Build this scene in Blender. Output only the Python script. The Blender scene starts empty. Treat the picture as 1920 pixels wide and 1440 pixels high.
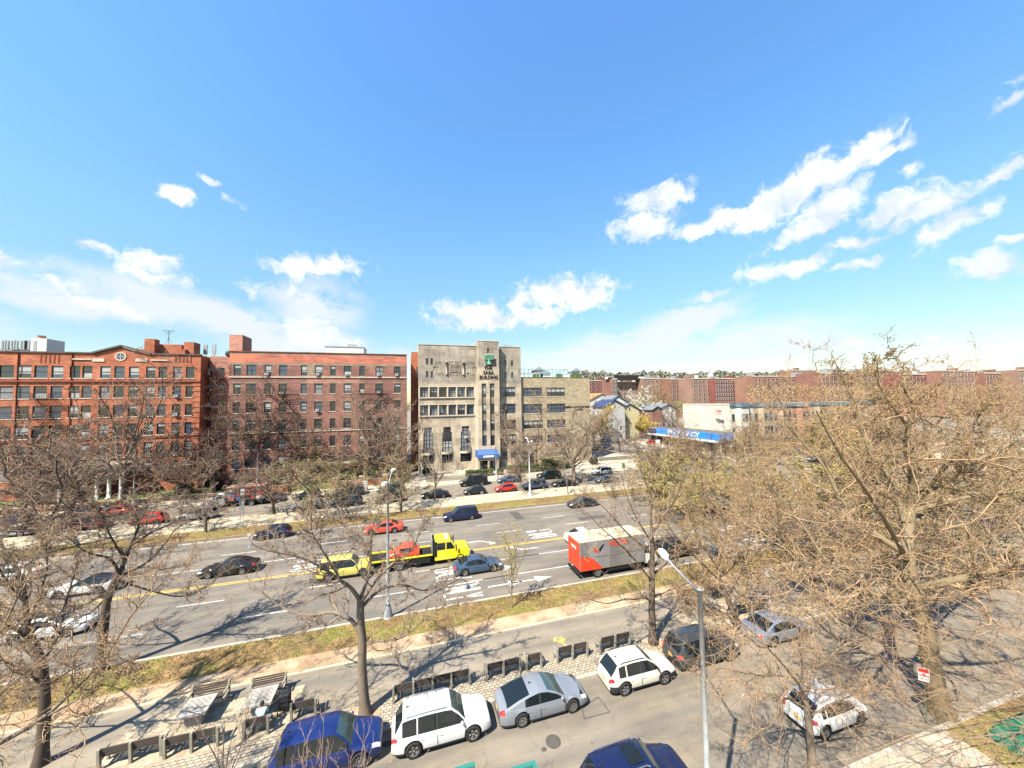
import bpy, math, random
import numpy as np
from mathutils import Vector, Matrix
SC = bpy.context.scene
COL = SC.collection
R = math.radians
PI = math.pi

# ---------------------------------------------------------------- camera (sixth-floor window over the avenue)
FPX, YAW, PIT, ROLL, CH = 663.6, .2868, .05, -.0164, 15.909
def ray(x, y):
    cr, sr = math.cos(ROLL), math.sin(ROLL); X2 = (x-960)/FPX; U2 = (720-y)/FPX
    X = X2*cr-U2*sr; U = X2*sr+U2*cr
    cp, sp = math.cos(PIT), math.sin(PIT)
    Y = cp-U*sp; Z = sp+U*cp
    c, s = math.cos(YAW), math.sin(YAW)
    return X*c+Y*s, -X*s+Y*c, Z
def G(x, y, z=0.):                       # photo position -> point on the ground
    a, b, c = ray(x, y); t = (z-CH)/c
    return a*t, b*t
def V(x, y, W):                          # photo position -> point in the vertical plane Y=W
    a, b, c = ray(x, y); t = W/b
    return Vector((a*t, W, CH+c*t))
def UU(x, y, u):
    a, b, c = ray(x, y); t = u/a
    return Vector((u, b*t, CH+c*t))
def dist(w, u): return u*math.sin(YAW)+w*math.cos(YAW)

cam = bpy.data.cameras.new('camera'); cam.sensor_fit = 'HORIZONTAL'; cam.sensor_width = 36
cam.lens = FPX/1920*36; cam.clip_start = .1; cam.clip_end = 4000
camo = bpy.data.objects.new('camera', cam); COL.objects.link(camo)
_r = Vector((math.cos(YAW), -math.sin(YAW), 0))
_f = Vector((math.sin(YAW)*math.cos(PIT), math.cos(YAW)*math.cos(PIT), math.sin(PIT)))
_u = _r.cross(_f)
cr, sr = math.cos(ROLL), math.sin(ROLL)
_r2 = _r*cr+_u*sr; _u2 = -_r*sr+_u*cr
M = Matrix((_r2, _u2, -_f)).transposed().to_4x4(); M.translation = Vector((0, 0, CH))
camo.matrix_world = M
SC.camera = camo

# ---------------------------------------------------------------- sun
SUN_AZ, SUN_EL = R(36), R(52)            # direction the light travels along the ground, from +X towards +Y
sun = bpy.data.lights.new('sun', 'SUN'); sun.energy = 5.0; sun.angle = R(.55); sun.color = (1, .93, .79)
suno = bpy.data.objects.new('sun', sun); COL.objects.link(suno)
ld = Vector((math.cos(SUN_AZ)*math.cos(SUN_EL), math.sin(SUN_AZ)*math.cos(SUN_EL), -math.sin(SUN_EL)))
suno.rotation_euler = ld.to_track_quat('-Z', 'Y').to_euler()
suno.location = (-40, -30, 60)

SC.view_settings.view_transform = 'Standard'; SC.view_settings.look = 'None'
SC.view_settings.exposure = 1.75; SC.view_settings.gamma = 1; SC.view_settings.use_curve_mapping = False
SC.cycles.use_denoising = True
SC.cycles.max_bounces = 5; SC.cycles.diffuse_bounces = 2; SC.cycles.glossy_bounces = 3
SC.cycles.transparent_max_bounces = 8; SC.cycles.caustics_reflective = False; SC.cycles.caustics_refractive = False

# ---------------------------------------------------------------- sky with clouds (all by direction)
wd = bpy.data.worlds.new('World'); SC.world = wd; wd.use_nodes = True
nt = wd.node_tree; nt.nodes.clear()
def N(t, **k):
    n = nt.nodes.new(t)
    for a, b in k.items(): setattr(n, a, b)
    return n
def LK(a, b): nt.links.new(a, b)
def MATH(op, a, b=None, c=None, clamp=False):
    n = N('ShaderNodeMath', operation=op); n.use_clamp = clamp
    for i, v in enumerate((a, b, c)):
        if v is None: continue
        if isinstance(v, (int, float)): n.inputs[i].default_value = v
        else: LK(v, n.inputs[i])
    return n.outputs[0]
out = N('ShaderNodeOutputWorld'); bg = N('ShaderNodeBackground'); bg.inputs[1].default_value = .092
sky = N('ShaderNodeTexSky', sky_type='NISHITA'); sky.sun_disc = False
sky.sun_elevation = SUN_EL
sky.sun_rotation = math.atan2(-ld.x, -ld.y)
sky.air_density = 1.0; sky.dust_density = .5; sky.ozone_density = 1.4; sky.altitude = 20
tc = N('ShaderNodeTexCoord')
sep = N('ShaderNodeSeparateXYZ'); LK(tc.outputs['Generated'], sep.inputs[0])
az = MATH('ARCTAN2', sep.outputs[0], sep.outputs[1]); el = MATH('ARCSINE', sep.outputs[2])
cmb = N('ShaderNodeCombineXYZ'); LK(az, cmb.inputs[0]); LK(el, cmb.inputs[1])
def noise(scale, detail, rough, src, dim='3D', dist=0.):
    n = N('ShaderNodeTexNoise'); n.inputs['Scale'].default_value = scale; n.inputs['Detail'].default_value = detail
    n.inputs['Roughness'].default_value = rough; n.inputs['Distortion'].default_value = dist
    LK(src, n.inputs['Vector']); return n
nz = noise(16, 3, .6, cmb.outputs[0])
sub = N('ShaderNodeVectorMath', operation='SUBTRACT'); LK(nz.outputs['Color'], sub.inputs[0]); sub.inputs[1].default_value = (.5, .5, .5)
scl = N('ShaderNodeVectorMath', operation='SCALE'); LK(sub.outputs[0], scl.inputs[0]); scl.inputs['Scale'].default_value = .055
add = N('ShaderNodeVectorMath', operation='ADD'); LK(cmb.outputs[0], add.inputs[0]); LK(scl.outputs[0], add.inputs[1])
flat = N('ShaderNodeVectorMath', operation='MULTIPLY'); LK(add.outputs[0], flat.inputs[0]); flat.inputs[1].default_value = (1, 1, 0)
def azel(x, y):
    d = Vector(ray(x, y)).normalized(); return math.atan2(d.x, d.y), math.asin(d.z)
def blobs(lst, grow_=1.):
    acc = None
    for (x, y, rx, ry, rot, dens) in lst:
        rx *= grow_; ry *= grow_
        a0, e0 = azel(x, y); a1, e1 = azel(x+rx, y); a2, e2 = azel(x, y-ry)
        kx = math.hypot(a1-a0, e1-e0); ky = math.hypot(a2-a0, e2-e0)
        m = N('ShaderNodeMapping', vector_type='TEXTURE')
        m.inputs['Location'].default_value = (a0, e0, 0); m.inputs['Rotation'].default_value = (0, 0, R(rot))
        m.inputs['Scale'].default_value = (kx, ky, 1); LK(flat.outputs[0], m.inputs['Vector'])
        l = N('ShaderNodeVectorMath', operation='LENGTH'); LK(m.outputs[0], l.inputs[0])
        v = MATH('MULTIPLY_ADD', l.outputs['Value'], -dens, dens)
        acc = v if acc is None else MATH('MAXIMUM', acc, v)
    return acc
cum = [(1230, 372, 62, 27, 0, 1), (1210, 425, 62, 28, 0, 1), (1335, 421, 75, 19, 3, 1), (1435, 395, 70, 34, 25, 1.1), (1495, 358, 85, 40, 28, 1.1),
       (1590, 312, 85, 28, 24, 1.1), (1660, 290, 65, 15, 12, 1), (1560, 385, 75, 28, 8, 1), (1515, 432, 85, 16, 14, .9), (1680, 388, 80, 27, 3, 1),
       (1735, 395, 65, 22, 8, 1), (1602, 455, 50, 12, 0, .9), (1790, 422, 95, 25, 20, .85), (1850, 332, 70, 24, 25, .7), (1700, 323, 20, 12, 0, .7),
       (1537, 288, 26, 14, 10, .7), (1465, 506, 95, 18, -3, 1), (1600, 498, 50, 8, 5, .7), (1325, 555, 42, 9, 5, .8), (1862, 495, 80, 22, 0, .85),
       (1910, 445, 45, 11, 0, .8), (1890, 188, 45, 10, 25, .5), (1895, 152, 30, 7, 5, .45),
       (1045, 551, 100, 28, 6, 1.1), (1100, 560, 55, 25, 0, 1), (885, 582, 80, 17, -4, 1), (930, 602, 115, 17, 0, 1), (1000, 590, 70, 16, 0, .9),
       (336, 368, 38, 14, 0, .9), (402, 342, 20, 8, 0, .8), (432, 376, 22, 6, -25, .5), (284, 490, 44, 28, -8, 1), (300, 517, 62, 15, 0, .8),
       (185, 468, 32, 12, 0, .7), (592, 502, 78, 24, 6, 1.05), (540, 493, 40, 14, 15, .8), (200, 574, 70, 14, -10, .7), (130, 530, 40, 22, 0, .55),
       (1732, 636, 32, 8, 0, .7), (580, 605, 40, 14, 0, .8), (610, 640, 70, 22, 0, .9), (520, 548, 40, 14, 0, .6), (1545, 645, 85, 11, 3, .6),
       (-80, 470, 120, 26, 0, .9), (2080, 400, 160, 30, 10, .9), (2060, 560, 120, 20, 0, .8)]
cir = [(150, 560, 210, 55, -5, 1), (400, 590, 300, 50, -10, 1), (600, 575, 120, 70, 0, .8), (560, 640, 170, 50, 0, 1), (1270, 620, 190, 55, 18, 1),
       (1130, 665, 210, 60, 8, 1), (1400, 640, 330, 55, 0, .8), (60, 530, 110, 50, 0, .6), (900, 680, 500, 40, 0, .6), (1700, 690, 400, 40, 0, .5),
       (-200, 600, 300, 80, 0, .8), (2200, 600, 400, 80, 0, .7)]
nf = noise(24, 8, .66, flat.outputs[0], dist=.25)
hc = blobs(cum, 1.28)
hc = MATH('ADD', hc, MATH('MULTIPLY_ADD', nf.outputs[0], 2.4, -1.15))
mr = N('ShaderNodeMapRange', interpolation_type='SMOOTHSTEP'); LK(hc, mr.inputs[0])
mr.inputs[1].default_value = .0; mr.inputs[2].default_value = .72
ms = N('ShaderNodeMapping'); ms.inputs['Scale'].default_value = (5, 13, 1); ms.inputs['Rotation'].default_value = (0, 0, R(-14)); LK(flat.outputs[0], ms.inputs['Vector'])
nc = noise(1.6, 6, .6, ms.outputs[0], dist=.6)
hs = blobs(cir)
hs = MATH('MULTIPLY', MATH('MAXIMUM', hs, 0.), MATH('MULTIPLY_ADD', nc.outputs[0], 3.4, -.75, clamp=True))
mr2 = N('ShaderNodeMapRange', interpolation_type='SMOOTHSTEP'); LK(hs, mr2.inputs[0])
mr2.inputs[1].default_value = .02; mr2.inputs[2].default_value = .62; mr2.inputs[4].default_value = .88
hsv = N('ShaderNodeHueSaturation'); hsv.inputs['Saturation'].default_value = 1.12; hsv.inputs['Value'].default_value = 1.0
LK(sky.outputs[0], hsv.inputs['Color'])
tint = N('ShaderNodeMix', data_type='RGBA', blend_type='MULTIPLY'); tint.inputs[0].default_value = 1
LK(hsv.outputs[0], tint.inputs[6])
rmp = N('ShaderNodeValToRGB'); LK(MATH('MULTIPLY', el, 1.0, clamp=True), rmp.inputs[0])      # the sky deepens with height
for i, (p_, c_) in enumerate(((0., (.62, .56, .47)), (.15, (.66, .66, .58)), (.37, (.84, .96, .90)), (.6, (.84, 1.08, 1.12)), (.9, (.86, 1.1, 1.28)))):
    e_ = rmp.color_ramp.elements[i] if i < 2 else rmp.color_ramp.elements.new(p_)
    e_.position = p_; e_.color = (*c_, 1)
LK(rmp.outputs[0], tint.inputs[7])
m1 = N('ShaderNodeMix', data_type='RGBA'); LK(mr2.outputs[0], m1.inputs[0]); LK(tint.outputs[2], m1.inputs[6]); m1.inputs[7].default_value = (3.0, 3.15, 3.2, 1)
cc = N('ShaderNodeMix', data_type='RGBA'); nsh = noise(14, 3, .5, flat.outputs[0])
shv = N('ShaderNodeMapRange'); LK(nsh.outputs[0], shv.inputs[0]); shv.inputs[1].default_value = .42; shv.inputs[2].default_value = .62; shv.inputs[4].default_value = .8
LK(shv.outputs[0], cc.inputs[0]); cc.inputs[6].default_value = (3.7, 3.75, 3.75, 1); cc.inputs[7].default_value = (2.25, 2.65, 3.05, 1)
m2 = N('ShaderNodeMix', data_type='RGBA'); LK(mr.outputs[0], m2.inputs[0]); LK(m1.outputs[2], m2.inputs[6]); LK(cc.outputs[2], m2.inputs[7])
LK(m2.outputs[2], bg.inputs[0]); LK(bg.outputs[0], out.inputs[0])

# ---------------------------------------------------------------- materials
MATS = {}
def mat(name, col, rough=.8, var=0., vs=1., metal=0., coat=0., bump=0., bs=20., stretch=None, col2=None, detail=5, spec=.3, emit=None, build=None):
    if name in MATS: return MATS[name]
    col = tuple(c*.74 for c in col); col2 = tuple(c*.74 for c in col2) if col2 else None
    m = bpy.data.materials.new(name); m.use_nodes = True; MATS[name] = m
    t = m.node_tree; b = t.nodes['Principled BSDF']
    b.inputs['Base Color'].default_value = (*col, 1); b.inputs['Roughness'].default_value = rough
    b.inputs['Metallic'].default_value = metal; b.inputs['Coat Weight'].default_value = coat; b.inputs['Coat Roughness'].default_value = .06
    b.inputs['Specular IOR Level'].default_value = spec
    def n(tp, **k):
        q = t.nodes.new(tp)
        for a, v in k.items(): setattr(q, a, v)
        return q
    src = None
    if var > 0 or bump > 0 or build:
        co = n('ShaderNodeNewGeometry').outputs['Position']
        if stretch:
            mp = n('ShaderNodeMapping'); mp.inputs['Scale'].default_value = stretch; t.links.new(co, mp.inputs[0]); src = mp.outputs[0]
        else: src = co
    if var > 0:
        nz = n('ShaderNodeTexNoise'); nz.inputs['Scale'].default_value = vs; nz.inputs['Detail'].default_value = detail; nz.inputs['Roughness'].default_value = .65
        t.links.new(src, nz.inputs['Vector'])
        rp = n('ShaderNodeMapRange'); rp.inputs[1].default_value = .3; rp.inputs[2].default_value = .7; t.links.new(nz.outputs[0], rp.inputs[0])
        mx = n('ShaderNodeMix', data_type='RGBA'); t.links.new(rp.outputs[0], mx.inputs[0])
        lo = tuple(c*(1-var) for c in col); hi = tuple(min(1, c*(1+var)) for c in col) if col2 is None else col2
        mx.inputs[6].default_value = (*lo, 1); mx.inputs[7].default_value = (*hi, 1)
        t.links.new(mx.outputs[2], b.inputs['Base Color'])
        cur = mx.outputs[2]
    else: cur = None
    if build:
        c2 = build(t, n, b, co, cur)
        if c2 is not None: t.links.new(c2, b.inputs['Base Color'])
    if bump > 0:
        nb = n('ShaderNodeTexNoise'); nb.inputs['Scale'].default_value = bs; nb.inputs['Detail'].default_value = 6; t.links.new(co, nb.inputs['Vector'])
        bp = n('ShaderNodeBump'); bp.inputs['Strength'].default_value = bump; bp.inputs['Distance'].default_value = .03
        t.links.new(nb.outputs[0], bp.inputs['Height']); t.links.new(bp.outputs[0], b.inputs['Normal'])
    if emit: b.inputs['Emission Color'].default_value = (*emit, 1); b.inputs['Emission Strength'].default_value = 1
    return m
def _mapr(t, n, s, a, b_, c=0., d=1.):
    r = n('ShaderNodeMapRange'); r.inputs[1].default_value = a; r.inputs[2].default_value = b_; r.inputs[3].default_value = c; r.inputs[4].default_value = d
    t.links.new(s, r.inputs[0]); return r.outputs[0]
def _mix(t, n, f, a, b_, mode='MIX'):
    x = n('ShaderNodeMix', data_type='RGBA', blend_type=mode)
    for i, v in ((0, f), (6, a), (7, b_)):
        if isinstance(v, (int, float)): x.inputs[i].default_value = v
        elif isinstance(v, tuple): x.inputs[i].default_value = (*v, 1)
        else: t.links.new(v, x.inputs[i])
    return x.outputs[2]
def _noise(t, n, co, s, d=4, sc=None, r=.6):
    if sc:
        mp = n('ShaderNodeMapping'); mp.inputs['Scale'].default_value = sc; t.links.new(co, mp.inputs[0]); co = mp.outputs[0]
    q = n('ShaderNodeTexNoise'); q.inputs['Scale'].default_value = s; q.inputs['Detail'].default_value = d; q.inputs['Roughness'].default_value = r
    t.links.new(co, q.inputs['Vector']); return q.outputs[0]
def asphalt(crack=.6, spots=.5):
    def f(t, n, b, co, cur):
        c = cur
        fine = _mapr(t, n, _noise(t, n, co, 30, 3), .35, .65, .8, 1.18)
        c = _mix(t, n, 1., c, fine, 'MULTIPLY') if False else c
        vm = n('ShaderNodeVectorMath', operation='SCALE'); t.links.new(c, vm.inputs[0]); t.links.new(fine, vm.inputs['Scale']); c = vm.outputs[0]
        lane = _mapr(t, n, _noise(t, n, co, 1.0, 4, (.06, .9, 1)), .42, .62, 0, .55)     # wheel tracks and drip lines run along the road
        c = _mix(t, n, lane, c, (.062, .06, .057))
        vo = n('ShaderNodeTexVoronoi', feature='DISTANCE_TO_EDGE'); vo.inputs['Scale'].default_value = .33
        dn = n('ShaderNodeTexNoise'); dn.inputs['Scale'].default_value = 1.5; dn.inputs['Detail'].default_value = 4; t.links.new(co, dn.inputs['Vector'])
        ad = n('ShaderNodeVectorMath', operation='MULTIPLY_ADD'); t.links.new(dn.outputs['Color'], ad.inputs[0]); ad.inputs[1].default_value = (.9, .9, 0); t.links.new(co, ad.inputs[2])
        t.links.new(ad.outputs[0], vo.inputs['Vector'])
        cr_ = _mapr(t, n, vo.outputs['Distance'], .0, .012, crack, 0)
        c = _mix(t, n, cr_, c, (.03, .03, .03))
        v2 = n('ShaderNodeTexVoronoi'); v2.inputs['Scale'].default_value = 1.1; t.links.new(co, v2.inputs['Vector'])
        sp = _mapr(t, n, v2.outputs['Distance'], .05, .13, spots, 0)
        gate = _mapr(t, n, _noise(t, n, co, .5, 2), .5, .6)
        mm = n('ShaderNodeMath', operation='MULTIPLY'); t.links.new(sp, mm.inputs[0]); t.links.new(gate, mm.inputs[1])
        c = _mix(t, n, mm.outputs[0], c, (.035, .033, .03))
        v3 = n('ShaderNodeTexVoronoi'); v3.inputs['Scale'].default_value = 3.2; t.links.new(co, v3.inputs['Vector'])
        s3 = _mapr(t, n, v3.outputs['Distance'], .03, .11, spots, 0)
        c = _mix(t, n, s3, c, (.05, .045, .038))
        wash = _mapr(t, n, _noise(t, n, co, .35, 5, (.35, 1, 1)), .48, .64, 0, .4)
        return _mix(t, n, wash, c, (.20, .17, .135))
    return f
def blocks(w, h, mortar, mcol, axis='XY', amt=.7, col2=None):
    def f(t, n, b, co, cur):
        mp = n('ShaderNodeMapping')
        if axis == 'XZ':
            sx = n('ShaderNodeSeparateXYZ'); t.links.new(co, sx.inputs[0]); cx = n('ShaderNodeCombineXYZ')
            ad = n('ShaderNodeMath', operation='ADD'); t.links.new(sx.outputs[0], ad.inputs[0]); t.links.new(sx.outputs[1], ad.inputs[1])
            t.links.new(ad.outputs[0], cx.inputs[0]); t.links.new(sx.outputs[2], cx.inputs[1]); co2 = cx.outputs[0]
        else: co2 = co
        br = n('ShaderNodeTexBrick'); br.inputs['Scale'].default_value = 1; br.inputs['Brick Width'].default_value = w; br.inputs['Row Height'].default_value = h
        br.inputs['Mortar Size'].default_value = mortar; br.inputs['Mortar Smooth'].default_value = .3
        br.inputs['Color1'].default_value = (.78, .78, .78, 1); br.inputs['Color2'].default_value = (1.2, 1.2, 1.2, 1); br.inputs['Mortar'].default_value = (.5, .5, .5, 1)
        t.links.new(co2, br.inputs['Vector'])
        c = _mix(t, n, 1., cur, br.outputs['Color'], 'MULTIPLY')
        k = n('ShaderNodeMath', operation='MULTIPLY'); t.links.new(br.outputs['Fac'], k.inputs[0]); k.inputs[1].default_value = amt
        return _mix(t, n, k.outputs[0], c, mcol)
    return f
def stains(col, amt=.5, sc=(.5, .5, .06)):
    def f(t, n, b, co, cur):
        s = _mapr(t, n, _noise(t, n, co, 2.2, 5, sc), .5, .75, 0, amt)
        return _mix(t, n, s, cur, col)
    return f
def chain(*fs):
    def f(t, n, b, co, cur):
        for g in fs: cur = g(t, n, b, co, cur)
        return cur
    return f
def patchy(col, scale, lo, hi, amt, sc=None, det=5):
    def f(t, n, b, co, cur):
        s = _mapr(t, n, _noise(t, n, co, scale, det, sc), lo, hi, 0, amt)
        return _mix(t, n, s, cur, col)
    return f

# ---------------------------------------------------------------- mesh building
class MB:
    def __init__(s): s.v = []; s.f = []; s.m = []; s.sm = []
    def quad(s, a, b, c, d, m=0, smooth=False):
        i = len(s.v); s.v += [tuple(a), tuple(b), tuple(c), tuple(d)]; s.f.append((i, i+1, i+2, i+3)); s.m.append(m); s.sm.append(smooth)
    def poly(s, pts, m=0):
        i = len(s.v); s.v += [tuple(p) for p in pts]; s.f.append(tuple(range(i, i+len(pts)))); s.m.append(m); s.sm.append(False)
    def box(s, x0, x1, y0, y1, z0, z1, m=0, top=None):
        i = len(s.v)
        for z in (z0, z1):
            s.v += [(x0, y0, z), (x1, y0, z), (x1, y1, z), (x0, y1, z)]
        fs = [(0, 3, 2, 1), (4, 5, 6, 7), (0, 1, 5, 4), (1, 2, 6, 5), (2, 3, 7, 6), (3, 0, 4, 7)]
        for k, f in enumerate(fs):
            s.f.append(tuple(i+q for q in f)); s.m.append(top if (k == 1 and top is not None) else m); s.sm.append(False)
    def prism(s, pts, y0, y1, m=0, ax='y'):       # outline in x,z extruded along y (or x,y outline along z)
        n = len(pts); i = len(s.v)
        if ax == 'y':
            s.v += [(p[0], y0, p[1]) for p in pts]+[(p[0], y1, p[1]) for p in pts]
        elif ax == 'x':
            s.v += [(y0, p[0], p[1]) for p in pts]+[(y1, p[0], p[1]) for p in pts]
        else:
            s.v += [(p[0], p[1], y0) for p in pts]+[(p[0], p[1], y1) for p in pts]
        s.f.append(tuple(range(i, i+n))); s.f.append(tuple(range(i+2*n-1, i+n-1, -1)))
        s.m += [m, m]; s.sm += [False, False]
        for k in range(n):
            a, b = i+k, i+(k+1) % n; s.f.append((b, a, a+n, b+n)); s.m.append(m); s.sm.append(False)
    def tube(s, pts, rs, n=8, m=0, cap=True):
        pts = [Vector(p) for p in pts]
        if not hasattr(rs, '__len__'): rs = [rs]*len(pts)
        i0 = len(s.v)
        for k, p in enumerate(pts):
            d = (pts[min(k+1, len(pts)-1)]-pts[max(k-1, 0)]).normalized()
            ref = Vector((0, 0, 1)) if abs(d.z) < .9 else Vector((1, 0, 0))
            a = d.cross(ref).normalized(); b = d.cross(a)
            for j in range(n):
                t = 2*PI*j/n; s.v.append(tuple(p+(a*math.cos(t)+b*math.sin(t))*rs[k]))
        for k in range(len(pts)-1):
            for j in range(n):
                a = i0+k*n+j; b = i0+k*n+(j+1) % n; s.f.append((a, b, b+n, a+n)); s.m.append(m); s.sm.append(True)
        if cap:
            s.f.append(tuple(i0+j for j in range(n))); s.m.append(m); s.sm.append(False)
            s.f.append(tuple(i0+(len(pts)-1)*n+j for j in range(n-1, -1, -1))); s.m.append(m); s.sm.append(False)
    def ball(s, c, r, m=0, nu=10, nv=6, half=False):
        if not hasattr(r, '__len__'): r = (r, r, r)
        i0 = len(s.v)
        for a in range(nv+1):
            th = PI*a/nv*(.5 if half else 1)
            for b in range(nu):
                ph = 2*PI*b/nu
                s.v.append((c[0]+r[0]*math.sin(th)*math.cos(ph), c[1]+r[1]*math.sin(th)*math.sin(ph), c[2]+r[2]*math.cos(th)))
        for a in range(nv):
            for b in range(nu):
                p, q = i0+a*nu+b, i0+a*nu+(b+1) % nu; s.f.append((p, p+nu, q+nu, q)); s.m.append(m); s.sm.append(True)
    def mesh(s, name, mats, sub=(0, 0, 0)):
        me = bpy.data.meshes.new(name)
        vs = s.v if sub == (0, 0, 0) else [(a-sub[0], b-sub[1], c-sub[2]) for a, b, c in s.v]
        me.from_pydata(vs, [], s.f)
        for q in (mats if isinstance(mats, (list, tuple)) else [mats]): me.materials.append(q)
        me.polygons.foreach_set('material_index', s.m); me.polygons.foreach_set('use_smooth', s.sm)
        me.update(); return me
    def build(s, name, mats, parent=None, world=True):
        sub = (0, 0, 0)
        if parent is not None and world:
            L = parent.location.copy(); p = parent.parent
            while p is not None: L += p.location; p = p.parent
            sub = tuple(L)
        o = bpy.data.objects.new(name, s.mesh(name, mats, sub)); COL.objects.link(o)
        if parent is not None: o.parent = parent
        return o
def tag(o, label=None, cat=None, group=None, kind=None):
    if label: o['label'] = label
    if cat: o['category'] = cat
    if group: o['group'] = group
    if kind: o['kind'] = kind
    return o
def thing(name, label, cat, loc=(0, 0, 0), rz=0, group=None):
    o = bpy.data.objects.new(name, None); COL.objects.link(o); o.location = loc; o.rotation_euler = (0, 0, rz)
    o.empty_display_size = .2
    return tag(o, label, cat, group)
def link_mesh(name, me, parent=None, loc=(0, 0, 0), rz=0, sc=None):
    o = bpy.data.objects.new(name, me); COL.objects.link(o); o.location = loc
    if rz: o.rotation_euler = (0, 0, rz)
    if sc: o.scale = sc
    if parent is not None: o.parent = parent
    return o
def copy_tree(o, parent=None):
    c = o.copy(); COL.objects.link(c); c.parent = parent
    for ch in o.children: copy_tree(ch, c)
    return c
# ---------------------------------------------------------------- ground, roads, malls
KN, KF = 11.3, 19.05                     # near service road kerbs
MN, MFR = 28.75, 51.65                   # main roadway kerbs
SN, SF = 60.4, 69.7                      # far service road kerbs
XL, XR = -150, 330
m_asph = mat('asphalt_main', (.158, .135, .108), .9, .16, .35, bump=.25, bs=40, build=asphalt(.45, .35))
m_asph2 = mat('asphalt_service', (.20, .165, .122), .92, .2, .5, bump=.3, bs=40, build=asphalt(.35, .6))
m_path = mat('asphalt_path', (.235, .195, .145), .92, .14, .6, bump=.2, bs=50, build=asphalt(.3, .3))
m_conc = mat('sidewalk_concrete', (.40, .34, .26), .9, .13, .5, build=chain(blocks(1.5, 1.5, .02, (.14, .12, .10), 'XY', .8), patchy((.25, .2, .14), .6, .5, .7, .5)))
m_conc2 = mat('mall_concrete', (.44, .37, .26), .9, .15, .6, build=chain(blocks(1.5, 1.5, .02, (.16, .13, .10), 'XY', .7), patchy((.27, .2, .13), .5, .48, .68, .6)))
m_kerb = mat('kerb_stone', (.36, .32, .26), .85, .2, 2)
m_kerbb = mat('kerb_brown', (.25, .17, .10), .85, .2, 2)
m_cream = mat('kerb_cream', (.52, .43, .28), .85, .15, 2)
m_white = mat('road_paint_white', (.62, .60, .54), .7, .2, 8, build=patchy((.20, .18, .16), 3, .42, .68, .8))
m_yel = mat('road_paint_yellow', (.60, .40, .07), .7, .2, 8, build=patchy((.25, .2, .12), 3, .55, .75, .5))
m_blocks = mat('granite_block_paving', (.34, .29, .22), .9, .25, 3, bump=.3, bs=20, build=blocks(.27, .17, .022, (.07, .055, .04), 'XY', .9))
m_pave = mat('hexagon_block_paving', (.37, .30, .21), .9, .2, 1.5, build=chain(blocks(.3, .3, .012, (.16, .12, .08), 'XY', .6), patchy((.2, .15, .1), .8, .5, .7, .5)))
m_dirt = mat('bare_earth', (.30, .20, .12), 1., .3, 1.2, bump=.5, bs=15, build=patchy((.40, .30, .20), .5, .45, .65, .6))
m_soil = mat('grass_soil', (.15, .095, .04), 1., .35, 1.5, bump=.6, bs=12, build=chain(patchy((.12, .125, .022), .35, .44, .60, .8), patchy((.27, .165, .075), 2.5, .47, .68, .7)))
m_lawn = mat('lawn', (.085, .12, .03), 1., .35, 1, bump=.6, bs=8, build=patchy((.22, .17, .07), .4, .5, .65, .7))
m_base = mat('far_ground', (.20, .17, .13), 1., .3, .1)

def sheet(name, x0, x1, y0, y1, z, m, nx=1):
    b = MB(); b.quad((x0, y0, z), (x1, y0, z), (x1, y1, z), (x0, y1, z)); o = b.build(name, m); tag(o, kind='structure'); return o
def slab(name, x0, x1, y0, y1, z0, z1, m):
    b = MB(); b.box(x0, x1, y0, y1, z0, z1); o = b.build(name, m); tag(o, kind='structure'); return o
b = MB(); b.quad((-1500, -300, -.03), (2200, -300, -.03), (2200, 2600, -.03), (-1500, 2600, -.03)); tag(b.build('ground', m_base), kind='structure')
CX0, CX1 = 59.0, 80.0                    # the cross street
sheet('service_road_near', XL, CX0, KN-.1, KF+.1, -.004, m_asph2)
sheet('main_road', XL, XR, MN-.1, MFR+.1, .0, m_asph)
sheet('service_road_far', XL, XR, SN-.1, SF+.1, -.004, m_asph2)
sheet('cross_street', CX0, CX1, -40, 420, -.008, m_asph2)
# near mall: granite blocks, bench bay, path, earth, grass
slab('granite_kerb_near', XL, CX0-4, KF, KF+.16, -.02, .15, m_kerb)
slab('block_paving', XL, CX0-4, KF+.16, 20.9, -.02, .142, m_blocks)
slab('path', XL, CX0-4, 20.9, 24.35, -.02, .138, m_path)
b = MB()
for x0, x1 in ((-13.2, -5.6), (18.6, 25.5)): b.box(x0, x1, 20.3, 23.35, .0, .1455)
tag(b.build('bench_bay_paving', m_pave), kind='structure')
slab('cream_kerb', XL, CX0-4, 24.35, 24.5, -.02, .19, m_cream)
slab('earth_strip', XL, CX0-4, 24.5, 25.9, -.02, .145, m_dirt)
slab('grass_bed_near', XL, CX0-4, 25.9, MN-.22, -.02, .15, m_soil)
slab('kerb_main_near', XL, CX0-4, MN-.22, MN, -.02, .165, m_kerb)
# far mall
for i, (xa, xb) in enumerate(((XL, CX0-3), (CX1+4, XR))):
    slab('kerb_main_far', xa, xb, MFR, MFR+.2, -.02, .165, m_kerbb)
    slab('grass_bed_far', xa, xb, MFR+.2, 55.2, -.02, .15, m_soil)
    slab('mall_walk', xa, xb, 55.2, SN-.15, -.02, .146, m_conc2)
    slab('kerb_service_far', xa, xb, SN-.15, SN, -.02, .16, m_kerb)
    slab('far_kerb', xa, xb, SF, SF+.18, -.02, .16, m_kerb)
    slab('far_sidewalk', xa, xb, SF+.18, 74.4, -.02, .146, m_conc)
slab('front_lawns', XL, .5, 74.4, 84, -.02, .16, m_lawn)
slab('school_forecourt', .5, CX0, 74.4, 86, -.02, .152, m_conc)
slab('school_driveway', 3.5, 16, 73.2, 78.2, .0, .157, m_asph2)
slab('corner_walk', 46.6, CX0, 86, 240, -.02, .15, m_conc)
slab('corner_walk', CX1, 84, 69.9, 240, -.02, .15, m_conc)
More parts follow.
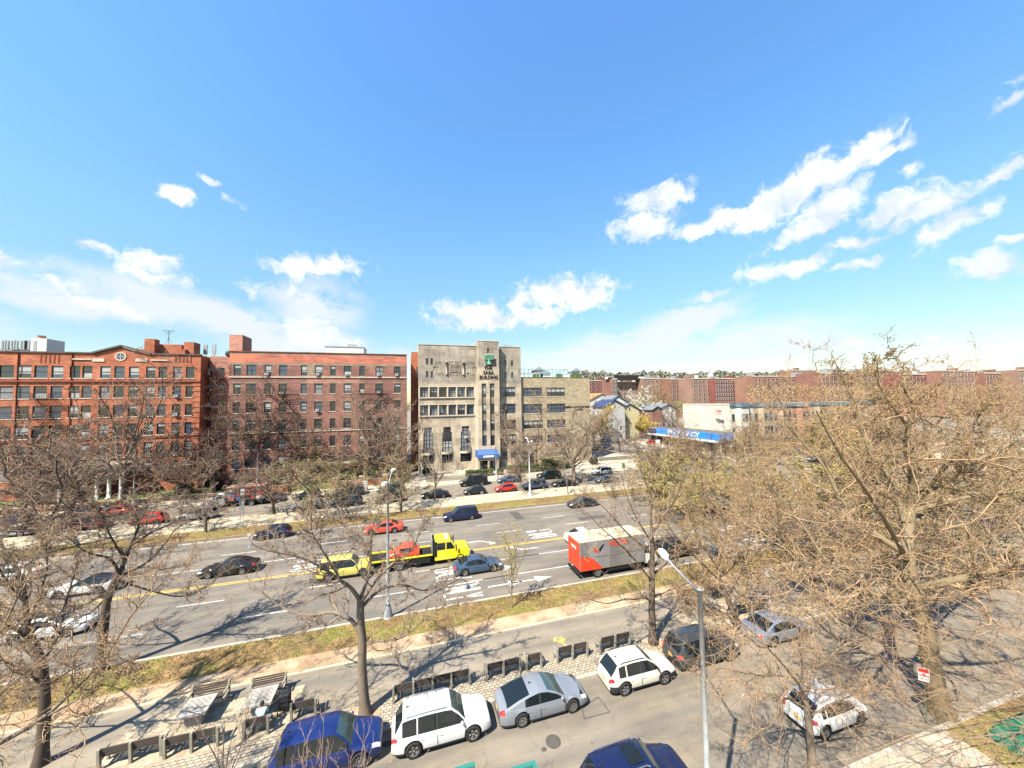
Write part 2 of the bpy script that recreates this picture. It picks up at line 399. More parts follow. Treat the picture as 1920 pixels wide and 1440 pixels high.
slab('near_kerb', XL, 58, KN-.2, KN, -.02, .16, m_kerb)
slab('near_sidewalk', XL, 58, -20, KN-.2, -.02, .15, m_conc)
b = MB()
b.box(24.2, 36, 9.0, 11.05, .0, .158); tag(b.build('planting_bed', m_soil), kind='structure')

# painted markings on the main road
def mark(name, m=None):
    return MB()
def line(b, x0, x1, y, w=.12, z=.005):
    b.quad((x0, y-w/2, z), (x1, y-w/2, z), (x1, y+w/2, z), (x0, y+w/2, z))
b = MB()
for y, x0, x1, on, off in ((32.15, -150, 200, 3.2, 6.0), (35.5, -150, 200, 3.2, 6.0), (42.7, -150, 200, 3.2, 6.0), (46.0, -150, 200, 3.2, 6.0)):
    k = x0+(y*7) % 5
    while k < x1:
        line(b, k, k+on, y); k += on+off
line(b, 2, 33, 35.5); line(b, -40, -10.9, 42.7); line(b, -150, 56, 51.0, .14); line(b, 5.2, 33, 32.15)
line(b, 8, 33, 42.7) if False else None
for x in (34.5, 55.5):                    # stop bars at the junction
    b.quad((x, 29.2, .005), (x+.5, 29.2, .005), (x+.5, 38.2, .005), (x, 38.2, .005))
for k in range(13):                       # crossing bars over the main road and service road
    y = 29.6+k*1.7; b.quad((53.2, y, .005), (56.2, y, .005), (56.2, y+.65, .005), (53.2, y+.65, .005))
def arrow(b, x, y, d=1, turn=0, s=1.0):
    z = .005
    if turn == 0:
        b.quad((x-1.6*d*s, y-.09, z), (x+.4*d*s, y-.09, z), (x+.4*d*s, y+.09, z), (x-1.6*d*s, y+.09, z))
        b.poly([(x+.3*d*s, y-.5, z), (x+1.6*d*s, y, z), (x+.3*d*s, y+.5, z)][::d])
    else:                                  # bent arrow
        pts = []
        for k in range(7):
            a = k/6*PI/2; pts.append((x+1.2*math.sin(a)*-d+1.2*d, y+turn*.9*(1-math.cos(a))))
        for (xa, ya), (xb, yb) in zip(pts, pts[1:]):
            b.poly([(xa, ya-.1, z), (xb, yb-.1, z), (xb, yb+.1, z), (xa, ya+.1, z)])
        xe, ye = pts[-1]; b.poly([(xe-d*.1, ye-.45, z), (xe+d*-.9, ye+turn*.25, z), (xe-d*.1, ye+.5, z)])
        b.quad((x+1.2*d, y-.1, z), (x+2.4*d, y-.1, z), (x+2.4*d, y+.1, z), (x+1.2*d, y+.1, z))
arrow(b, 8.2, 30.7, 1); arrow(b, 8.4, 33.7, 1); arrow(b, 11.2, 37.1, 1, 1); arrow(b, 8.7, 40.9, -1, -1); arrow(b, 10.6, 30.7, 1, 0, 1.2)
arrow(b, 42.5, 33.6, 1); arrow(b, 42.0, 37.0, 1, 1); arrow(b, -3.5, 40.9, -1, -1)
GL = {'O': [[(0, 0), (1, 0), (1, 1), (0, 1), (0, 0)]], 'N': [[(0, 0), (0, 1)], [(0, 1), (1, 0)], [(1, 0), (1, 1)]],
      'L': [[(0, 1), (0, 0)], [(0, 0), (1, 0)]], 'Y': [[(0, 1), (.5, .5)], [(1, 1), (.5, .5)], [(.5, .5), (.5, 0)]]}
def only(b, x, y, d, L=3.0, Wd=2.6):      # letters read by a driver travelling in direction d
    cw = Wd/4*.72
    for i, ch in enumerate('ONLY'):
        for st in GL[ch]:
            for (p, q), (r_, s_) in zip(st, st[1:]):
                def tr(a, c): return (x+d*c*L-d*L/2, y-d*(i*Wd/4+a*cw-Wd/2))
                A = Vector(tr(p, q)); B = Vector(tr(r_, s_)); dd = (B-A)
                if dd.length < .01: continue
                nn = Vector((-dd.y, dd.x)).normalized()*.085; ex = dd.normalized()*.06
                A -= ex; B += ex; z = .005
                b.poly([(*(A-nn), z), (*(B-nn), z), (*(B+nn), z), (*(A+nn), z)])
for x, y, d in ((4.4, 30.7, 1), (4.0, 34.0, 1), (15.4, 40.9, -1), (-9.3, 40.6, -1), (37.5, 30.9, 1), (37.5, 34.0, 1)): only(b, x, y, d)
tag(b.build('road_markings', m_white), kind='structure')
b = MB()
line(b, XL, 54, 38.52, .12); line(b, XL, 54, 38.80, .12); line(b, 80, 300, 38.52, .12); line(b, 80, 300, 38.80, .12)
tag(b.build('centre_line', m_yel), kind='structure')
b = MB()
for (x, y), r in ((G(725, 1395), .22), (G(1020, 1405), .14)):
    b.poly([(x+r*math.cos(a*PI/6), y+r*.8*math.sin(a*PI/6), .003) for a in range(12)])
pa = [G(*p) for p in ((1091, 1328), (1122, 1307), (1143, 1335), (1096, 1348))]
for (xa, ya), (xb, yb) in zip(pa, pa[1:]+pa[:1]):
    A = Vector((xa, ya)); B = Vector((xb, yb)); nn = Vector((-(B-A).y, (B-A).x)).normalized()*.03
    b.poly([(*(A-nn), .003), (*(B-nn), .003), (*(B+nn), .003), (*(A+nn), .003)])
mh = G(560, 1093)
b.poly([(mh[0]+.38*math.cos(a*PI/8), mh[1]+.38*math.sin(a*PI/8), .006) for a in range(16)])
for (x0_, x1_, y0_, y1_) in ((-9, -5.5, 45.2, 47.4), (22, 26, 43.4, 44.6), (-22, -19, 30.4, 31.8), (14, 15.2, 46.6, 50), (-31, -24, 35.8, 36.7)): b.box(x0_, x1_, y0_, y1_, .0, .0035)
for q in ((-1.5, 44.3), (18.5, 36.8), (6.5, 16.2), (21, 34)): b.poly([(q[0]+.36*math.cos(a*PI/8), q[1]+.36*math.sin(a*PI/8), .0062) for a in range(16)])
tag(b.build('road_patches', mat('tar_patch', (.075, .066, .056), .9, .3, 3)), kind='structure')
b = MB()                                   # yellow and orange survey paint sprayed on the path
gx, gy = G(1048, 1203); gz = .143
for k in range(7):
    a = k*2.4; r = .09+.06*(k % 3); b.poly([(gx+.28*math.cos(a)+r*math.cos(q*PI/4), gy+.22*math.sin(a)+r*.7*math.sin(q*PI/4), gz+.0015*(k % 2)) for q in range(8)])
hx, hy = G(1066, 1221)
line_pts = [(gx, gy), ((gx+hx)/2+.05, (gy+hy)/2), (hx, hy)]
for (xa, ya), (xb, yb) in zip(line_pts, line_pts[1:]): b.poly([(xa-.05, ya, gz+.003), (xb-.05, yb, gz+.003), (xb+.05, yb, gz+.003), (xa+.05, ya, gz+.003)])
tag(b.build('path_paint_yellow', mat('spray_yellow', (.48, .34, .08), .7, .3, 6)), kind='structure')

# grass blades and litter over the near bed
def scatter(name, areas, n, size, m, seed, up=1.):
    rg = np.random.default_rng(seed); P = []
    for (x0, x1, y0, y1, z, wgt) in areas:
        k = int(n*wgt); q = np.stack([rg.uniform(x0, x1, k), rg.uniform(y0, y1, k), np.full(k, z)], 1); P.append(q)
    P = np.concatenate(P); k = len(P); a = rg.uniform(0, 2*PI, k); s = size*rg.uniform(.5, 1.3, k)
    side = np.stack([np.cos(a), np.sin(a), np.zeros(k)], 1)*(s*.35)[:, None]
    tip = np.stack([rg.normal(0, .5, k), rg.normal(0, .5, k), np.full(k, up)], 1)*s[:, None]
    v = np.stack([P-side, P+side, P+tip], 1).reshape(-1, 3)
    me = np_mesh(name, v, 3, [m]); o = bpy.data.objects.new(name, me); COL.objects.link(o); return o
def np_mesh(name, v, nv, mats, faces=None, midx=None, smooth=False):
    me = bpy.data.meshes.new(name); v = np.ascontiguousarray(v, dtype=np.float32)
    if faces is None: faces = np.arange(len(v), dtype=np.int32).reshape(-1, nv)
    me.vertices.add(len(v)); me.vertices.foreach_set('co', v.ravel())
    nf = len(faces); me.loops.add(nf*nv); me.loops.foreach_set('vertex_index', np.ascontiguousarray(faces, dtype=np.int32).ravel())
    me.polygons.add(nf); me.polygons.foreach_set('loop_start', np.arange(0, nf*nv, nv, dtype=np.int32))
    for q in mats: me.materials.append(q)
    if midx is not None: me.polygons.foreach_set('material_index', midx.astype(np.int32))
    if smooth: me.polygons.foreach_set('use_smooth', np.ones(nf, dtype=bool))
    me.update(calc_edges=True); return me
m_gr = mat('grass_blades', (.13, .135, .03), 1, .5, .5, col2=(.29, .20, .075))
m_lit = mat('leaf_litter', (.22, .12, .05), 1, .4, 2, col2=(.38, .24, .12))
tag(scatter('grass', [(-40, 55, 26.0, 28.5, .15, .6), (-60, 56, 51.9, 55, .15, .4)], 52000, .07, m_gr, 3), 'patchy spring grass in the planted strips beside the main road', 'grass', kind='stuff')
tag(scatter('leaf_litter', [(-40, 55, 24.5, 28.5, .15, .6), (-60, 56, 51.9, 55.6, .15, .4)], 26000, .07, m_lit, 4, .25), 'dry brown leaf litter over the earth and grass strips', 'leaf litter', kind='stuff')
# ---------------------------------------------------------------- trees
m_bark = mat('bark_grey', (.17, .13, .095), .95, .3, 2.5, bump=.6, bs=14, stretch=(1, 1, .3))
m_barkd = mat('bark_dark', (.085, .062, .045), .95, .3, 2.5, bump=.6, bs=14, stretch=(1, 1, .3))
m_plane = mat('bark_mottled', (.25, .185, .11), .9, .3, 2.2, bump=.5, bs=10, stretch=(1, 1, .45), col2=(.19, .15, .085))
m_twig = mat('twigs_grey', (.235, .17, .12), .95, .35, .6)
m_twigd = mat('twigs_dark', (.15, .10, .07), .95, .3, .6)
m_twigt = mat('twigs_tan', (.29, .192, .112), .95, .48, 1.3)
m_twigr = mat('twigs_reddish', (.34, .22, .17), .95, .3, .6)
m_budt = mat('buds_tan', (.34, .20, .09), .9, .4, 1.3, col2=(.33, .25, .10))
m_budg = mat('young_leaves', (.38, .33, .08), .8, .4, .7, col2=(.46, .38, .13))
m_budy = mat('yellow_flowers', (.60, .46, .07), .8, .3, .7)
m_budw = mat('white_blossom', (.70, .68, .55), .8, .25, .7)
m_budb = mat('grey_buds', (.22, .14, .09), .9, .4, .7)
m_ever = mat('evergreen_leaves', (.045, .085, .02), .7, .45, 1.2, col2=(.12, .17, .04))
m_everd = mat('dark_leaves', (.04, .055, .03), .8, .45, 1.2, col2=(.09, .08, .045))

def unit(a): return a/np.maximum(np.linalg.norm(a, axis=-1, keepdims=True), 1e-9)
def grow(P, D, L, Rr, nseg, wig, up, rng, taper=.35, gnarl=0):
    n = len(P); pts = [P]; d = unit(D); rs = [Rr]
    for k in range(nseg):
        d = unit(d+rng.normal(0, wig, (n, 3))+np.array([0, 0, up])/nseg)
        P = P+d*(L/nseg)[:, None]; pts.append(P); rs.append(Rr*(1-(1-taper)*(k+1)/nseg))
    return np.stack(pts, 1), np.stack(rs, 1)
def spawn(poly, rad, nch, tmin, ang, lr, rf, rng, Lpar, upb=0., rmin=.004, flat=1.):
    n, m, _ = poly.shape
    tot = n*nch; pi = np.repeat(np.arange(n), nch)
    base = np.tile(np.linspace(tmin, 1., nch), n)+rng.normal(0, .05, tot); t = np.clip(base, tmin*.8, .995)*(m-1)
    i = np.minimum(t.astype(int), m-2); f = (t-i)[:, None]
    A = poly[pi, i]; B = poly[pi, i+1]; P = A*(1-f)+B*f; T = unit(B-A)
    q = rng.normal(0, 1, (tot, 3)); q[:, 2] *= flat; q = unit(q-(q*T).sum(1, keepdims=True)*T)
    a = rng.uniform(ang[0], ang[1], tot)[:, None]
    D = T*np.cos(a)+q*np.sin(a)+np.array([0, 0, upb])
    r0 = (rad[pi, i]*(1-f[:, 0])+rad[pi, i+1]*f[:, 0])
    L = Lpar[pi]*lr*rng.uniform(.55, 1.15, tot)*(1-.45*t/(m-1))
    return P, unit(D), L, np.maximum(r0*rf*rng.uniform(.75, 1.05, tot), rmin)
def tubes(poly, rad, s):
    n, m, _ = poly.shape
    T = np.empty_like(poly); T[:, 1:-1] = poly[:, 2:]-poly[:, :-2]; T[:, 0] = poly[:, 1]-poly[:, 0]; T[:, -1] = poly[:, -1]-poly[:, -2]
    T = unit(T); D = unit(poly[:, -1]-poly[:, 0]); ref = np.where(np.abs(D[:, 2:3]) < .8, np.array([[0, 0, 1.]]), np.array([[1., 0, 0]]))
    a = unit(np.cross(T, ref[:, None, :])); b = np.cross(T, a)
    ph = np.arange(s)*2*PI/s
    v = poly[:, :, None, :]+rad[:, :, None, None]*(a[:, :, None, :]*np.cos(ph)[None, None, :, None]+b[:, :, None, :]*np.sin(ph)[None, None, :, None])
    base = (np.arange(n)[:, None, None]*m+np.arange(m-1)[None, :, None])*s; j = np.arange(s)[None, None, :]; jn = (j+1) % s
    f = np.stack([base+j, base+jn, base+s+jn, base+s+j], -1).reshape(-1, 4)
    return v.reshape(-1, 3), f
def bits(P, size, rng, squash=1.):
    k = len(P); s = size*rng.uniform(.5, 1.3, k)[:, None]
    a = unit(rng.normal(0, 1, (k, 3))); b = unit(np.cross(a, rng.normal(0, 1, (k, 3))))
    return np.stack([P-a*s*.5, P-b*s*.36*squash, P+a*s*.5, P+b*s*.36*squash], 1).reshape(-1, 3)
def resample(pts, n):
    p = np.array([list(q) for q in pts], float); d = np.r_[0, np.cumsum(np.linalg.norm(np.diff(p, axis=0), axis=1))]
    t = np.linspace(0, d[-1], n)
    # smooth through the joints a little
    o = np.stack([np.interp(t, d, p[:, k]) for k in range(3)], 1)
    for _ in range(1): o[1:-1] = .25*o[:-2]+.5*o[1:-1]+.25*o[2:]
    return o, d[-1]
def crown_mesh(limbs, rads, Ls, rng, lev, mats, bud=0, budsize=.06, sides=(5, 4, 3, 3), budat=None):
    """limbs (n,m,3) -> mesh with twigs of lev levels; mats=[twig, bud]"""
    V_, F_, MI = [], [], []; off = 0
    poly, rad, L = limbs, rads, Ls; last = None
    for k, (nch, tmin, ang, lr, rf, nseg, wig, up, rmin) in enumerate(lev):
        P, D, L, r = spawn(poly, rad, nch, tmin, ang, lr, rf, rng, L, rmin=rmin, upb=up*.3)
        poly, rad = grow(P, D, L, r, nseg, wig, up, rng, taper=.45)
        v, f = tubes(poly, rad, sides[min(k, 3)]); V_.append(v); F_.append(f+off); MI.append(np.zeros(len(f), int)); off += len(v)
    if bud:
        n, m, _ = poly.shape; k = int(bud*n); pi = rng.integers(0, n, k); t = rng.uniform(.25, 1, k)*(m-1); i = np.minimum(t.astype(int), m-2); fr = (t-i)[:, None]
        P = poly[pi, i]*(1-fr)+poly[pi, i+1]*fr+rng.normal(0, budsize*.3, (k, 3))
        v = bits(P, budsize, rng); f = np.arange(len(v)).reshape(-1, 4); V_.append(v); F_.append(f+off); MI.append(np.ones(len(f), int))
    return np_mesh('crown', np.concatenate(V_), 4, mats, np.concatenate(F_), np.concatenate(MI))
def limb_mesh(limbs, mats, s=9):
    V_, F_ = [], []; off = 0
    for poly, rad in limbs:
        v, f = tubes(poly[None], rad[None], s); V_.append(v); F_.append(f+off); off += len(v)
    return np_mesh('trunk', np.concatenate(V_), 4, mats, np.concatenate(F_), smooth=True)
TW = (3, .2, (.5, 1.1), .5, .6, 3, .25, .3, .006)

def hero(name, label, base, trunk, limbs, lev, mats_t, mats_c, seed, bud=0, budsize=.05, flare=1.5, group=None, cat='tree', gz=.14):
    """trunk: [(px,py,dw,r)...]; limbs: [[(px,py,dw)...], r0, r1]; image positions at the depth of the base row plus dw"""
    rng = np.random.default_rng(seed); bx, bw = base
    tk = [V(x, y, bw+dw) for (x, y, dw, r) in trunk]; rr = [t[3] for t in trunk]
    tk[0] = Vector((tk[0].x, bw, gz-.1))
    n = 14; tp, tl = resample(tk, n); tr = np.interp(np.linspace(0, 1, n), np.linspace(0, 1, len(rr)), rr); tr[0] *= flare; tr[1] *= 1+.3*(flare-1)
    L_ = [(tp, tr)]; lim, lrad, lL = [], [], []
    for (pts, r0, r1) in limbs:
        q = [V(x, y, bw+dw) for (x, y, dw) in pts]; p, l = resample(q, 16)
        p[2:-1] += np.cumsum(rng.normal(0, .012*l/10, (13, 3)), 0)
        r = r0+(r1-r0)*np.linspace(0, 1, 16)**.8; L_.append((p, r)); lim.append(p); lrad.append(r); lL.append(l)
    # secondary boughs springing from the limbs fill the crown's depth
    lim = np.stack(lim); lrad = np.stack(lrad); lL = np.array(lL)
    root = thing(name, label, cat, (tp[0][0], bw, gz), 0, group)
    loc = np.array([tp[0][0], bw, gz])
    link_mesh('trunk', limb_mesh([(p-loc, r) for p, r in L_], mats_t), root)
    link_mesh('crown', crown_mesh(lim-loc, lrad, lL, rng, lev, mats_c, bud, budsize), root)
    return root

def proto(seed, h=10., spread=4.2, fork=.32, nl=7, lev=None, mats_t=None, mats_c=None, bud=0, budsize=.08, up=.5, r=.2, rise=(.2, .8), wig=.17):
    rng = np.random.default_rng(seed)
    tp, tr = grow(np.array([[0, 0, -.1]]), np.array([[rng.normal(0, .03), rng.normal(0, .03), 1.]]), np.array([h*fork]), np.array([r]), 9, .035, .1, rng, .8)
    tr[:, 0] *= 1.4
    L_ = [(tp[0], tr[0])]; top = tp[0][-1]
    k = nl; a = np.arange(k)*2*PI/k+rng.uniform(-.4, .4, k); e = rng.uniform(rise[0], rise[1], k)*PI/2
    D = np.stack([np.cos(a)*np.cos(e), np.sin(a)*np.cos(e), np.sin(e)], 1)
    t = rng.uniform(.55, 1, k); i = (t*8).astype(int); P = tp[0][i]; P[0] = top; D[0] = (0.05, 0, 1)
    L = h*(1-fork)*np.where(D[:, 2] > .8, 1., .55+.45*D[:, 2])*rng.uniform(.85, 1.1, k)
    L = np.minimum(L, np.where(np.abs(D[:, 2]) < .75, spread*1.15, 99))
    poly, rad = grow(P, D, L, tr[0][-1]*rng.uniform(.5, .72, k), 12, wig, up, rng, .22)
    for q in range(k): L_.append((poly[q], rad[q]))
    tm = limb_mesh(L_, mats_t, 7); cm = crown_mesh(poly, rad, L, rng, lev, mats_c, bud, budsize)
    return tm, cm, h
LV_far = [(11, .15, (.5, 1.2), .55, .62, 6, .24, .3, .026), (8, .12, (.5, 1.2), .52, .6, 5, .28, .25, .018), (5, .12, (.5, 1.2), .5, .7, 3, .3, .15, .013)]
LV_mid = [(9, .2, (.45, 1.1), .48, .6, 6, .18, .35, .014), (7, .18, (.4, 1.1), .5, .6, 5, .22, .3, .009), (6, .15, (.4, 1.1), .5, .7, 3, .25, .2, .0065)]
PR = {}
for k in range(3): PR['grey%d' % k] = proto(11+k, 10, 4.4, .3, 7, LV_far, [m_bark], [m_twig, m_budb], 1.0, .07, .5, .17)
for k in range(3): PR['dark%d' % k] = proto(21+k, 10, 4.6, .28, 7, LV_far, [m_barkd], [m_twigd, m_budb], .6, .07, .4, .17)
for k in range(4): PR['tan%d' % k] = proto(31+k, 10, 4.8, .25, 9, LV_far, [m_bark], [m_twigt, m_budt], 3.4, .075, .45, .15)
for k in range(2): PR['green%d' % k] = proto(41+k, 8, 4.2, .3, 8, LV_far, [m_bark], [m_twig, m_budg], 2.6, .07, .35, .12, (.2, .75))
for k in range(2): PR['lime%d' % k] = proto(47+k, 8, 4.2, .25, 9, LV_far, [m_bark], [m_twigt, m_budg], 8., .075, .4, .12, (.15, .8))
for k in range(2): PR['yellow%d' % k] = proto(51+k, 8, 3.8, .25, 8, LV_far, [m_barkd], [m_twigt, m_budy], 12., .10, .5, .12)
PR['white0'] = proto(61, 8, 3.8, .25, 8, LV_far, [m_barkd], [m_twig, m_budw], 13., .10, .5, .12)
PR['sapling0'] = proto(71, 6, 1.3, .36, 9, [(9, .2, (.3, .8), .4, .6, 4, .12, .6, .006), (6, .2, (.3, .8), .5, .6, 3, .15, .5, .0045)], [m_bark], [m_twig, m_budg], 9, .06, .9, .05, (.6, .95), .06)
PR['thin0'] = proto(72, 8, 2.6, .35, 6, [(7, .2, (.3, .9), .45, .6, 5, .14, .5, .009), (5, .2, (.3, .9), .5, .6, 3, .18, .4, .006)], [m_bark], [m_twig, m_budb], .8, .06, .7, .09, (.5, .9))
PR['bush0'] = proto(73, 3.4, 2.4, .1, 10, [(8, .1, (.4, 1.), .5, .6, 4, .2, .4, .012), (7, .1, (.4, 1.), .5, .7, 3, .25, .3, .009)], [m_barkd], [m_twigd, m_budb], 1.5, .06, .6, .05, (.25, .9))
PR['bush1'] = proto(74, 3.0, 2.6, .1, 10, [(8, .1, (.4, 1.), .5, .6, 4, .2, .4, .012), (7, .1, (.4, 1.), .5, .7, 3, .25, .3, .009)], [m_bark], [m_twigt, m_budg], 5, .09, .6, .05, (.25, .9))
_tn = [0]
def ptree(kind, px, py, ytop, label, group, sx=1., name=None, cat='tree', gz=.14, at=None):
    u, w = at if at else G(px, py)
    h = V(px, ytop, w).z-gz if ytop is not None else 8
    tm, cm, h0 = PR[kind]; s = h/h0; _tn[0] += 1; sx *= 1.0 if kind[:-1] in ('sapling', 'thin', 'bush') else 1.35
    nm = name or {'grey': 'bare_tree', 'dark': 'bare_tree', 'tan': 'budding_tree', 'green': 'leafing_tree', 'lime': 'leafing_tree', 'yellow': 'flowering_tree', 'white': 'blossom_tree', 'sapling': 'sapling', 'thin': 'bare_tree', 'bush': 'bare_shrub'}[kind[:-1]]
    root = thing(nm, label, cat, (u, w, gz), _tn[0]*2.399, group)
    for q, me in (('trunk', tm), ('crown', cm)): link_mesh(q, me, root, sc=(s*sx, s*sx, s))
    return root

LVH = [(17, .18, (.5, 1.25), .40, .55, 8, .23, .35, .017), (8, .15, (.45, 1.2), .5, .58, 6, .26, .25, .0115), (8, .1, (.45, 1.25), .55, .7, 4, .28, .15, .0068)]
# forked tree between the blue and the white car
hero('bare_tree', 'bare grey tree forking low between the royal blue and white parked cars', (-2.1, 20.24),
     [(685, 1345, 0, .27), (681, 1290, 0, .24), (678, 1240, 0, .22), (680, 1205, 0, .22), (675, 1165, 0, .2), (676, 1120, 0, .17)],
     [([(679, 1210, 0), (670, 1165, .1), (650, 1159, .4), (632, 1147, .8), (612, 1147, 1.1), (585, 1157, 1.4), (550, 1150, 1.8), (535, 1144, 2.0), (510, 1125, 2.2), (475, 1097, 2.4)], .13, .02),
      ([(674, 1125, 0), (662, 1105, -.3), (637, 1088, -.7), (612, 1070, -1.2), (580, 1052, -1.6), (550, 1042, -1.9), (500, 1035, -2.3), (472, 1020, -2.5)], .11, .018),
      ([(676, 1120, 0), (690, 1085, .4), (697, 1050, .6), (685, 1020, .9), (680, 1007, 1.0), (650, 990, 1.4), (632, 975, 1.6), (612, 960, 1.8)], .10, .015),
      ([(677, 1130, 0), (700, 1095, -.4), (725, 1067, -.7), (750, 1048, -1.1), (775, 1034, -1.3), (788, 995, -1.6), (800, 965, -1.8)], .10, .015),
      ([(694, 1050, .6), (696, 1010, .3), (700, 985, .2), (712, 955, 0), (715, 930, -.2)], .06, .012),
      ([(677, 1140, 0), (703, 1112, .6), (725, 1100, 1.0), (762, 1097, 1.6), (795, 1110, 2.2), (820, 1102, 2.6), (842, 1084, 3.)], .10, .015),
      ([(687, 1207, 0), (705, 1202, -.5), (720, 1202, -.9), (747, 1200, -1.2), (768, 1190, -1.4), (782, 1170, -1.5), (812, 1152, -1.7), (840, 1130, -1.8), (862, 1125, -1.9), (866, 1110, -1.9)], .08, .015),
      ([(640, 1090, -.7), (610, 1040, -1.2), (585, 1000, -1.6), (583, 965, -1.9)], .05, .012),
      ([(590, 1056, -1.5), (580, 1010, -.6), (582, 985, -.2), (560, 940, .3)], .045, .01)],
     LVH, [m_bark], [m_twig, m_budb], 101, .8, .035)
# tree with dark limbs over the left of the road
hero('bare_tree', 'crooked dark limbed tree in the grass strip at the left', (-17.77, 28.19),
     [(185, 1265, 0, .25), (190, 1220, 0, .23), (196, 1170, 0, .22), (200, 1125, 0, .21), (212, 1095, 0, .2), (225, 1075, 0, .2)],
     [([(225, 1077, 0), (233, 1050, .3), (242, 1025, .6), (252, 1003, .9), (262, 985, 1.2), (250, 960, 1.5), (235, 945, 1.6)], .15, .02),
      ([(225, 1080, 0), (215, 1055, -.3), (200, 1043, -.7), (172, 1038, -1.2), (152, 1030, -1.5), (135, 1010, -1.8), (115, 1000, -2)], .10, .02),
      ([(218, 1085, 0), (250, 1070, .5), (272, 1058, 1), (288, 1045, 1.5), (318, 1010, 2), (330, 990, 2.3), (365, 975, 2.6)], .10, .018),
      ([(215, 1090, 0), (240, 1077, -.5), (270, 1072, -1.), (300, 1068, -1.5), (340, 1060, -2), (375, 1040, -2.5)], .08, .015),
      ([(200, 1125, 0), (170, 1100, .8), (142, 1087, 1.5), (125, 1080, 1.9), (113, 1062, 2.1), (102, 1060, 2.2), (60, 1020, 2.6)], .09, .018),
      ([(242, 1025, .6), (280, 1000, 1.), (312, 985, 1.5), (335, 975, 2.), (345, 940, 2.3)], .08, .015),
      ([(233, 1050, .3), (205, 1000, -.4), (190, 960, -1.), (160, 940, -1.5)], .07, .015),
      ([(200, 1120, 0), (170, 1150, .9), (140, 1160, 1.7), (100, 1150, 2.4), (60, 1130, 3)], .07, .012),
      ([(225, 1090, 0), (290, 1110, .8), (340, 1120, 1.5), (390, 1100, 2.1), (430, 1060, 2.6)], .07, .012),
      ([(252, 1003, .9), (270, 960, .5), (285, 930, 0), (290, 900, -.3)], .06, .012)],
     LVH, [m_barkd], [m_twig, m_budb], 102, 1.0, .04)
# left foreground tree
hero('bare_tree', 'dark trunked tree at the bottom left corner rising out of the path', (-15.7, 21.88),
     [(75, 1440, 0, .22), (82, 1380, 0, .205), (84, 1330, 0, .2), (83, 1285, 0, .185), (79, 1244, 0, .17), (62, 1205, 0, .15), (50, 1177, 0, .13)],
     [([(50, 1177, 0), (48, 1140, .2), (47, 1100, .4), (30, 1060, .7), (12, 1030, 1), (-30, 1000, 1.4)], .12, .02),
      ([(62, 1205, 0), (30, 1180, -.6), (0, 1165, -1), (-40, 1130, -1.5)], .09, .02),
      ([(79, 1244, 0), (110, 1190, .8), (120, 1140, 1.3), (140, 1080, 1.8), (150, 1030, 2.2)], .08, .015),
      ([(83, 1285, 0), (60, 1270, -.7), (30, 1250, -1.3), (-10, 1235, -1.8)], .07, .015),
      ([(83, 1290, 0), (120, 1265, -.9), (160, 1240, -1.6), (200, 1250, -2.2), (235, 1240, -2.6)], .06, .012),
      ([(50, 1177, 0), (75, 1120, -.5), (90, 1060, -.9), (85, 1000, -1.2)], .07, .015),
      ([(56, 1190, 0), (90, 1160, .3), (130, 1150, .6), (180, 1120, 1.), (230, 1100, 1.4)], .06, .01),
      ([(48, 1130, .2), (10, 1090, 0), (-20, 1040, -.3), (-10, 980, -.5)], .07, .012),
      ([(80, 1250, 0), (40, 1210, 1.2), (10, 1190, 2), (-30, 1180, 2.8)], .06, .012),
      ([(80, 1300, 0), (50, 1320, .8), (10, 1330, 1.4), (-40, 1300, 2)], .05, .012)],
     LVH, [m_barkd], [m_twig, m_budb], 103, 1.0, .035)
# tree just outside the left edge that sends long pale boughs into view
hero('bare_tree', 'pale boughs reaching in from a tree beyond the left edge above the path', (-17.5, 15.5),
     [(-560, 1700, 0, .26), (-470, 1600, 0, .22), (-330, 1520, 0, .2), (-190, 1470, 0, .17)],
     [([(-190, 1470, 0), (-60, 1425, .1), (48, 1367, .2), (92, 1341, .3), (146, 1284, .5), (196, 1240, .7), (232, 1170, .9), (262, 1130, 1.1), (300, 1087, 1.3), (345, 1070, 1.5)], .095, .012),
      ([(92, 1341, .3), (129, 1320, .2), (162, 1300, .1), (200, 1270, 0), (260, 1240, -.2)], .04, .01),
      ([(-190, 1470, 0), (-80, 1380, -.3), (0, 1300, -.5), (60, 1250, -.7), (90, 1225, -.8), (130, 1180, -1)], .07, .01),
      ([(-150, 1450, 0), (-60, 1300, .5), (0, 1180, .9), (40, 1090, 1.3), (80, 1010, 1.7)], .07, .01)],
     LVH, [m_bark], [m_twigt, m_budb], 104, .8, .03)
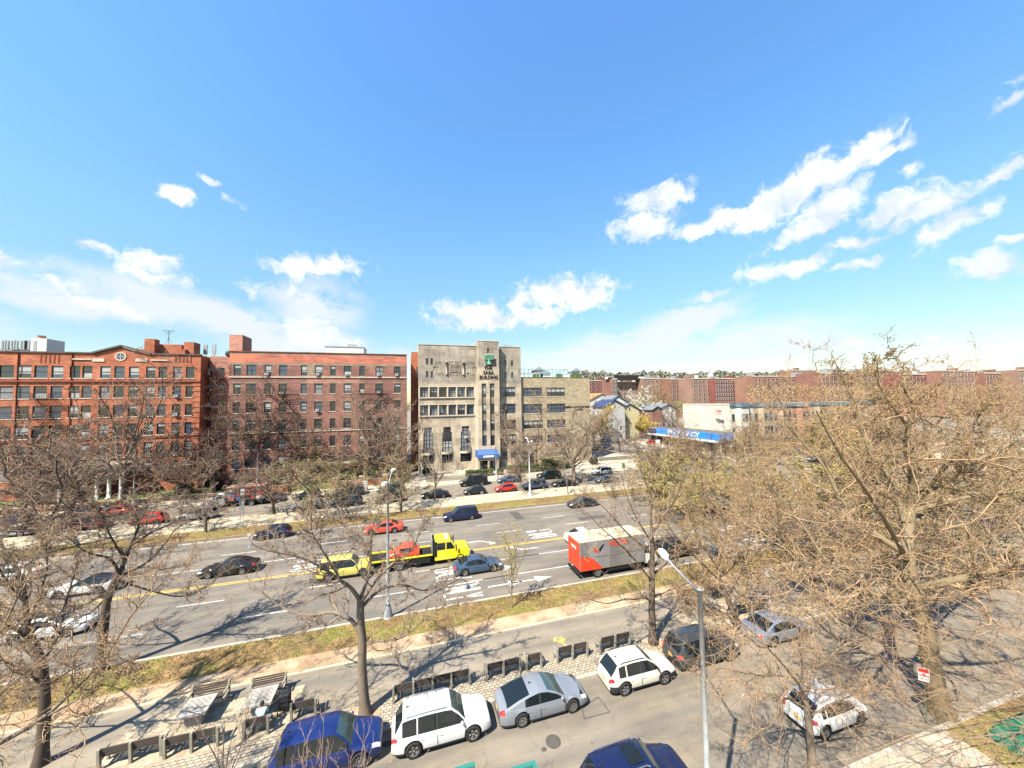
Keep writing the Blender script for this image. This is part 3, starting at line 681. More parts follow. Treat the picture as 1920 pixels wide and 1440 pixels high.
# tree at the bench row, right of centre
hero('bare_tree', 'slim bare tree behind the cream crossover, its crown in front of the delivery truck', (15.23, 20.27),
     [(1225, 1210, 0, .24), (1222, 1150, 0, .21), (1222, 1110, 0, .2), (1223, 1060, 0, .17), (1223, 1010, 0, .14)],
     [([(1223, 1010, 0), (1220, 960, .1), (1223, 930, .2), (1205, 895, .4), (1200, 860, .5)], .10, .012),
      ([(1222, 1133, 0), (1210, 1117, -.3), (1195, 1125, -.7), (1170, 1122, -1.2), (1150, 1130, -1.5), (1127, 1132, -1.8), (1100, 1122, -2.1)], .08, .012),
      ([(1224, 1040, 0), (1187, 1010, .5), (1162, 985, .9), (1137, 955, 1.3), (1112, 935, 1.6), (1085, 915, 2.)], .09, .012),
      ([(1223, 1000, 0), (1245, 970, -.5), (1265, 940, -.9), (1280, 900, -1.2), (1300, 870, -1.5)], .08, .012),
      ([(1222, 1090, 0), (1190, 1050, -.8), (1150, 1010, -1.4), (1120, 985, -1.9), (1100, 960, -2.2)], .08, .012),
      ([(1222, 1080, 0), (1255, 1050, .6), (1285, 1010, 1.1), (1310, 960, 1.6), (1325, 920, 2.)], .09, .012),
      ([(1222, 1120, 0), (1250, 1110, .8), (1285, 1095, 1.5), (1320, 1080, 2.1)], .06, .012),
      ([(1223, 1020, 0), (1195, 975, -.2), (1175, 930, -.3), (1165, 890, -.5)], .07, .012)],
     [(13, .15, (.5, 1.25), .46, .55, 8, .23, .3, .016), (9, .15, (.45, 1.2), .5, .58, 6, .26, .2, .011), (5, .12, (.45, 1.2), .55, .7, 4, .28, .1, .008)],
     [m_barkd], [m_twig, m_budt], 105, 1.6, .04)
# leaning tree right of the near lamp post
hero('budding_tree', 'dark leaning tree right of the near lamp post beside the benches', (20.9, 19.3),
     [(1408, 1200, 0, .2), (1390, 1177, 0, .18), (1375, 1150, .1, .16), (1362, 1120, .2, .15), (1352, 1090, .3, .13)],
     [([(1352, 1090, .3), (1345, 1065, .3), (1352, 1040, .4), (1365, 1000, .5), (1350, 960, .7), (1340, 910, .8)], .09, .012),
      ([(1350, 1090, .3), (1320, 1060, -.2), (1290, 1030, -.7), (1260, 1000, -1.1), (1245, 970, -1.4)], .08, .012),
      ([(1362, 1120, .2), (1390, 1070, .6), (1420, 1030, 1.1), (1450, 990, 1.6), (1470, 950, 2)], .08, .012),
      ([(1355, 1110, .2), (1330, 1100, .8), (1300, 1085, 1.4), (1270, 1060, 2.0)], .06, .012),
      ([(1370, 1140, .2), (1400, 1110, -.6), (1440, 1090, -1.2), (1480, 1080, -1.8)], .07, .012),
      ([(1345, 1065, .3), (1310, 1010, .5), (1290, 960, .8), (1300, 920, 1)], .07, .012),
      ([(1375, 1150, .1), (1340, 1150, -.5), (1310, 1140, -1.), (1280, 1120, -1.5)], .06, .012),
      ([(1365, 1120, .2), (1400, 1050, 1.2), (1410, 980, 1.8), (1400, 900, 2.4)], .08, .012)],
     [(17, .15, (.5, 1.25), .46, .55, 8, .23, .3, .016), (9, .15, (.45, 1.2), .5, .58, 6, .26, .2, .011), (5, .12, (.45, 1.2), .55, .7, 4, .28, .1, .008)],
     [m_barkd], [m_twigt, m_budt], 106, 3.5, .05)
# the great tree on the right
LVB = [(18, .12, (.5, 1.3), .40, .5, 9, .22, .2, .018), (11, .12, (.45, 1.25), .46, .55, 6, .26, .1, .011), (7, .1, (.45, 1.2), .5, .65, 4, .28, .0, .0075)]
hero('budding_tree', 'huge mottled tree filling the right side, thick trunk beside the no parking sign', (25.25, 11.63),
     [(1768, 1350, 0, .40), (1755, 1290, 0, .38), (1743, 1232, 0, .36), (1735, 1172, .1, .35), (1717, 1122, .2, .34), (1703, 1085, .3, .32), (1700, 1030, .5, .29), (1703, 980, .7, .26), (1706, 940, .9, .23)],
     [([(1730, 1104, .2), (1750, 1096, -.2), (1770, 1091, -.5), (1822, 1081, -1.2), (1868, 1067, -1.7), (1911, 1053, -2.2), (1990, 1020, -3), (2080, 990, -3.6)], .22, .03),
      ([(1706, 937, .9), (1740, 917, .6), (1775, 905, .3), (1802, 877, .1), (1830, 865, -.1), (1860, 852, -.4), (1885, 838, -.6), (1960, 800, -1)], .20, .025),
      ([(1700, 980, .7), (1692, 947, 1.0), (1670, 915, 1.4), (1652, 887, 1.7), (1637, 862, 2), (1627, 825, 2.3), (1612, 800, 2.5), (1600, 765, 2.6), (1595, 740, 2.7), (1585, 707, 2.8), (1570, 692, 2.9), (1560, 665, 3)], .22, .02),
      ([(1705, 950, .9), (1712, 900, .5), (1712, 882, .3), (1700, 840, .1), (1702, 800, -.1), (1717, 762, -.3), (1697, 737, -.5), (1692, 715, -.6), (1695, 680, -.8)], .20, .02),
      ([(1827, 865, -.1), (1837, 825, .3), (1850, 807, .5), (1885, 780, .8), (1920, 740, 1.2)], .10, .015),
      ([(1712, 787, -.1), (1730, 780, .4), (1760, 780, .9), (1790, 785, 1.4), (1830, 760, 2)], .10, .015),
      ([(1706, 960, .8), (1747, 947, .2), (1775, 945, -.3), (1802, 932, -.7), (1865, 930, -1.5), (1915, 920, -2.2), (1980, 900, -3)], .14, .02),
      ([(1712, 1110, .2), (1672, 1125, 1.0), (1620, 1112, 2.), (1575, 1092, 2.9), (1542, 1045, 3.6), (1522, 1010, 4.1), (1500, 977, 4.6), (1475, 952, 5), (1450, 915, 5.4), (1435, 892, 5.7), (1405, 860, 6.)], .16, .02),
      ([(1702, 1040, .4), (1650, 1010, 1.2), (1610, 975, 1.9), (1580, 945, 2.4), (1557, 902, 2.9), (1550, 882, 3.1), (1535, 857, 3.3), (1505, 837, 3.7), (1487, 805, 4), (1472, 770, 4.2), (1460, 742, 4.4), (1440, 722, 4.6)], .17, .02),
      ([(1700, 1050, .4), (1680, 1010, -.6), (1650, 960, -1.4), (1610, 900, -2), (1560, 830, -2.5), (1530, 770, -2.8)], .14, .02),
      ([(1702, 1000, .6), (1730, 960, 1.8), (1760, 900, 2.8), (1790, 840, 3.6), (1800, 780, 4.2), (1810, 720, 4.6)], .14, .02),
      ([(1595, 740, 2.7), (1620, 705, 2.2), (1640, 685, 1.8), (1665, 665, 1.4)], .07, .012),
      ([(1702, 800, -.1), (1670, 760, -.8), (1650, 730, -1.3), (1640, 700, -1.6)], .08, .012),
      ([(1703, 1070, .3), (1660, 1080, -1.2), (1600, 1070, -2.2), (1540, 1060, -3), (1490, 1050, -3.6)], .10, .015),
      ([(1740, 917, .6), (1790, 850, -.8), (1830, 790, -1.5), (1860, 730, -2)], .10, .015),
      ([(1730, 1150, .1), (1760, 1110, 1.2), (1800, 1060, 2.4), (1860, 1010, 3.4), (1920, 960, 4.2)], .10, .015)],
     LVB, [m_plane], [m_twigt, m_budt], 107, 3.4, .045, 1.4)
# small near tree in front of the white hatchback
hero('bare_tree', 'thin pale tree in the foreground standing in front of the white hatchback', (16.67, 11.4),
     [(1524, 1460, 0, .17), (1522, 1412, 0, .15), (1516, 1351, 0, .135), (1510, 1309, 0, .12)],
     [([(1510, 1309, 0), (1498, 1285, -.2), (1486, 1269, -.3), (1458, 1238, -.7), (1440, 1220, -1), (1400, 1180, -1.5), (1370, 1160, -1.8)], .07, .008),
      ([(1511, 1305, 0), (1518, 1285, .2), (1528, 1253, .4), (1562, 1226, .7), (1583, 1195, .9), (1605, 1168, 1.1), (1630, 1130, 1.4)], .07, .008),
      ([(1577, 1210, .8), (1610, 1200, .6), (1654, 1199, .3), (1715, 1202, -.1), (1760, 1210, -.4)], .035, .006),
      ([(1513, 1330, 0), (1480, 1310, .6), (1440, 1300, 1.1), (1400, 1290, 1.5)], .045, .007),
      ([(1515, 1345, 0), (1560, 1320, -.5), (1610, 1300, -1), (1660, 1290, -1.4)], .045, .007),
      ([(1510, 1309, 0), (1505, 1260, .5), (1500, 1210, .9), (1490, 1150, 1.2)], .05, .007),
      ([(1486, 1269, -.3), (1430, 1270, -.8), (1380, 1260, -1.2), (1330, 1250, -1.5)], .04, .007)],
     [(19, .12, (.45, 1.2), .55, .5, 8, .2, .1, .012), (8, .15, (.4, 1.1), .55, .58, 6, .24, .05, .007), (5, .12, (.4, 1.1), .6, .7, 4, .24, .0, .005)],
     [m_bark], [m_twigt, m_budb], 108, .6, .03)
# trees outside the frame whose outer boughs come into view
hero('bare_tree', 'pale outer boughs of a tree beyond the bottom right corner, over the green cover', (38, 5.0),
     [(2700, 1900, 0, .3), (2650, 1700, 0, .28), (2600, 1500, 0, .25), (2560, 1380, 0, .22)],
     [([(2560, 1380, 0), (2350, 1300, 1.5), (2150, 1270, 2.6), (2000, 1260, 3.3), (1880, 1275, 3.9), (1780, 1300, 4.3), (1700, 1330, 4.6)], .12, .01),
      ([(2560, 1400, 0), (2400, 1420, 1), (2200, 1400, 2), (2050, 1380, 2.6), (1900, 1370, 3.2), (1790, 1390, 3.6), (1700, 1420, 3.9)], .11, .01),
      ([(2560, 1380, 0), (2400, 1250, .5), (2200, 1160, 1.5), (2050, 1130, 2.3), (1950, 1150, 2.8), (1860, 1180, 3.2)], .11, .01),
      ([(2150, 1270, 2.6), (2030, 1330, 3.2), (1930, 1340, 3.8), (1840, 1360, 4.2), (1740, 1400, 4.6)], .06, .008),
      ([(2560, 1420, 0), (2300, 1480, 1.2), (2100, 1470, 2.2), (1950, 1450, 2.8), (1850, 1440, 3.3), (1760, 1450, 3.8)], .1, .01)],
     [(20, .15, (.4, 1.1), .40, .5, 8, .14, .1, .012), (9, .12, (.4, 1.1), .55, .58, 6, .18, .05, .007), (4, .12, (.4, 1.1), .6, .7, 4, .2, .0, .005)],
     [m_bark], [m_twigt, m_budb], 109, .5, .03)
# treetops poking into the bottom of the picture
def tip(label, px, py, W, h, seed, m):
    rng = np.random.default_rng(seed); p = V(px, py, W)
    n = 7; P = np.repeat(np.array([[p.x, p.y, p.z-h]]), n, 0); P += rng.normal(0, .02, P.shape)
    D = np.stack([rng.normal(0, .30, n), rng.normal(0, .30, n), np.ones(n)], 1); D[0] = (0, 0, 1)
    L = rng.uniform(.6, 1.05, n)*h; poly, rad = grow(P, D, L, np.full(n, .022), 9, .07, .4, rng, .3)
    loc = np.array([p.x, p.y, .14])
    tp = np.array([[p.x, p.y, .05], [p.x, p.y, (p.z-h)*.5], [p.x, p.y, p.z-h+.05]]); tk, _ = resample(tp, 6)
    root = thing('young_street_tree', label, 'tree', tuple(loc))
    link_mesh('trunk', limb_mesh([(tk-loc, np.linspace(.06, .026, 6))]+[(poly[q]-loc, rad[q]) for q in range(n)], [m_bark], 6), root)
    link_mesh('crown', crown_mesh(poly-loc, rad, L, rng, [(7, .15, (.3, .8), .4, .6, 4, .1, .4, .006), (4, .2, (.3, .8), .5, .7, 3, .14, .3, .004)], [m, m_budb], .5, .025), root)
tip('reddish twigs of a young street tree in front of the blue car', 590, 1375, 11.0, 2.4, 201, m_twigr)
tip('reddish twigs of a young street tree crossing the door of the blue car', 668, 1385, 11.0, 2.2, 203, m_twigr)
tip('grey upright twigs of a young street tree in front of the bench row', 425, 1290, 14.5, 3.2, 202, m_twig)
ptree('sapling0', 960, 1143, 980, 'slender sapling with pale green leaves, left of the delivery truck', None)

FM = 'bare trees along the far mall'
ptree('grey0', 385, 1000, 868, 'bare tree on the far mall in front of the silver pickup nose', FM)
ptree('dark1', 514, 965, 838, 'bare tree with a pale forked trunk right of the crate truck', FM)
ptree('green0', 582, 978, 838, 'tree hazed with yellow green leaves beside the silver hatchback', FM, 1.0)
ptree('green1', 752, 962, 848, 'leafing tree next to the black car near the white lamp', FM, .95)
ptree('thin0', 815, 940, 800, 'thin bare tree rising in front of the black sedan', FM, 1.1)
ptree('thin0', 640, 985, 880, 'thin bare tree in front of the dark parked van', FM, 1.2)
ptree('grey1', 977, 922, 800, 'bare tree between the red hatchback and the navy wagon', FM, .8)
ptree('grey2', 1079, 909, 748, 'broad bare tree on the far mall before the beige school wing', FM, 1.05)
ptree('thin0', 1065, 928, 835, 'small bare tree in front of the broad bare one', FM, 1.1)
ptree('grey0', 1005, 883, 735, 'bare tree by the hedge in front of the school wing', None, .95)
ptree('grey1', 232, 945, 685, 'pale barked tree in front of the red apartment house gable', None, .75)
ptree('dark0', 85, 1040, 800, 'dark tree on the far mall at the far left', FM, 1.1)
ptree('grey2', 40, 985, 775, 'spreading grey tree left of the porch, on the far service road', None, 1.2)
ptree('dark2', 60, 950, 760, 'dark tree in the front garden left of the porch', None, 1.2)
ptree('grey0', 130, 985, 780, 'grey tree beside the dark green parked car', None, 1.1)
ptree('dark1', 330, 940, 800, 'bushy bare tree on the lawn right of the porch', None, 1.0)
ptree('dark0', 395, 930, 745, 'bare tree in front of the recessed red wing', None, .8)
YT = 'bare trees in the front yards'
ptree('dark2', 480, 905, 690, 'tall bare tree in front of the left half of the brown brick block', YT, .65)
ptree('dark1', 545, 905, 720, 'bare tree half covering the fire escape of the brown brick block', YT, .7)
ptree('grey1', 700, 905, 735, 'bare tree before the right half of the brown brick block', YT, .8)
ptree('grey2', 745, 905, 740, 'bare tree at the right corner of the brown brick block', YT, .7)
ptree('green0', 640, 905, 840, 'yellow green tree behind the low brick wall', None, 1.3)
ptree('green1', 590, 905, 838, 'yellow green tree left of the brick wall pier', None, 1.3)
ptree('green0', 710, 900, 850, 'green hazed tree right of the brick wall', None, 1.2)
ptree('thin0', 800, 895, 820, 'thin bare tree at the left corner of the school', None, 1.3)
ptree('grey0', 860, 900, 828, 'bare tree by the school driveway', None, .7) if False else None
ptree('dark0', 1162, 848, 770, 'tree at the corner beside the blue car on the side street', None, 1.0)
ptree('dark1', 1248, 905, 800, 'dark tree before the pharmacy, left of two thin ones', None, 1.1)
ptree('dark2', 1318, 895, 805, 'left of two dark trees before the blue pharmacy sign', None, .9)
ptree('dark0', 1336, 900, 815, 'right of two dark trees before the blue pharmacy sign', None, .85)
ptree('dark1', 1115, 838, 745, 'grey tree against the right edge of the school wing', None, .9)
ptree('yellow0', 1125, 830, 760, 'yellow flowering tree beside the school wing edge', 'yellow flowering trees', .8)
ptree('yellow1', 1205, 822, 770, 'yellow flowering tree above the red car', 'yellow flowering trees', .8)
ptree('yellow0', 1190, 818, 785, 'smaller yellow tree left of the one above the red car', 'yellow flowering trees', .9)
ptree('white0', 1200, 815, 733, 'white blossoming tree in front of the distant brick blocks', 'white blossom trees', .65)
ptree('white0', 1222, 812, 748, 'white blossoming tree right of the larger blossoming one', 'white blossom trees', .7)
ptree('tan1', 1240, 812, 712, 'tall tan tree in front of the distant brick blocks', None, .55)
ptree('tan0', 1215, 812, 722, 'tall brown tree behind the white blossom', None, .5)
ptree('dark2', 1268, 830, 748, 'dark leafless tree left of the graffiti wall', None, .7)
ptree('lime1', 1258, 962, 832, 'yellow green tree on the far mall near the junction', FM, 1.0)
ptree('lime0', 1318, 975, 855, 'low yellow green tree right of the dark red car roof', FM, 1.1)
ptree('lime1', 1400, 960, 850, 'yellow green tree left of the yellow warning sign', FM, 1.2)
ptree('yellow1', 1150, 815, 752, 'yellow flowering tree before the slate roofed house', 'yellow flowering trees', 1.0)
ptree('dark1', 1172, 822, 765, 'grey leafless tree before the cream yellow house', None, 1.0)
ptree('dark0', 1290, 868, 795, 'leafless tree in front of the left end of the blue sign', None, 1.0)
ptree('grey2', 1385, 885, 790, 'bare tree in front of the right end of the blue sign', None, 1.0)
ptree('tan3', 1415, 900, 775, 'tan tree before the bay windows next to the pharmacy', None, .9)
# the thicket of budding trees right of the junction and behind the great tree
TG = 'budding trees crowding the right side'
tl = [(29.5, 26.9, 7.5, 'budding tree on the grass strip right of the delivery truck'), (36.5, 27.2, 9.5, 'budding tree on the grass strip above the silver blue sedan'),
      (44, 27, 11, 'budding tree on the grass strip nearest the right junction'), (52, 26.5, 10.5, 'budding tree on the grass strip by the crossing bars'),
      (30, 20.3, 7.8, 'budding tree at the kerb above the person in white'), (39, 20.2, 9, 'budding tree at the kerb left of the black parked car'),
      (50, 20.1, 10, 'budding tree at the kerb right of the black parked car'),
      (43, 55.5, 9, 'budding tree on the far mall right of the leafing one'), (51, 57, 10.5, 'budding tree on the far mall by the maroon car'),
      (86, 53.5, 13, 'budding tree on the mall across the junction'), (95, 57, 13.5, 'second budding tree on the mall across the junction'), (106, 54, 14, 'third budding tree on the mall across the junction'),
      (120, 57, 14, 'fourth budding tree on the mall across the junction'), (86, 27, 14, 'budding tree on the strip across the side street'),
      (98, 26.5, 15, 'tall budding tree on the strip across the side street'), (112, 27, 15, 'far budding tree on the strip across the side street'), (130, 27, 15, 'last budding tree on the strip across the side street'),
      (91, 73, 11, 'budding tree in front of the row houses'), (102, 73.5, 12, 'budding tree before the bay windows of the row houses'), (115, 73, 12, 'budding tree further along the row houses'), (130, 74, 12.5, 'budding tree at the end of the row houses'),
      (66, 24, 12, 'budding tree at the junction corner behind the great tree'), (75, 45, 10, 'budding tree at the junction beyond the yellow sign')]
for i, (u, w, h, lb) in enumerate(tl):
    tm, cm, h0 = PR[('tan0', 'tan1', 'lime0', 'tan2', 'grey1', 'tan3', 'green1')[i % 7]]; s = h/h0
    root = thing('budding_tree', lb, 'tree', (u, w, .14), i*1.7, TG)
    for q, me in (('trunk', tm), ('crown', cm)): link_mesh(q, me, root, sc=(s*1.45, s*1.45, s))
# shrubs on the far mall that overlap the cars
BG = 'bare shrubs on the far mall'
for k, (px, py, yt, lb, kd) in enumerate([(500, 1012, 972, 'bare shrub in front of the dark car by the far kerb', 'bush0'), (655, 975, 925, 'twiggy shrub in front of the dark parked van', 'bush0'),
        (1095, 945, 905, 'brown shrub on the far mall right of the tall lamp', 'bush0'), (1150, 935, 890, 'brown shrub beside the dark grey car', 'bush0'), (1190, 940, 895, 'brown shrub before the blue black sedan', 'bush0'),
        (1230, 950, 890, 'green tinted shrub near the junction', 'bush1'), (200, 1000, 950, 'bare shrub on the far mall at the left', 'bush0'), (70, 1012, 960, 'low shrub at the far left of the mall', 'bush0')]):
    ptree(kd, px, py, yt, lb, BG, 1.0, cat='shrub')
# clipped hedges and evergreen shrubs
def hedge(name, label, x0, x1, y0, y1, h, m, n, seed, round_=False, cat='hedge', bit=.16, group=None):
    rng = np.random.default_rng(seed); c = np.array([(x0+x1)/2, (y0+y1)/2, .15])
    P = rng.uniform(-1, 1, (n, 3))
    if round_:
        P = unit(P)*rng.uniform(.75, 1.02, (n, 1))
    else:
        ax = rng.integers(0, 3, n); sg = np.where(rng.random(n) < .5, -1, 1); ax = np.where(rng.random(n) < .5, 2, ax); sg = np.where(ax == 2, 1, sg)
        P[np.arange(n), ax] = sg*rng.uniform(.85, 1.03, n)
    P += .06*np.sin(P[:, [1, 2, 0]]*9+seed)
    P = P*np.array([(x1-x0)/2, (y1-y0)/2, h/2])+np.array([0, 0, h/2])
    P[:, 2] = np.maximum(P[:, 2], .03)
    v = bits(P, bit, rng); root = thing(name, label, cat, tuple(c), 0, group)
    link_mesh('foliage', np_mesh('foliage', v, 4, [m]), root)
    b = MB()
    b.ball((c[0], c[1], c[2]+h*.48), ((x1-x0)*.42, (y1-y0)*.40, h*.46)) if round_ else b.box(x0+.12, x1-.12, y0+.12, y1-.12, .1, h+.02)
    b.build('branches', m_everd, root)
HG = 'clipped hedges before the school'
hedge('hedge', 'clipped green hedge left of the school entrance drive', 11.8, 17.6, 74.6, 76.4, 1.3, m_ever, 3500, 1, group=HG)
hedge('hedge', 'long clipped green hedge along the school wing, behind the black cars', 21.2, 29.5, 75.0, 76.8, 1.6, m_ever, 5000, 2, group=HG)
hedge('hedge', 'tall clipped hedge at the right end of the school frontage', 29.8, 36.5, 76.2, 78.2, 2.3, m_ever, 5000, 3, group=HG)
hedge('round_shrub', 'small ball shaped shrub beside the light pole at the school drive', 18.2, 20.0, 74.4, 76.1, 1.4, m_ever, 1600, 4, True, 'shrub')
sh = [(-54, 79, 3.2, 2.6, m_everd, 'dark evergreen shrub left of the porch'), (-60, 80, 3.4, 3.2, m_everd, 'dark evergreen shrub at the far left garden'), (-66, 78, 3.8, 2.8, m_ever, 'large green shrub at the left edge of the garden'), (-39, 79.5, 3, 2.2, m_ever, 'green shrub right of the porch'),
      (-35, 81, 2.6, 2.4, m_everd, 'dark shrub under the recessed red wing'), (-30, 79, 3.2, 2.2, m_ever, 'green shrub at the left corner of the brown brick block'), (-25, 80.5, 3, 2.8, m_everd, 'dark shrub below the left fire escape'),
      (-19, 80, 3.4, 3.6, m_everd, 'tall dark bluish shrub in the middle of the brick front yard'), (-12, 79.5, 3.2, 2.4, m_ever, 'green shrub behind the low brick wall'), (-7, 80, 3.0, 2.6, m_ever, 'bright green shrub at the brick block entrance'), (-3, 80, 2.6, 3.0, m_everd, 'dark shrub by the right corner of the brick block'),
      (4, 81, 2.0, 1.6, m_everd, 'low dark shrub at the left corner of the school'), (44, 79, 2.4, 1.8, m_everd, 'low dark shrub by the school wing corner')]
for i, (u, w, d, h, m, lb) in enumerate(sh): hedge('evergreen_shrub', lb, u-d/2, u+d/2, w-d*.4, w+d*.4, h, m, 1500, 20+i, True, 'shrub', .22, 'evergreen shrubs in the front gardens')
# ---------------------------------------------------------------- buildings
FW = 84.0                                 # facade plane of the row across the avenue
def px2(x, y, W=FW): p = V(x, y, W); return p.x, p.z
m_brr = mat('brick_orange_red', (.38, .125, .065), .92, .22, .35, build=chain(blocks(.8, .26, .02, (.26, .10, .06), 'XZ', .35), stains((.22, .09, .06), .5), patchy((.46, .20, .13), .25, .55, .75, .6)))
m_brr2 = mat('brick_pale_red', (.40, .19, .14), .92, .15, .35, build=chain(blocks(.8, .26, .02, (.30, .17, .13), 'XZ', .35), stains((.30, .13, .1), .5)))
m_brb = mat('brick_brown', (.225, .108, .085), .92, .22, .4, build=chain(blocks(.8, .26, .02, (.25, .13, .10), 'XZ', .35), stains((.14, .07, .06), .5), patchy((.30, .15, .11), .3, .5, .72, .55)))
m_buff = mat('brick_buff_grey', (.27, .205, .145), .92, .2, .5, build=chain(blocks(.8, .26, .02, (.2, .15, .11), 'XZ', .3), stains((.16, .12, .09), .5)))
m_redband = mat('glazed_red_band', (.46, .15, .10), .8, .25, .6, build=chain(blocks(2.5, .25, .03, (.35, .14, .1), 'XZ', .4), patchy((.55, .14, .07), .08, .5, .56, .8)))
m_stone = mat('limestone_weathered', (.41, .34, .25), .92, .16, .6, build=chain(blocks(2.4, 1.5, .025, (.16, .13, .10), 'XZ', .55), stains((.17, .14, .11), .65, (.55, .55, .12)), patchy((.44, .36, .27), .25, .5, .7, .5)))
m_stoneu = mat('limestone_grey', (.30, .26, .21), .92, .2, .5, build=chain(blocks(2.4, 1.5, .025, (.14, .12, .10), 'XZ', .55), stains((.13, .11, .09), .75, (.6, .6, .12)), patchy((.38, .32, .25), .4, .5, .7, .5)))
m_stoneg = mat('limestone_sooty', (.25, .215, .17), .92, .25, .5, build=chain(blocks(2.4, 1.5, .02, (.12, .10, .08), 'XZ', .5), stains((.10, .085, .07), .8, (.6, .6, .15))))
m_tanb = mat('brick_tan', (.36, .29, .19), .92, .12, .4, build=chain(blocks(.8, .3, .02, (.27, .21, .14), 'XZ', .4), stains((.22, .17, .12), .5, (.2, .2, .3))))
m_trim = mat('stone_trim', (.50, .43, .34), .85, .15, 1)
m_trimr = mat('trim_dark_red', (.20, .05, .03), .85, .2, 1)
m_roof = mat('roof_tar', (.10, .095, .09), .9, .3, .4)
m_roofs = mat('roof_silver', (.5, .5, .5), .6, .2, .4)
m_frame = mat('window_frame_dark', (.035, .032, .03), .6)
m_framew = mat('window_frame_white', (.55, .54, .50), .6)
m_glass = mat('window_glass', (.02, .028, .035), .08, spec=.9)
m_glassb = mat('window_glass_blue', (.045, .07, .105), .06, spec=.9)
m_blind = mat('window_blind', (.36, .37, .36), .6, .15, 3)
m_curt = mat('window_curtain', (.20, .20, .21), .8, .3, 4)
m_ac = mat('air_conditioner_white', (.60, .59, .55), .6, .1, 4)
m_iron = mat('iron_dark', (.022, .018, .018), .6)
m_ironr = mat('iron_red_brown', (.16, .035, .025), .7)
m_metal = mat('galvanised_metal', (.42, .43, .43), .45, .1, 3, metal=.5)
m_whitep = mat('white_painted', (.60, .59, .56), .6, .08, 2)
m_blue = mat('awning_blue', (.05, .11, .28), .7)
m_black = mat('black_letters', (.012, .012, .012), .6)
m_copper = mat('verdigris', (.16, .48, .30), .6, .15, 6)
RNG = random.Random(5)
_win = {}
def win_mesh(w, h, nx, rail, kind, fm):
    key = (round(w, 2), round(h, 2), nx, rail, kind, fm.name)
    if key in _win: return _win[key]
    f = MB(); t = .07
    f.box(-w/2, -w/2+t, -.06, .04, 0, h); f.box(w/2-t, w/2, -.06, .04, 0, h)
    f.box(-w/2+t, w/2-t, -.06, .04, 0, t); f.box(-w/2+t, w/2-t, -.06, .04, h-t, h)
    for k in range(1, nx): x = -w/2+w*k/nx; f.box(x-t*.6, x+t*.6, -.055, .035, t, h-t)
    for k in range(rail): z = h*(k+1)/(rail+1); f.box(-w/2+t, w/2-t, -.05, .03, z-.04, z+.04)
    g = MB(); g.box(-w/2+t, w/2-t, -.0, .012, t, h-t, 0)
    rr = random.Random(hash(kind) % 97 if False else sum(map(ord, kind)))
    for k in range(nx):
        x0 = -w/2+w*k/nx+.1; x1 = -w/2+w*(k+1)/nx-.1
        if kind == 'blind': g.quad((x0, -.004, h*.45), (x1, -.004, h*.45), (x1, -.004, h-t), (x0, -.004, h-t), 1)
        if kind in ('shade3', 'shade6'): q = .7 if kind == 'shade3' else .35; g.quad((x0, -.004, h*q), (x1, -.004, h*q), (x1, -.004, h-t), (x0, -.004, h-t), 1)
        if kind == 'low': g.quad((x0, -.004, t), (x1, -.004, t), (x1, -.004, h*.4), (x0, -.004, h*.4), 1)
        if kind == 'full': g.quad((x0, -.004, t), (x1, -.004, t), (x1, -.004, h*.93), (x0, -.004, h*.93), 2)
        if kind == 'half' and k % 2 == 0: g.quad((x0, -.004, h*.3), (x1, -.004, h*.3), (x1, -.004, h*.9), (x0, -.004, h*.9), 1)
    _win[key] = (f.mesh('window', fm), g.mesh('pane', [m_glassb if kind in ('blue', 'half') else m_glass, m_blind, m_curt]))
    return _win[key]
def window(parent, u, z, w, h, W, nx=1, rail=1, kind=None, fm=None, deep=.16, sill=None, rz=0, lint=None):
    kind = kind or RNG.choice(['plain', 'plain', 'plain', 'plain', 'blue', 'blue', 'half', 'full', 'low', 'shade3', 'shade3', 'shade6'])
    a, g = win_mesh(w, h, nx, rail, kind, fm or m_frame); L = parent.location
    o = link_mesh('window', a, parent, (u-L.x, W+deep-L.y, z-L.z), rz); link_mesh('pane', g, o, (0, .0, 0))
    if sill: b = MB(); b.box(-w/2-.12, w/2+.12, -deep-.07, -.065, -.17, -.005); so = b.build('sill', sill, None); so.parent = o
    if lint: b = MB(); b.box(-w/2-.2, w/2+.2, -deep-.035, -deep-.003, h+.01, h+.32); so = b.build('lintel', lint, None); so.parent = o
    return o
def facade(b, u0, u1, z0, z1, W, ops, m=0, rev=.28, mfun=None):
    """a wall in the plane y=W with real openings and reveals"""
    us = sorted({u0, u1, *[q for o in ops for q in o[:2]]}); zs = sorted({z0, z1, *[q for o in ops for q in o[2:4]]})
    if mfun: zs = sorted({*zs, *[z for z in mfun[0] if z0 < z < z1]})
    us = [q for q in us if u0 <= q <= u1]; zs = [q for q in zs if z0 <= q <= z1]
    for i in range(len(us)-1):
        cu = (us[i]+us[i+1])/2
        for j in range(len(zs)-1):
            cz = (zs[j]+zs[j+1])/2
            if any(o[0] < cu < o[1] and o[2] < cz < o[3] for o in ops): continue
            mm = mfun[1](cu, cz) if mfun else m
            b.quad((us[i], W, zs[j]), (us[i+1], W, zs[j]), (us[i+1], W, zs[j+1]), (us[i], W, zs[j+1]), mm)
    for (a, c, d, e) in ops:
        b.quad((a, W, d), (a, W+rev, d), (c, W+rev, d), (c, W, d), m); b.quad((a, W, e), (c, W, e), (c, W+rev, e), (a, W+rev, e), m)
        b.quad((a, W, d), (a, W, e), (a, W+rev, e), (a, W+rev, d), m); b.quad((c, W, d), (c, W+rev, d), (c, W+rev, e), (c, W, e), m)
        b.quad((a, W+rev, d), (c, W+rev, d), (c, W+rev, e), (a, W+rev, e), m)
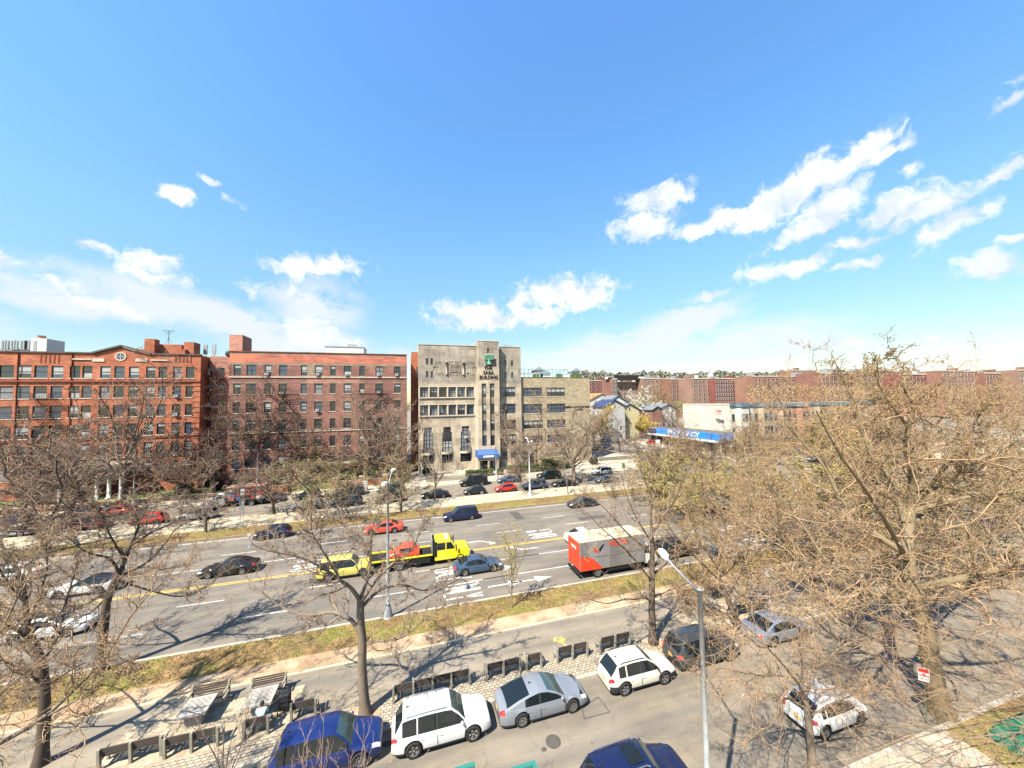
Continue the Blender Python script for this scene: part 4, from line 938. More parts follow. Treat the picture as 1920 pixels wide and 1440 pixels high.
def shell(b, u0, u1, W, Wb, z1, m=0, mr=1, z0=0, par=.0):
    b.quad((u0, Wb, z0), (u0, W, z0), (u0, W, z1), (u0, Wb, z1), m); b.quad((u1, W, z0), (u1, Wb, z0), (u1, Wb, z1), (u1, W, z1), m)
    b.quad((u1, Wb, z0), (u0, Wb, z0), (u0, Wb, z1), (u1, Wb, z1), m)
    zr = z1-par-.01
    b.quad((u0, W, zr), (u1, W, zr), (u1, Wb, zr), (u0, Wb, zr), mr)
def fire_escape(parent, u0, u1, floors, W, m, side=1):
    """floors: list of platform heights from the top down"""
    for i, z in enumerate(floors):
        b = MB(); d = .95; y0, y1 = W-d-.05, W-.06
        n = 14
        for k in range(n): x = u0+(u1-u0)*(k+.5)/n; b.box(x-.04, x+.04, y0, y1, z-.02, z+.02)
        b.box(u0, u1, y0-.03, y0+.02, z-.05, z+.03); b.box(u0, u1, y1-.03, y1, z-.05, z+.03)
        for zz in (.5, .95): b.box(u0, u1, y0-.02, y0+.02, z+zz-.025, z+zz+.025)
        for k in range(n+1): x = u0+(u1-u0)*k/n; b.box(x-.018, x+.018, y0-.018, y0+.018, z, z+.95)
        for x in (u0, u1):
            b.box(x-.02, x+.02, y0, y1, z+.92, z+.97); b.tube([(x, y1, z-.9), (x, y0+.1, z-.05)], .025, 4)
        if i < len(floors)-1:                      # stair down to the next platform
            zb = floors[i+1]; xa, xb = (u0+.5, u1-.6) if (i+side) % 2 else (u1-.5, u0+.6)
            for yy in (y0+.12, y0+.62): b.tube([(xa, yy, z), (xb, yy, zb+.02)], .035, 4)
            for k in range(1, 11): t = k/11; x = xa+(xb-xa)*t; zz = z+(zb-z)*t; b.box(x-.11, x+.11, y0+.12, y0+.62, zz-.015, zz+.015)
            b.tube([(xa, y0+.12, z+.8), (xb, y0+.12, zb+.85)], .022, 4)
        b.build('fire_escape', m, parent)
def ac_unit(parent, u, z, W):
    b = MB(); b.box(u-.33, u+.33, W-.42, W+.12, z+.02, z+.46); b.box(u-.27, u+.27, W-.425, W-.421, z+.08, z+.40, 1)
    b.build('air_conditioner', [m_ac, m_curt], parent)

def text_mesh(parent, s, size, loc, m, name='lettering', depth=.06, rz=0, align='CENTER', rx=PI/2, sx=1.0, bold=0.0):
    cu = bpy.data.curves.new(name, 'FONT'); cu.body = s; cu.size = size; cu.extrude = depth/2; cu.align_x = align; cu.align_y = 'CENTER'; cu.offset = bold
    cu.resolution_u = 2
    o = bpy.data.objects.new('tmp', cu); COL.objects.link(o)
    dg = bpy.context.evaluated_depsgraph_get(); me = bpy.data.meshes.new_from_object(o.evaluated_get(dg)); bpy.data.objects.remove(o); bpy.data.curves.remove(cu)
    me.materials.clear(); me.materials.append(m); me.name = name
    o = bpy.data.objects.new(name, me); COL.objects.link(o); o.rotation_euler = (rx, 0, rz); o.scale = (sx, 1, 1)
    if parent is not None: o.parent = parent; o.location = Vector(loc)-parent.location
    else: o.location = loc
    return o

# --- brown brick block
u0, zt = px2(431, 659); u1, _ = px2(762.5, 666); zt = (px2(431, 659)[1]+px2(762.5, 666)[1])/2
BK = thing('brick_apartment_block', 'six storey brown brick apartment block with a red band under its parapet', 'apartment block', (u0, FW, 0))
cols = [445, 471.5, 502.5, 531, 570, 597.5, 624.5, 651.7, 678.7, 711.3, 745]; cw = [1.25, 1.75, 1.2, 1.5, 1.15, 1.5, 1.05, 1.5, 1.05, 1.6, 1.35]
colu = [px2(x, 695)[0] for x in cols]
zrow = [px2(590, y)[1] for y in (704, 738, 771.5, 804.5, 837.5)]; zrow.append(zrow[-1]-3.7); wh = 2.15
ops = []
for r_, z in enumerate(zrow):
    for u, w in zip(colu, cw): ops.append((u-w/2, u+w/2, z, z+wh))
zb1, zb0 = px2(590, 666.5)[1], px2(590, 681)[1]; zc = px2(590, 707.5)[1]; zc2 = px2(590, 807)[1]-.15
ub0, ub1 = px2(575, 712)[0], px2(672, 712)[0]; zbf = px2(590, 719)[1]
def mf(cu, cz):
    if zb0 < cz < zb1: return 2
    if cz > zb1: return 1
    if zc < cz < zb0:
        for u, w in zip(colu[4:9], cw[4:9]):
            if abs(cu-u) < w/2+.75: return 1
        return 1 if cz > zrow[0]+wh else 0
    if ub0 < cu < ub1 and zbf < cz < zc: return 3
    return 0
b = MB(); ops2 = ops+[]
us_extra = [(u-w/2-.75, u+w/2+.75) for u, w in zip(colu[4:9], cw[4:9])]
facade(b, u0, u1, 0, zt, FW, ops2+[(ub0, ub1, -9, -8)]+[(a, c, -9, -8) for a, c in us_extra] if False else ops2, 0, mfun=([zb0, zb1, zc, zbf, zrow[0]+wh], mf))
shell(b, u0, u1, FW, FW+17, zt, 0, 4, par=.5)
b.build('wall', [m_brb, m_buff, m_redband, m_brr2, m_roof], BK)
b = MB(); b.box(u0-.05, u1+.05, FW-.12, FW+.35, zt, zt+.18, 1); b.box(u0-.04, u1+.04, FW-.16, FW-.002, zc-.1, zc+.15); b.box(u0-.04, u1+.04, FW-.14, FW-.002, zc2-.1, zc2+.12)
b.box(u0, u0+.28, FW+.36, FW+17, zt, zt+.18, 1); b.box(u1-.28, u1, FW+.36, FW+17, zt, zt+.18, 1)
b.build('string_course', [m_trim, m_trimr], BK)
for r_, z in enumerate(zrow):
    for k, (u, w) in enumerate(zip(colu, cw)):
        window(BK, u, z, w, wh, FW, 1 if w < 1.55 else 2, 1, sill=m_trim if r_ else None, lint=m_buff if 0 < r_ < 4 else None)
for k, r_ in ((5, 0), (7, 0), (9, 0), (10, 0), (5, 2), (3, 1), (9, 1), (2, 0)): ac_unit(BK, colu[k]-.15, zrow[r_], FW)
fire_escape(BK, px2(672, 700)[0], px2(728, 700)[0], [z-.08 for z in zrow[1:]], FW, m_iron, 0)
fire_escape(BK, px2(520, 700)[0], px2(562, 700)[0], [z-.08 for z in zrow[1:]], FW, m_iron, 1)
b = MB()
p0, p1 = V(440, 657, 92), V(472, 640, 92); b.prism([(p0.x+.6, 88), (p0.x+3.2, 87.4), (p1.x, 89), (p1.x, 91), (p0.x+3, 92.6), (p0.x, 91)], zt-.3, p1.z+.6, ax='z')
b.build('chimney', m_brr2, BK)
b = MB(); p = V(579, 657, 95); b.box(p.x-1.8, p.x+1.8, 94, 97, zt-.6, zt+.5, 1); b.prism([(p.x-2.6, zt+.5), (p.x+2.6, zt+.5), (p.x, zt+1.7)], 93.8, 97.2)
b.build('roof_vent', [m_metal, m_whitep], BK)
p0, p1 = V(609, 660, 97), V(682, 652, 97)
b = MB(); b.box(p0.x, p1.x, 97, 103, zt-.6, p1.z, 0); b.box(p0.x-.1, p1.x+.1, 96.9, 103.1, p1.z, p1.z+.25, 1); b.box(p0.x+5, p0.x+7, 98, 99, p1.z+.25, p1.z+1.0, 1); b.build('roof_bulkhead', [m_whitep, m_metal], BK)
b = MB(); p = V(427, 666, 84.3); b.ball((p.x+.2, 84.4, p.z+.3), (.7, .15, .7), nu=10, nv=6); b.tube([(p.x+.2, 84.6, p.z+.3), (p.x+.5, 85, p.z-.6)], .05, 5); b.build('satellite_dish', m_iron, BK)
# arched entrance at ground level
b = MB(); ue = px2(640, 870)[0]; b.box(ue-2.2, ue+2.2, FW-1.6, FW-.003, 0, 3.4); b.box(ue-1.2, ue+1.2, FW-1.62, FW-1.605, 0, 2.7, 1); b.box(ue-2.5, ue+2.5, FW-1.8, FW-.002, 3.4, 3.75, 2); b.build('entrance', [m_brb, m_glass, m_trim], BK)

# --- recessed red wing with fire escapes
RC0, RC1 = px2(377, 800)[0]+.02, u0-.03; WR = FW+2.6
zrr = V(405, 668, WR).z
RW = thing('recessed_brick_wing', 'narrow recessed pale red wing hung with red fire escapes between the two brick blocks', 'apartment block', (RC0, WR, 0))
rc = [V(391.5, 700, WR).x, V(414, 700, WR).x]; rz_ = [V(402, y, WR).z for y in (708, 739)]; fh = rz_[0]-rz_[1]
rows = [rz_[0]-fh*k for k in range(7) if rz_[0]-fh*k > .4]
b = MB(); facade(b, RC0, RC1, 0, zrr, WR, [(u-.62, u+.62, z, z+2.0) for u in rc for z in rows], 0); shell(b, RC0, RC1, WR, WR+10, zrr, 0, 1)
b.build('wall', [m_brr2, m_roof], RW)
for z in rows:
    for u in rc: window(RW, u, z, 1.24, 2.0, WR, 1, 1, sill=m_trim)
fire_escape(RW, rc[0]-1.4, rc[1]+1.2, [z-.1 for z in rows], WR, m_ironr, 0)
ac_unit(RW, rc[1], rows[0], WR); ac_unit(RW, rc[0]-.2, rows[1], WR)
for x in (383, 387, 401): 
    pass

# --- orange red block with gable
r0, r1 = px2(0, 660)[0]-26, px2(377, 667)[0]; zR = px2(300, 665)[1]
RB = thing('red_apartment_block', 'six storey orange red brick apartment house with a small gable and round window', 'apartment block', (r1, FW, 0))
rcols = [12.5, 45, 77, 107.5, 140.7, 163.7, 197.5, 224, 251.2, 282.5, 305, 332.5, 356.7]; rw = [1.9, 1.9, 1.8, 1.6, 1.5, 1.4, 1.5, 1.5, 1.5, 1.4, 1.3, 1.35, 1.35]
rcu = [px2(x, 697)[0] for x in rcols]
lu = rcu[0]
for k in range(6): lu -= 3.9; rcu.insert(0, lu); rw.insert(0, 1.7)
rzs = [px2(330, y)[1] for y in (709, 744.5, 779, 813.5, 848.5)]; rzs.append(rzs[-1]-3.7)
b = MB(); facade(b, r0, r1, 0, zR, FW, [(u-w/2, u+w/2, z, z+2.2) for u, w in zip(rcu, rw) for z in rzs], 0)
shell(b, r0, r1, FW, FW+20, zR, 0, 1, par=.6)
ga, gb, gc = px2(181, 667), px2(277, 668), px2(228, 651)      # gable
b.prism([(ga[0], zR-.001), (gb[0], zR-.001), (gc[0], gc[1])], FW, FW+.5)
b.build('wall', [m_brr, m_roof], RB)
b = MB()
for (A, B) in (((ga[0]-.5, zR), (gc[0], gc[1]+.12)), ((gc[0], gc[1]+.12), (gb[0]+.5, zR))):
    d = Vector((B[0]-A[0], B[1]-A[1])); nn = Vector((-d.y, d.x)).normalized()*.3
    b.prism([A, B, (B[0]+nn.x, B[1]+nn.y), (A[0]+nn.x, A[1]+nn.y)], FW-.3, FW+.6, 1)
b.box(r0, ga[0]-.5, FW-.2, FW+.4, zR, zR+.22, 1); b.box(gb[0]+.5, r1+.05, FW-.2, FW+.4, zR, zR+.22, 1)
zk = px2(330, 713)[1]; zk2 = px2(330, 817)[1]; zk3 = px2(330, 851)[1]
b.box(r0, r1+.03, FW-.22, FW-.003, zk-.35, zk-.05, 2); b.box(r0, r1+.03, FW-.18, FW-.003, zk2-.2, zk2+.1, 2); b.box(r0, r1+.03, FW-.14, FW-.003, zk3-.3, zk3-.1, 0)
c1, c2 = px2(137, 673), px2(318, 673); b.box(c1[0], ga[0]-.6, FW-.16, FW-.003, c1[1]-.15, c1[1]+.1, 0); b.box(gb[0]+.6, c2[0], FW-.16, FW-.003, c1[1]-.15, c1[1]+.1, 0)
for x in (185, 266): q = px2(x, 673); b.box(q[0]-.9, q[0]+.9, FW-.1, FW-.003, q[1]-.5, q[1]+.1, 0)
for k in range(22): z = .6+k*1.02; (z < zk-1) and b.box(r1-1.2, r1+.05, FW-.07, FW-.003, z, z+.55, 3)
for x in (94, 344):
    q = px2(x, 668)
    for k in range(5): b.box(q[0]-1.3+k*.6, q[0]-1.1+k*.6, FW-.05, FW-.003, q[1]-1.2, q[1]+.3, 2)
b.build('cornice', [m_trim, m_roof, m_trimr, m_brr], RB)
q = px2(226.5, 668.5); b = MB()
b.v = []; n = 18
for k in range(n):
    a0, a1 = 2*PI*k/n, 2*PI*(k+1)/n
    for (ra, rb_, y, mm) in ((.62, .85, FW-.08, 1), (0, .62, FW-.03, 0)):
        b.quad((q[0]+ra*math.cos(a0), y, q[1]+ra*math.sin(a0)), (q[0]+rb_*math.cos(a0), y, q[1]+rb_*math.sin(a0)), (q[0]+rb_*math.cos(a1), y, q[1]+rb_*math.sin(a1)), (q[0]+ra*math.cos(a1), y, q[1]+ra*math.sin(a1)), mm)
    b.quad((q[0]+.85*math.cos(a0), FW-.08, q[1]+.85*math.sin(a0)), (q[0]+.85*math.cos(a0), FW, q[1]+.85*math.sin(a0)), (q[0]+.85*math.cos(a1), FW, q[1]+.85*math.sin(a1)), (q[0]+.85*math.cos(a1), FW-.08, q[1]+.85*math.sin(a1)), 1)
b.box(q[0]-.06, q[0]+.06, FW-.06, FW-.035, q[1]-.6, q[1]+.6, 1); b.box(q[0]-.6, q[0]+.6, FW-.06, FW-.036, q[1]-.05, q[1]+.05, 1)
b.build('round_window', [m_glassb, m_trim], RB)
for i, z in enumerate(rzs):
    for u, w in zip(rcu, rw): window(RB, u, z, w, 2.2, FW, 1, 1, sill=m_trim)
for k, r_ in ((-2, 1), (-2, 2), (-2, 3), (3, 1), (8, 4)): ac_unit(RB, rcu[k], rzs[r_], FW)
fire_escape(RB, px2(68, 700)[0], px2(112, 700)[0], [z-.1 for z in rzs[1:]], FW, m_iron, 1)
b = MB()
for x in (36, 137): q = px2(x, 662); b.tube([(q[0], FW-.1, q[1]), (q[0], FW-.1, 3)], .08, 6)
b.build('drain_pipe', m_trimr, RB)
# roof bulkheads and chimneys
b = MB(); W2 = 92
def rbox(x0, x1, y0, y1, W, dpt=4, m=0, base=None): a = V(x0, y0, W); c = V(x1, y1, W); b.box(a.x, c.x, W, W+dpt, (zR-.7) if base is None else base, a.z, m)
rbox(251, 290, 654, 664, 93, 5); rbox(290, 340, 645, 664, 92.5, 5.5); rbox(271, 289, 635, 664, 91, 1.6); rbox(345, 363, 641, 664, 92, 2.5); rbox(336, 347, 655, 664, 91, 2)
b.build('chimney', m_brr, RB)
b = MB(); a = V(316, 645, 94)
b.tube([(a.x, 94, a.z), (a.x, 94, a.z+2.9)], .05, 5)
for k, w in enumerate((1.1, .8, .6)): b.box(a.x-w, a.x+w, 93.97, 94.03, a.z+2.85-.35*k, a.z+2.9-.35*k)
for k in range(-3, 4): b.box(a.x+k*.3-.02, a.x+k*.3+.02, 93.6, 94.4, a.z+2.86, a.z+2.9)
b.tube([(a.x-.5, 94, a.z), (a.x, 94, a.z+1.4)], .03, 4); b.tube([(a.x+.5, 94, a.z), (a.x, 94, a.z+1.4)], .03, 4)
b.build('aerial', m_iron, RB)
for x in (367, 385, 401):
    b = MB(); a = V(x, 646, 95); b.box(a.x-.35, a.x+.35, 95, 95.3, a.z-2.2, a.z); b.tube([(a.x, 95.4, zR-.6), (a.x, 95.4, a.z)], .06, 5); b.build('antenna_panel', m_metal, RB)
for x in (9, 26, 44, 54):
    b = MB(); a = V(x, 638, 97)
    for dx in (-.4, 0, .4): b.box(a.x+dx-.13, a.x+dx+.13, 97, 97.3, a.z-1.9, a.z-.2*abs(dx))
    b.tube([(a.x, 97.4, zR-.6), (a.x, 97.4, a.z)], .05, 5); b.build('antenna_panel', m_metal, RB)
b = MB(); a = V(58, 634, 96); c = V(88, 634, 96); b.box(a.x, c.x, 96, 100, zR-.6, a.z, 0); b.box(a.x+.4, a.x+.9, 95.96, 95.99, zR+.4, a.z-.5, 1); a2 = V(74, 629, 97); b.tube([(a2.x, 97.5, a.z), (a2.x, 97.5, a2.z)], .6, 10, 2); b.build('stair_tower', [m_whitep, m_metal, m_brr2], RB)
b = MB(); a = V(0, 652, 98); c = V(40, 649, 98); b.box(a.x, c.x, 98, 101, zR-.6, a.z); b.build('roof_tank_house', m_metal, RB)
# porch with white columns
b = MB(); pu0, pu1 = px2(146, 880)[0], px2(266, 880)[0]; zp = px2(200, 868)[1]
b.box(pu0, pu1, FW-4.6, FW-.01, zp-.55, zp+.25, 0); b.box(pu0+3.2, pu0+5.8, FW-4.7, FW-4.62, zp+.26, zp+.9, 0); b.build('porch_roof', m_stoneg, RB)
for k in range(6):
    b = MB(); x = pu0+.5+k*(pu1-pu0-1)/5; b.tube([(x, FW-4.1, .15), (x, FW-4.1, zp-.56)], .26, 10); b.box(x-.34, x+.34, FW-4.44, FW-3.76, .14, .4); b.box(x-.34, x+.34, FW-4.44, FW-3.76, zp-.78, zp-.555); b.build('column', m_whitep, RB)
b = MB(); b.box(pu0+4, pu0+6, FW-.08, FW-.011, .15, 2.9); b.build('door', m_trimr, RB)

# --- the school: stone block with tower, tan brick wing
SX = lambda x, y=760, W=FW: px2(760+x/4, y, W)[0]
SZ = lambda yy, x=850: px2(x, 600+yy/4)[1]
s0, st0, st1, s1 = px2(784.5, 660)[0], px2(896, 660)[0], px2(936.5, 660)[0], px2(976, 660)[0]
zS = px2(840, 647.5)[1]; zT = px2(915, 640)[1]; zS2 = px2(956, 651)[1]
SB = thing('stone_school_building', 'weathered limestone school with a projecting tower, green menorah and black lettering', 'school building', (s0, FW, 0))
rA, rB = (SZ(577), SZ(503)), (SZ(712), SZ(635)); 
wins = []
for x in (143, 213, 283, 352, 420, 487):
    for (za, zb) in (rA, rB): wins.append((SX(x-27), SX(x+27), za, zb, 2, 1))
for x in (165, 200):
    for (ya, yb) in ((337, 290), (432, 385)): wins.append((SX(x-9), SX(x+9), SZ(ya), SZ(yb), 1, 0))
tall = []
for x in (170, 312, 450): tall.append((SX(x-36), SX(x+36), SZ(985), SZ(800)))
lowq = [(SX(x-40), SX(x+40), SZ(1068), SZ(1003)) for x in (170, 312, 450)]
b = MB(); ops = [w[:4] for w in wins]+tall+lowq
zup = SZ(478); mfs = ([zup], lambda cu, cz: 2 if cz > zup else 0)
facade(b, s0, st0, 0, zS, FW, ops, 0, .35, mfun=mfs)
wr = []
for (ya, yb) in ((575, 503), (700, 628), (818, 748), (938, 858)): wr.append((SX(728), SX(828), SZ(ya, 950), SZ(yb, 950), 4, 1))
for x in (755, 806):
    for (ya, yb) in ((345, 303), (434, 392)): wr.append((SX(x-9), SX(x+9), SZ(ya, 950), SZ(yb, 950), 1, 0))
for x in (742, 806): wr.append((SX(x-18), SX(x+18), SZ(1042, 950), SZ(985, 950), 1, 1))
facade(b, st1, s1, 0, zS2, FW, [w[:4] for w in wr], 0, .35, mfun=mfs)
shell(b, s0, s1, FW, FW+26, zS-.01, 0, 1, par=.5)
# tower
TW_ = FW-1.6
tw = []
X_t = lambda x: px2(760+x/4, 760, TW_)[0]
ta, tb = px2(896, 660, TW_)[0], px2(935.5, 660, TW_)[0]; zT = px2(915, 640, TW_)[1]
TZ = lambda yy: px2(915, 600+yy/4, TW_)[1]
strips = []
for x in (592, 653):
    strips.append((X_t(x-18), X_t(x+18), TZ(945), TZ(476)))
facade(b, ta, tb, 0, zT, TW_, strips+[(X_t(618), X_t(634), TZ(250), TZ(213))], 0, .5, mfun=([TZ(350)], lambda cu, cz: 2 if cz > TZ(350) else 0))
b.quad((ta, FW, 0), (ta, TW_, 0), (ta, TW_, zT), (ta, FW, zT), 0); b.quad((tb, TW_, 0), (tb, FW, 0), (tb, FW, zT), (tb, TW_, zT), 0)
b.box(ta, tb, FW-.002, FW+6, zS-.5, zT-.002, 0); b.quad((ta, TW_, zT), (tb, TW_, zT), (tb, FW+6, zT), (ta, FW+6, zT), 1)
b.build('wall', [m_stone, m_roof, m_stoneu], SB)
b = MB()
b.box(s0-.04, st0, FW-.1, FW+.3, zS, zS+.16); b.box(st1, s1+.04, FW-.1, FW+.3, zS2, zS2+.16); b.box(ta-.06, tb+.06, TW_-.08, TW_+.3, zT+.002, zT+.2)
for x in (105, 178, 248, 318, 386, 454, 521):                 # fins between the windows
    for (za, zb) in (rA, rB): b.box(SX(x)-.12, SX(x)+.12, FW-.22, FW-.003, za, zb)
for (za, zb) in (rA, rB): b.box(SX(104), SX(523), FW-.24, FW-.004, za-.25, za-.02); b.box(SX(104), SX(523), FW-.2, FW-.004, zb+.02, zb+.2)
b.box(ta-.5, ta-.005, FW-.8, FW-.003, 0, SZ(500)); b.build('trim', m_trim, SB)
for (a, c, d, e, nx, rl) in wins+wr:
    window(SB, (a+c)/2, d, c-a, e-d, FW, nx, rl, kind=RNG.choice(['blind', 'half', 'blue', 'full', 'plain']), deep=.26)
for (a, c, d, e) in strips:
    for (ya, yb) in ((575, 503), (703, 630), (826, 755), (940, 868)):
        window(SB, (a+c)/2, TZ(ya), c-a-.05, TZ(yb)-TZ(ya), TW_, 1, 1, deep=.40)
    b = MB()
    for (ya, yb) in ((628, 577), (753, 705), (866, 828), (502, 478)): b.box(a+.02, c-.02, TW_+.3, TW_+.44, TZ(ya), TZ(yb))
    b.build('spandrel', m_stoneg, SB)
for i, (a, c, d, e) in enumerate(tall):
    window(SB, (a+c)/2, d, c-a, e-d, FW, 3, 5, kind='full' if i != 1 else 'low', deep=.24)
    b = MB()                                                # stepped jambs and curved balcony
    w = c-a; zz = d+(e-d)*.78
    b.box(a, a+w*.1, FW+.02, FW+.2, zz, e); b.box(c-w*.1, c, FW+.02, FW+.2, zz, e)
    pts = [(a-.15+(w+.3)*k/10, FW-.75*math.sin(PI*k/10)-.05) for k in range(11)]
    b.prism(pts, d-.5, d-.05, ax='z')
    for k in range(11): x, y = pts[k]; b.box(x-.03, x+.03, y-.03, y+.03, d-.05, d+.75, 1)
    for k in range(10):
        b.tube([(*pts[k], d+.75), (*pts[k+1], d+.75)], .035, 4, 1)
    b.build('balcony', [m_trim, m_iron], SB)
for (a, c, d, e) in lowq: window(SB, (a+c)/2, d, c-a, e-d, FW, 3, 1, kind='plain', deep=.24)
ac_unit(SB, (tall[2][0]+tall[2][1])/2, (tall[2][2]+tall[2][3])/2, FW+.15)
# menorah, its dark plate and the lettering
b = MB(); mx = X_t(630); y = TW_-.12; zb_, zm = TZ(330), TZ(288)
b.tube([(mx, y, zb_), (mx, y, TZ(262))], .11, 6); b.prism([(mx-.5, zb_-.1), (mx+.5, zb_-.1), (mx+.12, zb_+.7), (mx-.12, zb_+.7)], y-.12, y+.1)
for k, w in enumerate((.26, .52, .78, 1.05)):
    zl = zm-.3+(3-k)*.27; b.box(mx-w, mx+w, y-.09, y+.05, zl-.045, zl+.045)
    for sg in (-1, 1): b.box(mx+sg*w-.04, mx+sg*w+.04, y-.09, y+.05, zl+.045, TZ(262)); b.ball((mx+sg*w, y, TZ(259)), .11, 1, 6, 4)
b.ball((mx, y, TZ(257)), .13, 1, 6, 4); b.build('menorah', [m_copper, m_whitep], SB)
b = MB(); b.box(X_t(606), X_t(686), TW_-.05, TW_-.003, TZ(347), TZ(318)); b.box(X_t(645), X_t(686), TW_-.05, TW_-.003, TZ(317.9), TZ(290)); b.build('dark_plate', m_frame, SB)
for s, yy, xx, sz in (('THE', 361, 624, 1.12), ('SABA', 395, 626, 1.12), ('BUILDING', 430, 627, 1.12)):
    text_mesh(SB, s, sz, (X_t(xx), TW_-.1, TZ(yy)), m_black, depth=.06, bold=.015, sx=1.0 if s != 'BUILDING' else .88)
# carved relief: a framed panel with two scrolls, stars and rows of lettering
b = MB(); cx, cz = SX(375), SZ(362); y0, y1 = FW-.14, FW-.003
b.box(cx-1.2, cx+1.2, y0, y1, cz-.85, cz-.7); b.box(cx-1.2, cx+1.2, y0, y1, cz+.7, cz+.85); b.box(cx-1.2, cx-1.05, y0, y1, cz-.7, cz+.7); b.box(cx+1.05, cx+1.2, y0, y1, cz-.7, cz+.7)
for z in (-.4, 0, .4): b.box(cx-.8, cx+.8, FW-.08, y1, cz+z-.09, cz+z+.09)
for sg in (-1, 1):
    b.tube([(cx+sg*2.0, FW-.15, cz-1.3), (cx+sg*2.0, FW-.15, cz+1.3)], .2, 8)
    for zz in (-1.45, 1.45): b.ball((cx+sg*2.0, FW-.15, cz+zz), (.34, .2, .22), 0, 8, 5)
    b.box(cx+sg*1.6-.35, cx+sg*1.6+.35, FW-.1, y1, cz+1.0, cz+1.2); b.box(cx+sg*1.6-.35, cx+sg*1.6+.35, FW-.1, y1, cz-1.2, cz-1.0)
    for k in range(2):                                       # six pointed star from two triangles
        for j in range(3):
            a0 = PI/2+k*PI+j*2*PI/3; a1 = a0+2*PI/3; A = Vector((cx+sg*4.6+.6*math.cos(a0), cz+.6*math.sin(a0))); B = Vector((cx+sg*4.6+.6*math.cos(a1), cz+.6*math.sin(a1)))
            b.tube([(A.x, FW-.03-.01*k, A.y), (B.x, FW-.03-.01*k, B.y)], .06, 4)
b.build('carved_relief', m_stoneu, SB)
for (s, yy) in (('בית רבקה תורה עולם', 318), ('חנוך לנער על פי דרכו', 403)):
    t = text_mesh(SB, s, 1.05, (cx, FW-.03, SZ(yy)), mat('stone_carving', (.25, .21, .16)), 'carved_lettering', .06)
# entrance awning, arches and door
b = MB(); a, c = px2(896, 850, FW-5)[0], px2(936, 850, FW-5)[0]; zA = px2(915, 846, FW-5)[1]; zB_ = px2(915, 852, FW-5)[1]
b.prism([(FW-5.2, zB_-.9), (FW-5.2, zB_), (FW-4.2, zA), (TW_-.02, zA), (TW_-.02, zB_-.9), (FW-2, zB_-.75)], a, c, ax='x')
o = b.build('awning', m_blue, SB)
b = MB(); b.box(a+1.2, c-1.3, FW-5.24, FW-5.205, zB_-.65, zB_-.2); b.build('awning_panel', m_whitep, o)
b = MB()
for k in range(3):
    x = a+.3+k*(c-a-.6)/2; b.box(x-.18, x+.18, FW-5.0, FW-4.6, .15, zB_-.95)
b.box(a+.1, c-.1, FW-5.05, FW-4.55, zB_-1.3, zB_-.94)
b.build('entrance_arcade', m_tanb, SB)
b = MB(); b.box(a+.8, c-.8, TW_-.07, TW_-.004, .15, 3.2); b.build('door', m_glass, SB)
b = MB(); q = px2(957, 648); b.box(q[0]-1.2, q[0]+1.2, FW+2, FW+4, zS2-.5, q[1]+.3); b.tube([(q[0]-.6, FW+3, q[1]+.3), (q[0]-.6, FW+3, q[1]+.6)], .3, 8); b.build('roof_fan', m_metal, SB)
b = MB(); q0, q1 = px2(771, 660, FW+4)[0], s0-.01; zz = px2(777, 660, FW+4)[1]; b.box(q0, q1, FW+4, FW+22, 0, zz); b.box(q0+1.2, q0+2.1, FW+3.97, FW+3.998, zz-6, zz-3.5, 1); b.build('rear_wing', [m_brr, m_glass], SB)
# tan wing
e0, e1 = s1+.02, px2(1107.5, 709)[0]; zE = px2(1040, 708)[1]; WE = FW+.6
EB = thing('tan_school_wing', 'lower tan brick school wing with wide dark windows and railings on its flat roof', 'school building', (e0, WE, 0))
ew = []
EZ = lambda yy: px2(1040, 600+yy/4, WE)[1]
for (ya, yb) in ((571, 507), (695, 627), (808, 748), (918, 860)):
    ew.append((SX(885, 760, WE), SX(1028, 760, WE), EZ(ya), EZ(yb))); ew.append((SX(1061, 760, WE), SX(1200, 760, WE), EZ(ya), EZ(yb)))
ew.append((SX(1061, 760, WE), SX(1200, 760, WE), EZ(1020), EZ(962)))
door = (SX(925, 760, WE), SX(962, 760, WE), .15, EZ(990))
b = MB(); facade(b, e0, e1, 0, zE, WE, ew+[door], 0, .3); shell(b, e0, e1, WE, WE+24, zE, 0, 1); b.build('wall', [m_tanb, m_roofs], EB)
for (a, c, d, e) in ew: window(EB, (a+c)/2, d, c-a, e-d, WE, 4, 1, kind=RNG.choice(['half', 'blue', 'blind']), deep=.22, sill=m_trim)
b = MB(); b.box(door[0]+.02, door[1]-.02, WE+.18, WE+.24, .15, door[3]); b.build('door', m_frame, EB)
b = MB(); b.box(e0, e1+.05, WE-.06, WE+.3, zE, zE+.14); b.box(e1-.3, e1+.05, WE+.31, WE+24, zE, zE+.14); b.build('coping', m_roof, EB)
b = MB(); zf = px2(1040, 692.5, WE+2)[1]; yy = WE+2
for k in range(13): x = e0+.6+(e1-e0-6)*k/12; b.tube([(x, yy, zE), (x, yy, zf)], .05, 4); b.tube([(x, yy+14, zE), (x, yy+14, zf)], .05, 4)
for z in (zE+1.1, zf): b.tube([(e0+.6, yy, z), (e1-5.4, yy, z)], .045, 4); b.tube([(e0+.6, yy+14, z), (e1-5.4, yy+14, z)], .045, 4); b.tube([(e1-5.4, yy, z), (e1-5.4, yy+14, z)], .045, 4)
for (xa, xb) in ((0, 3), (5, 8), (9, 12)): 
    A = e0+.6+(e1-e0-6)*xa/12; B = e0+.6+(e1-e0-6)*xb/12; b.tube([(A, yy, zE+1.1), (B, yy, zf)], .03, 4)
b.build('roof_railing', mat('railing_teal', (.07, .28, .33), .6), EB)
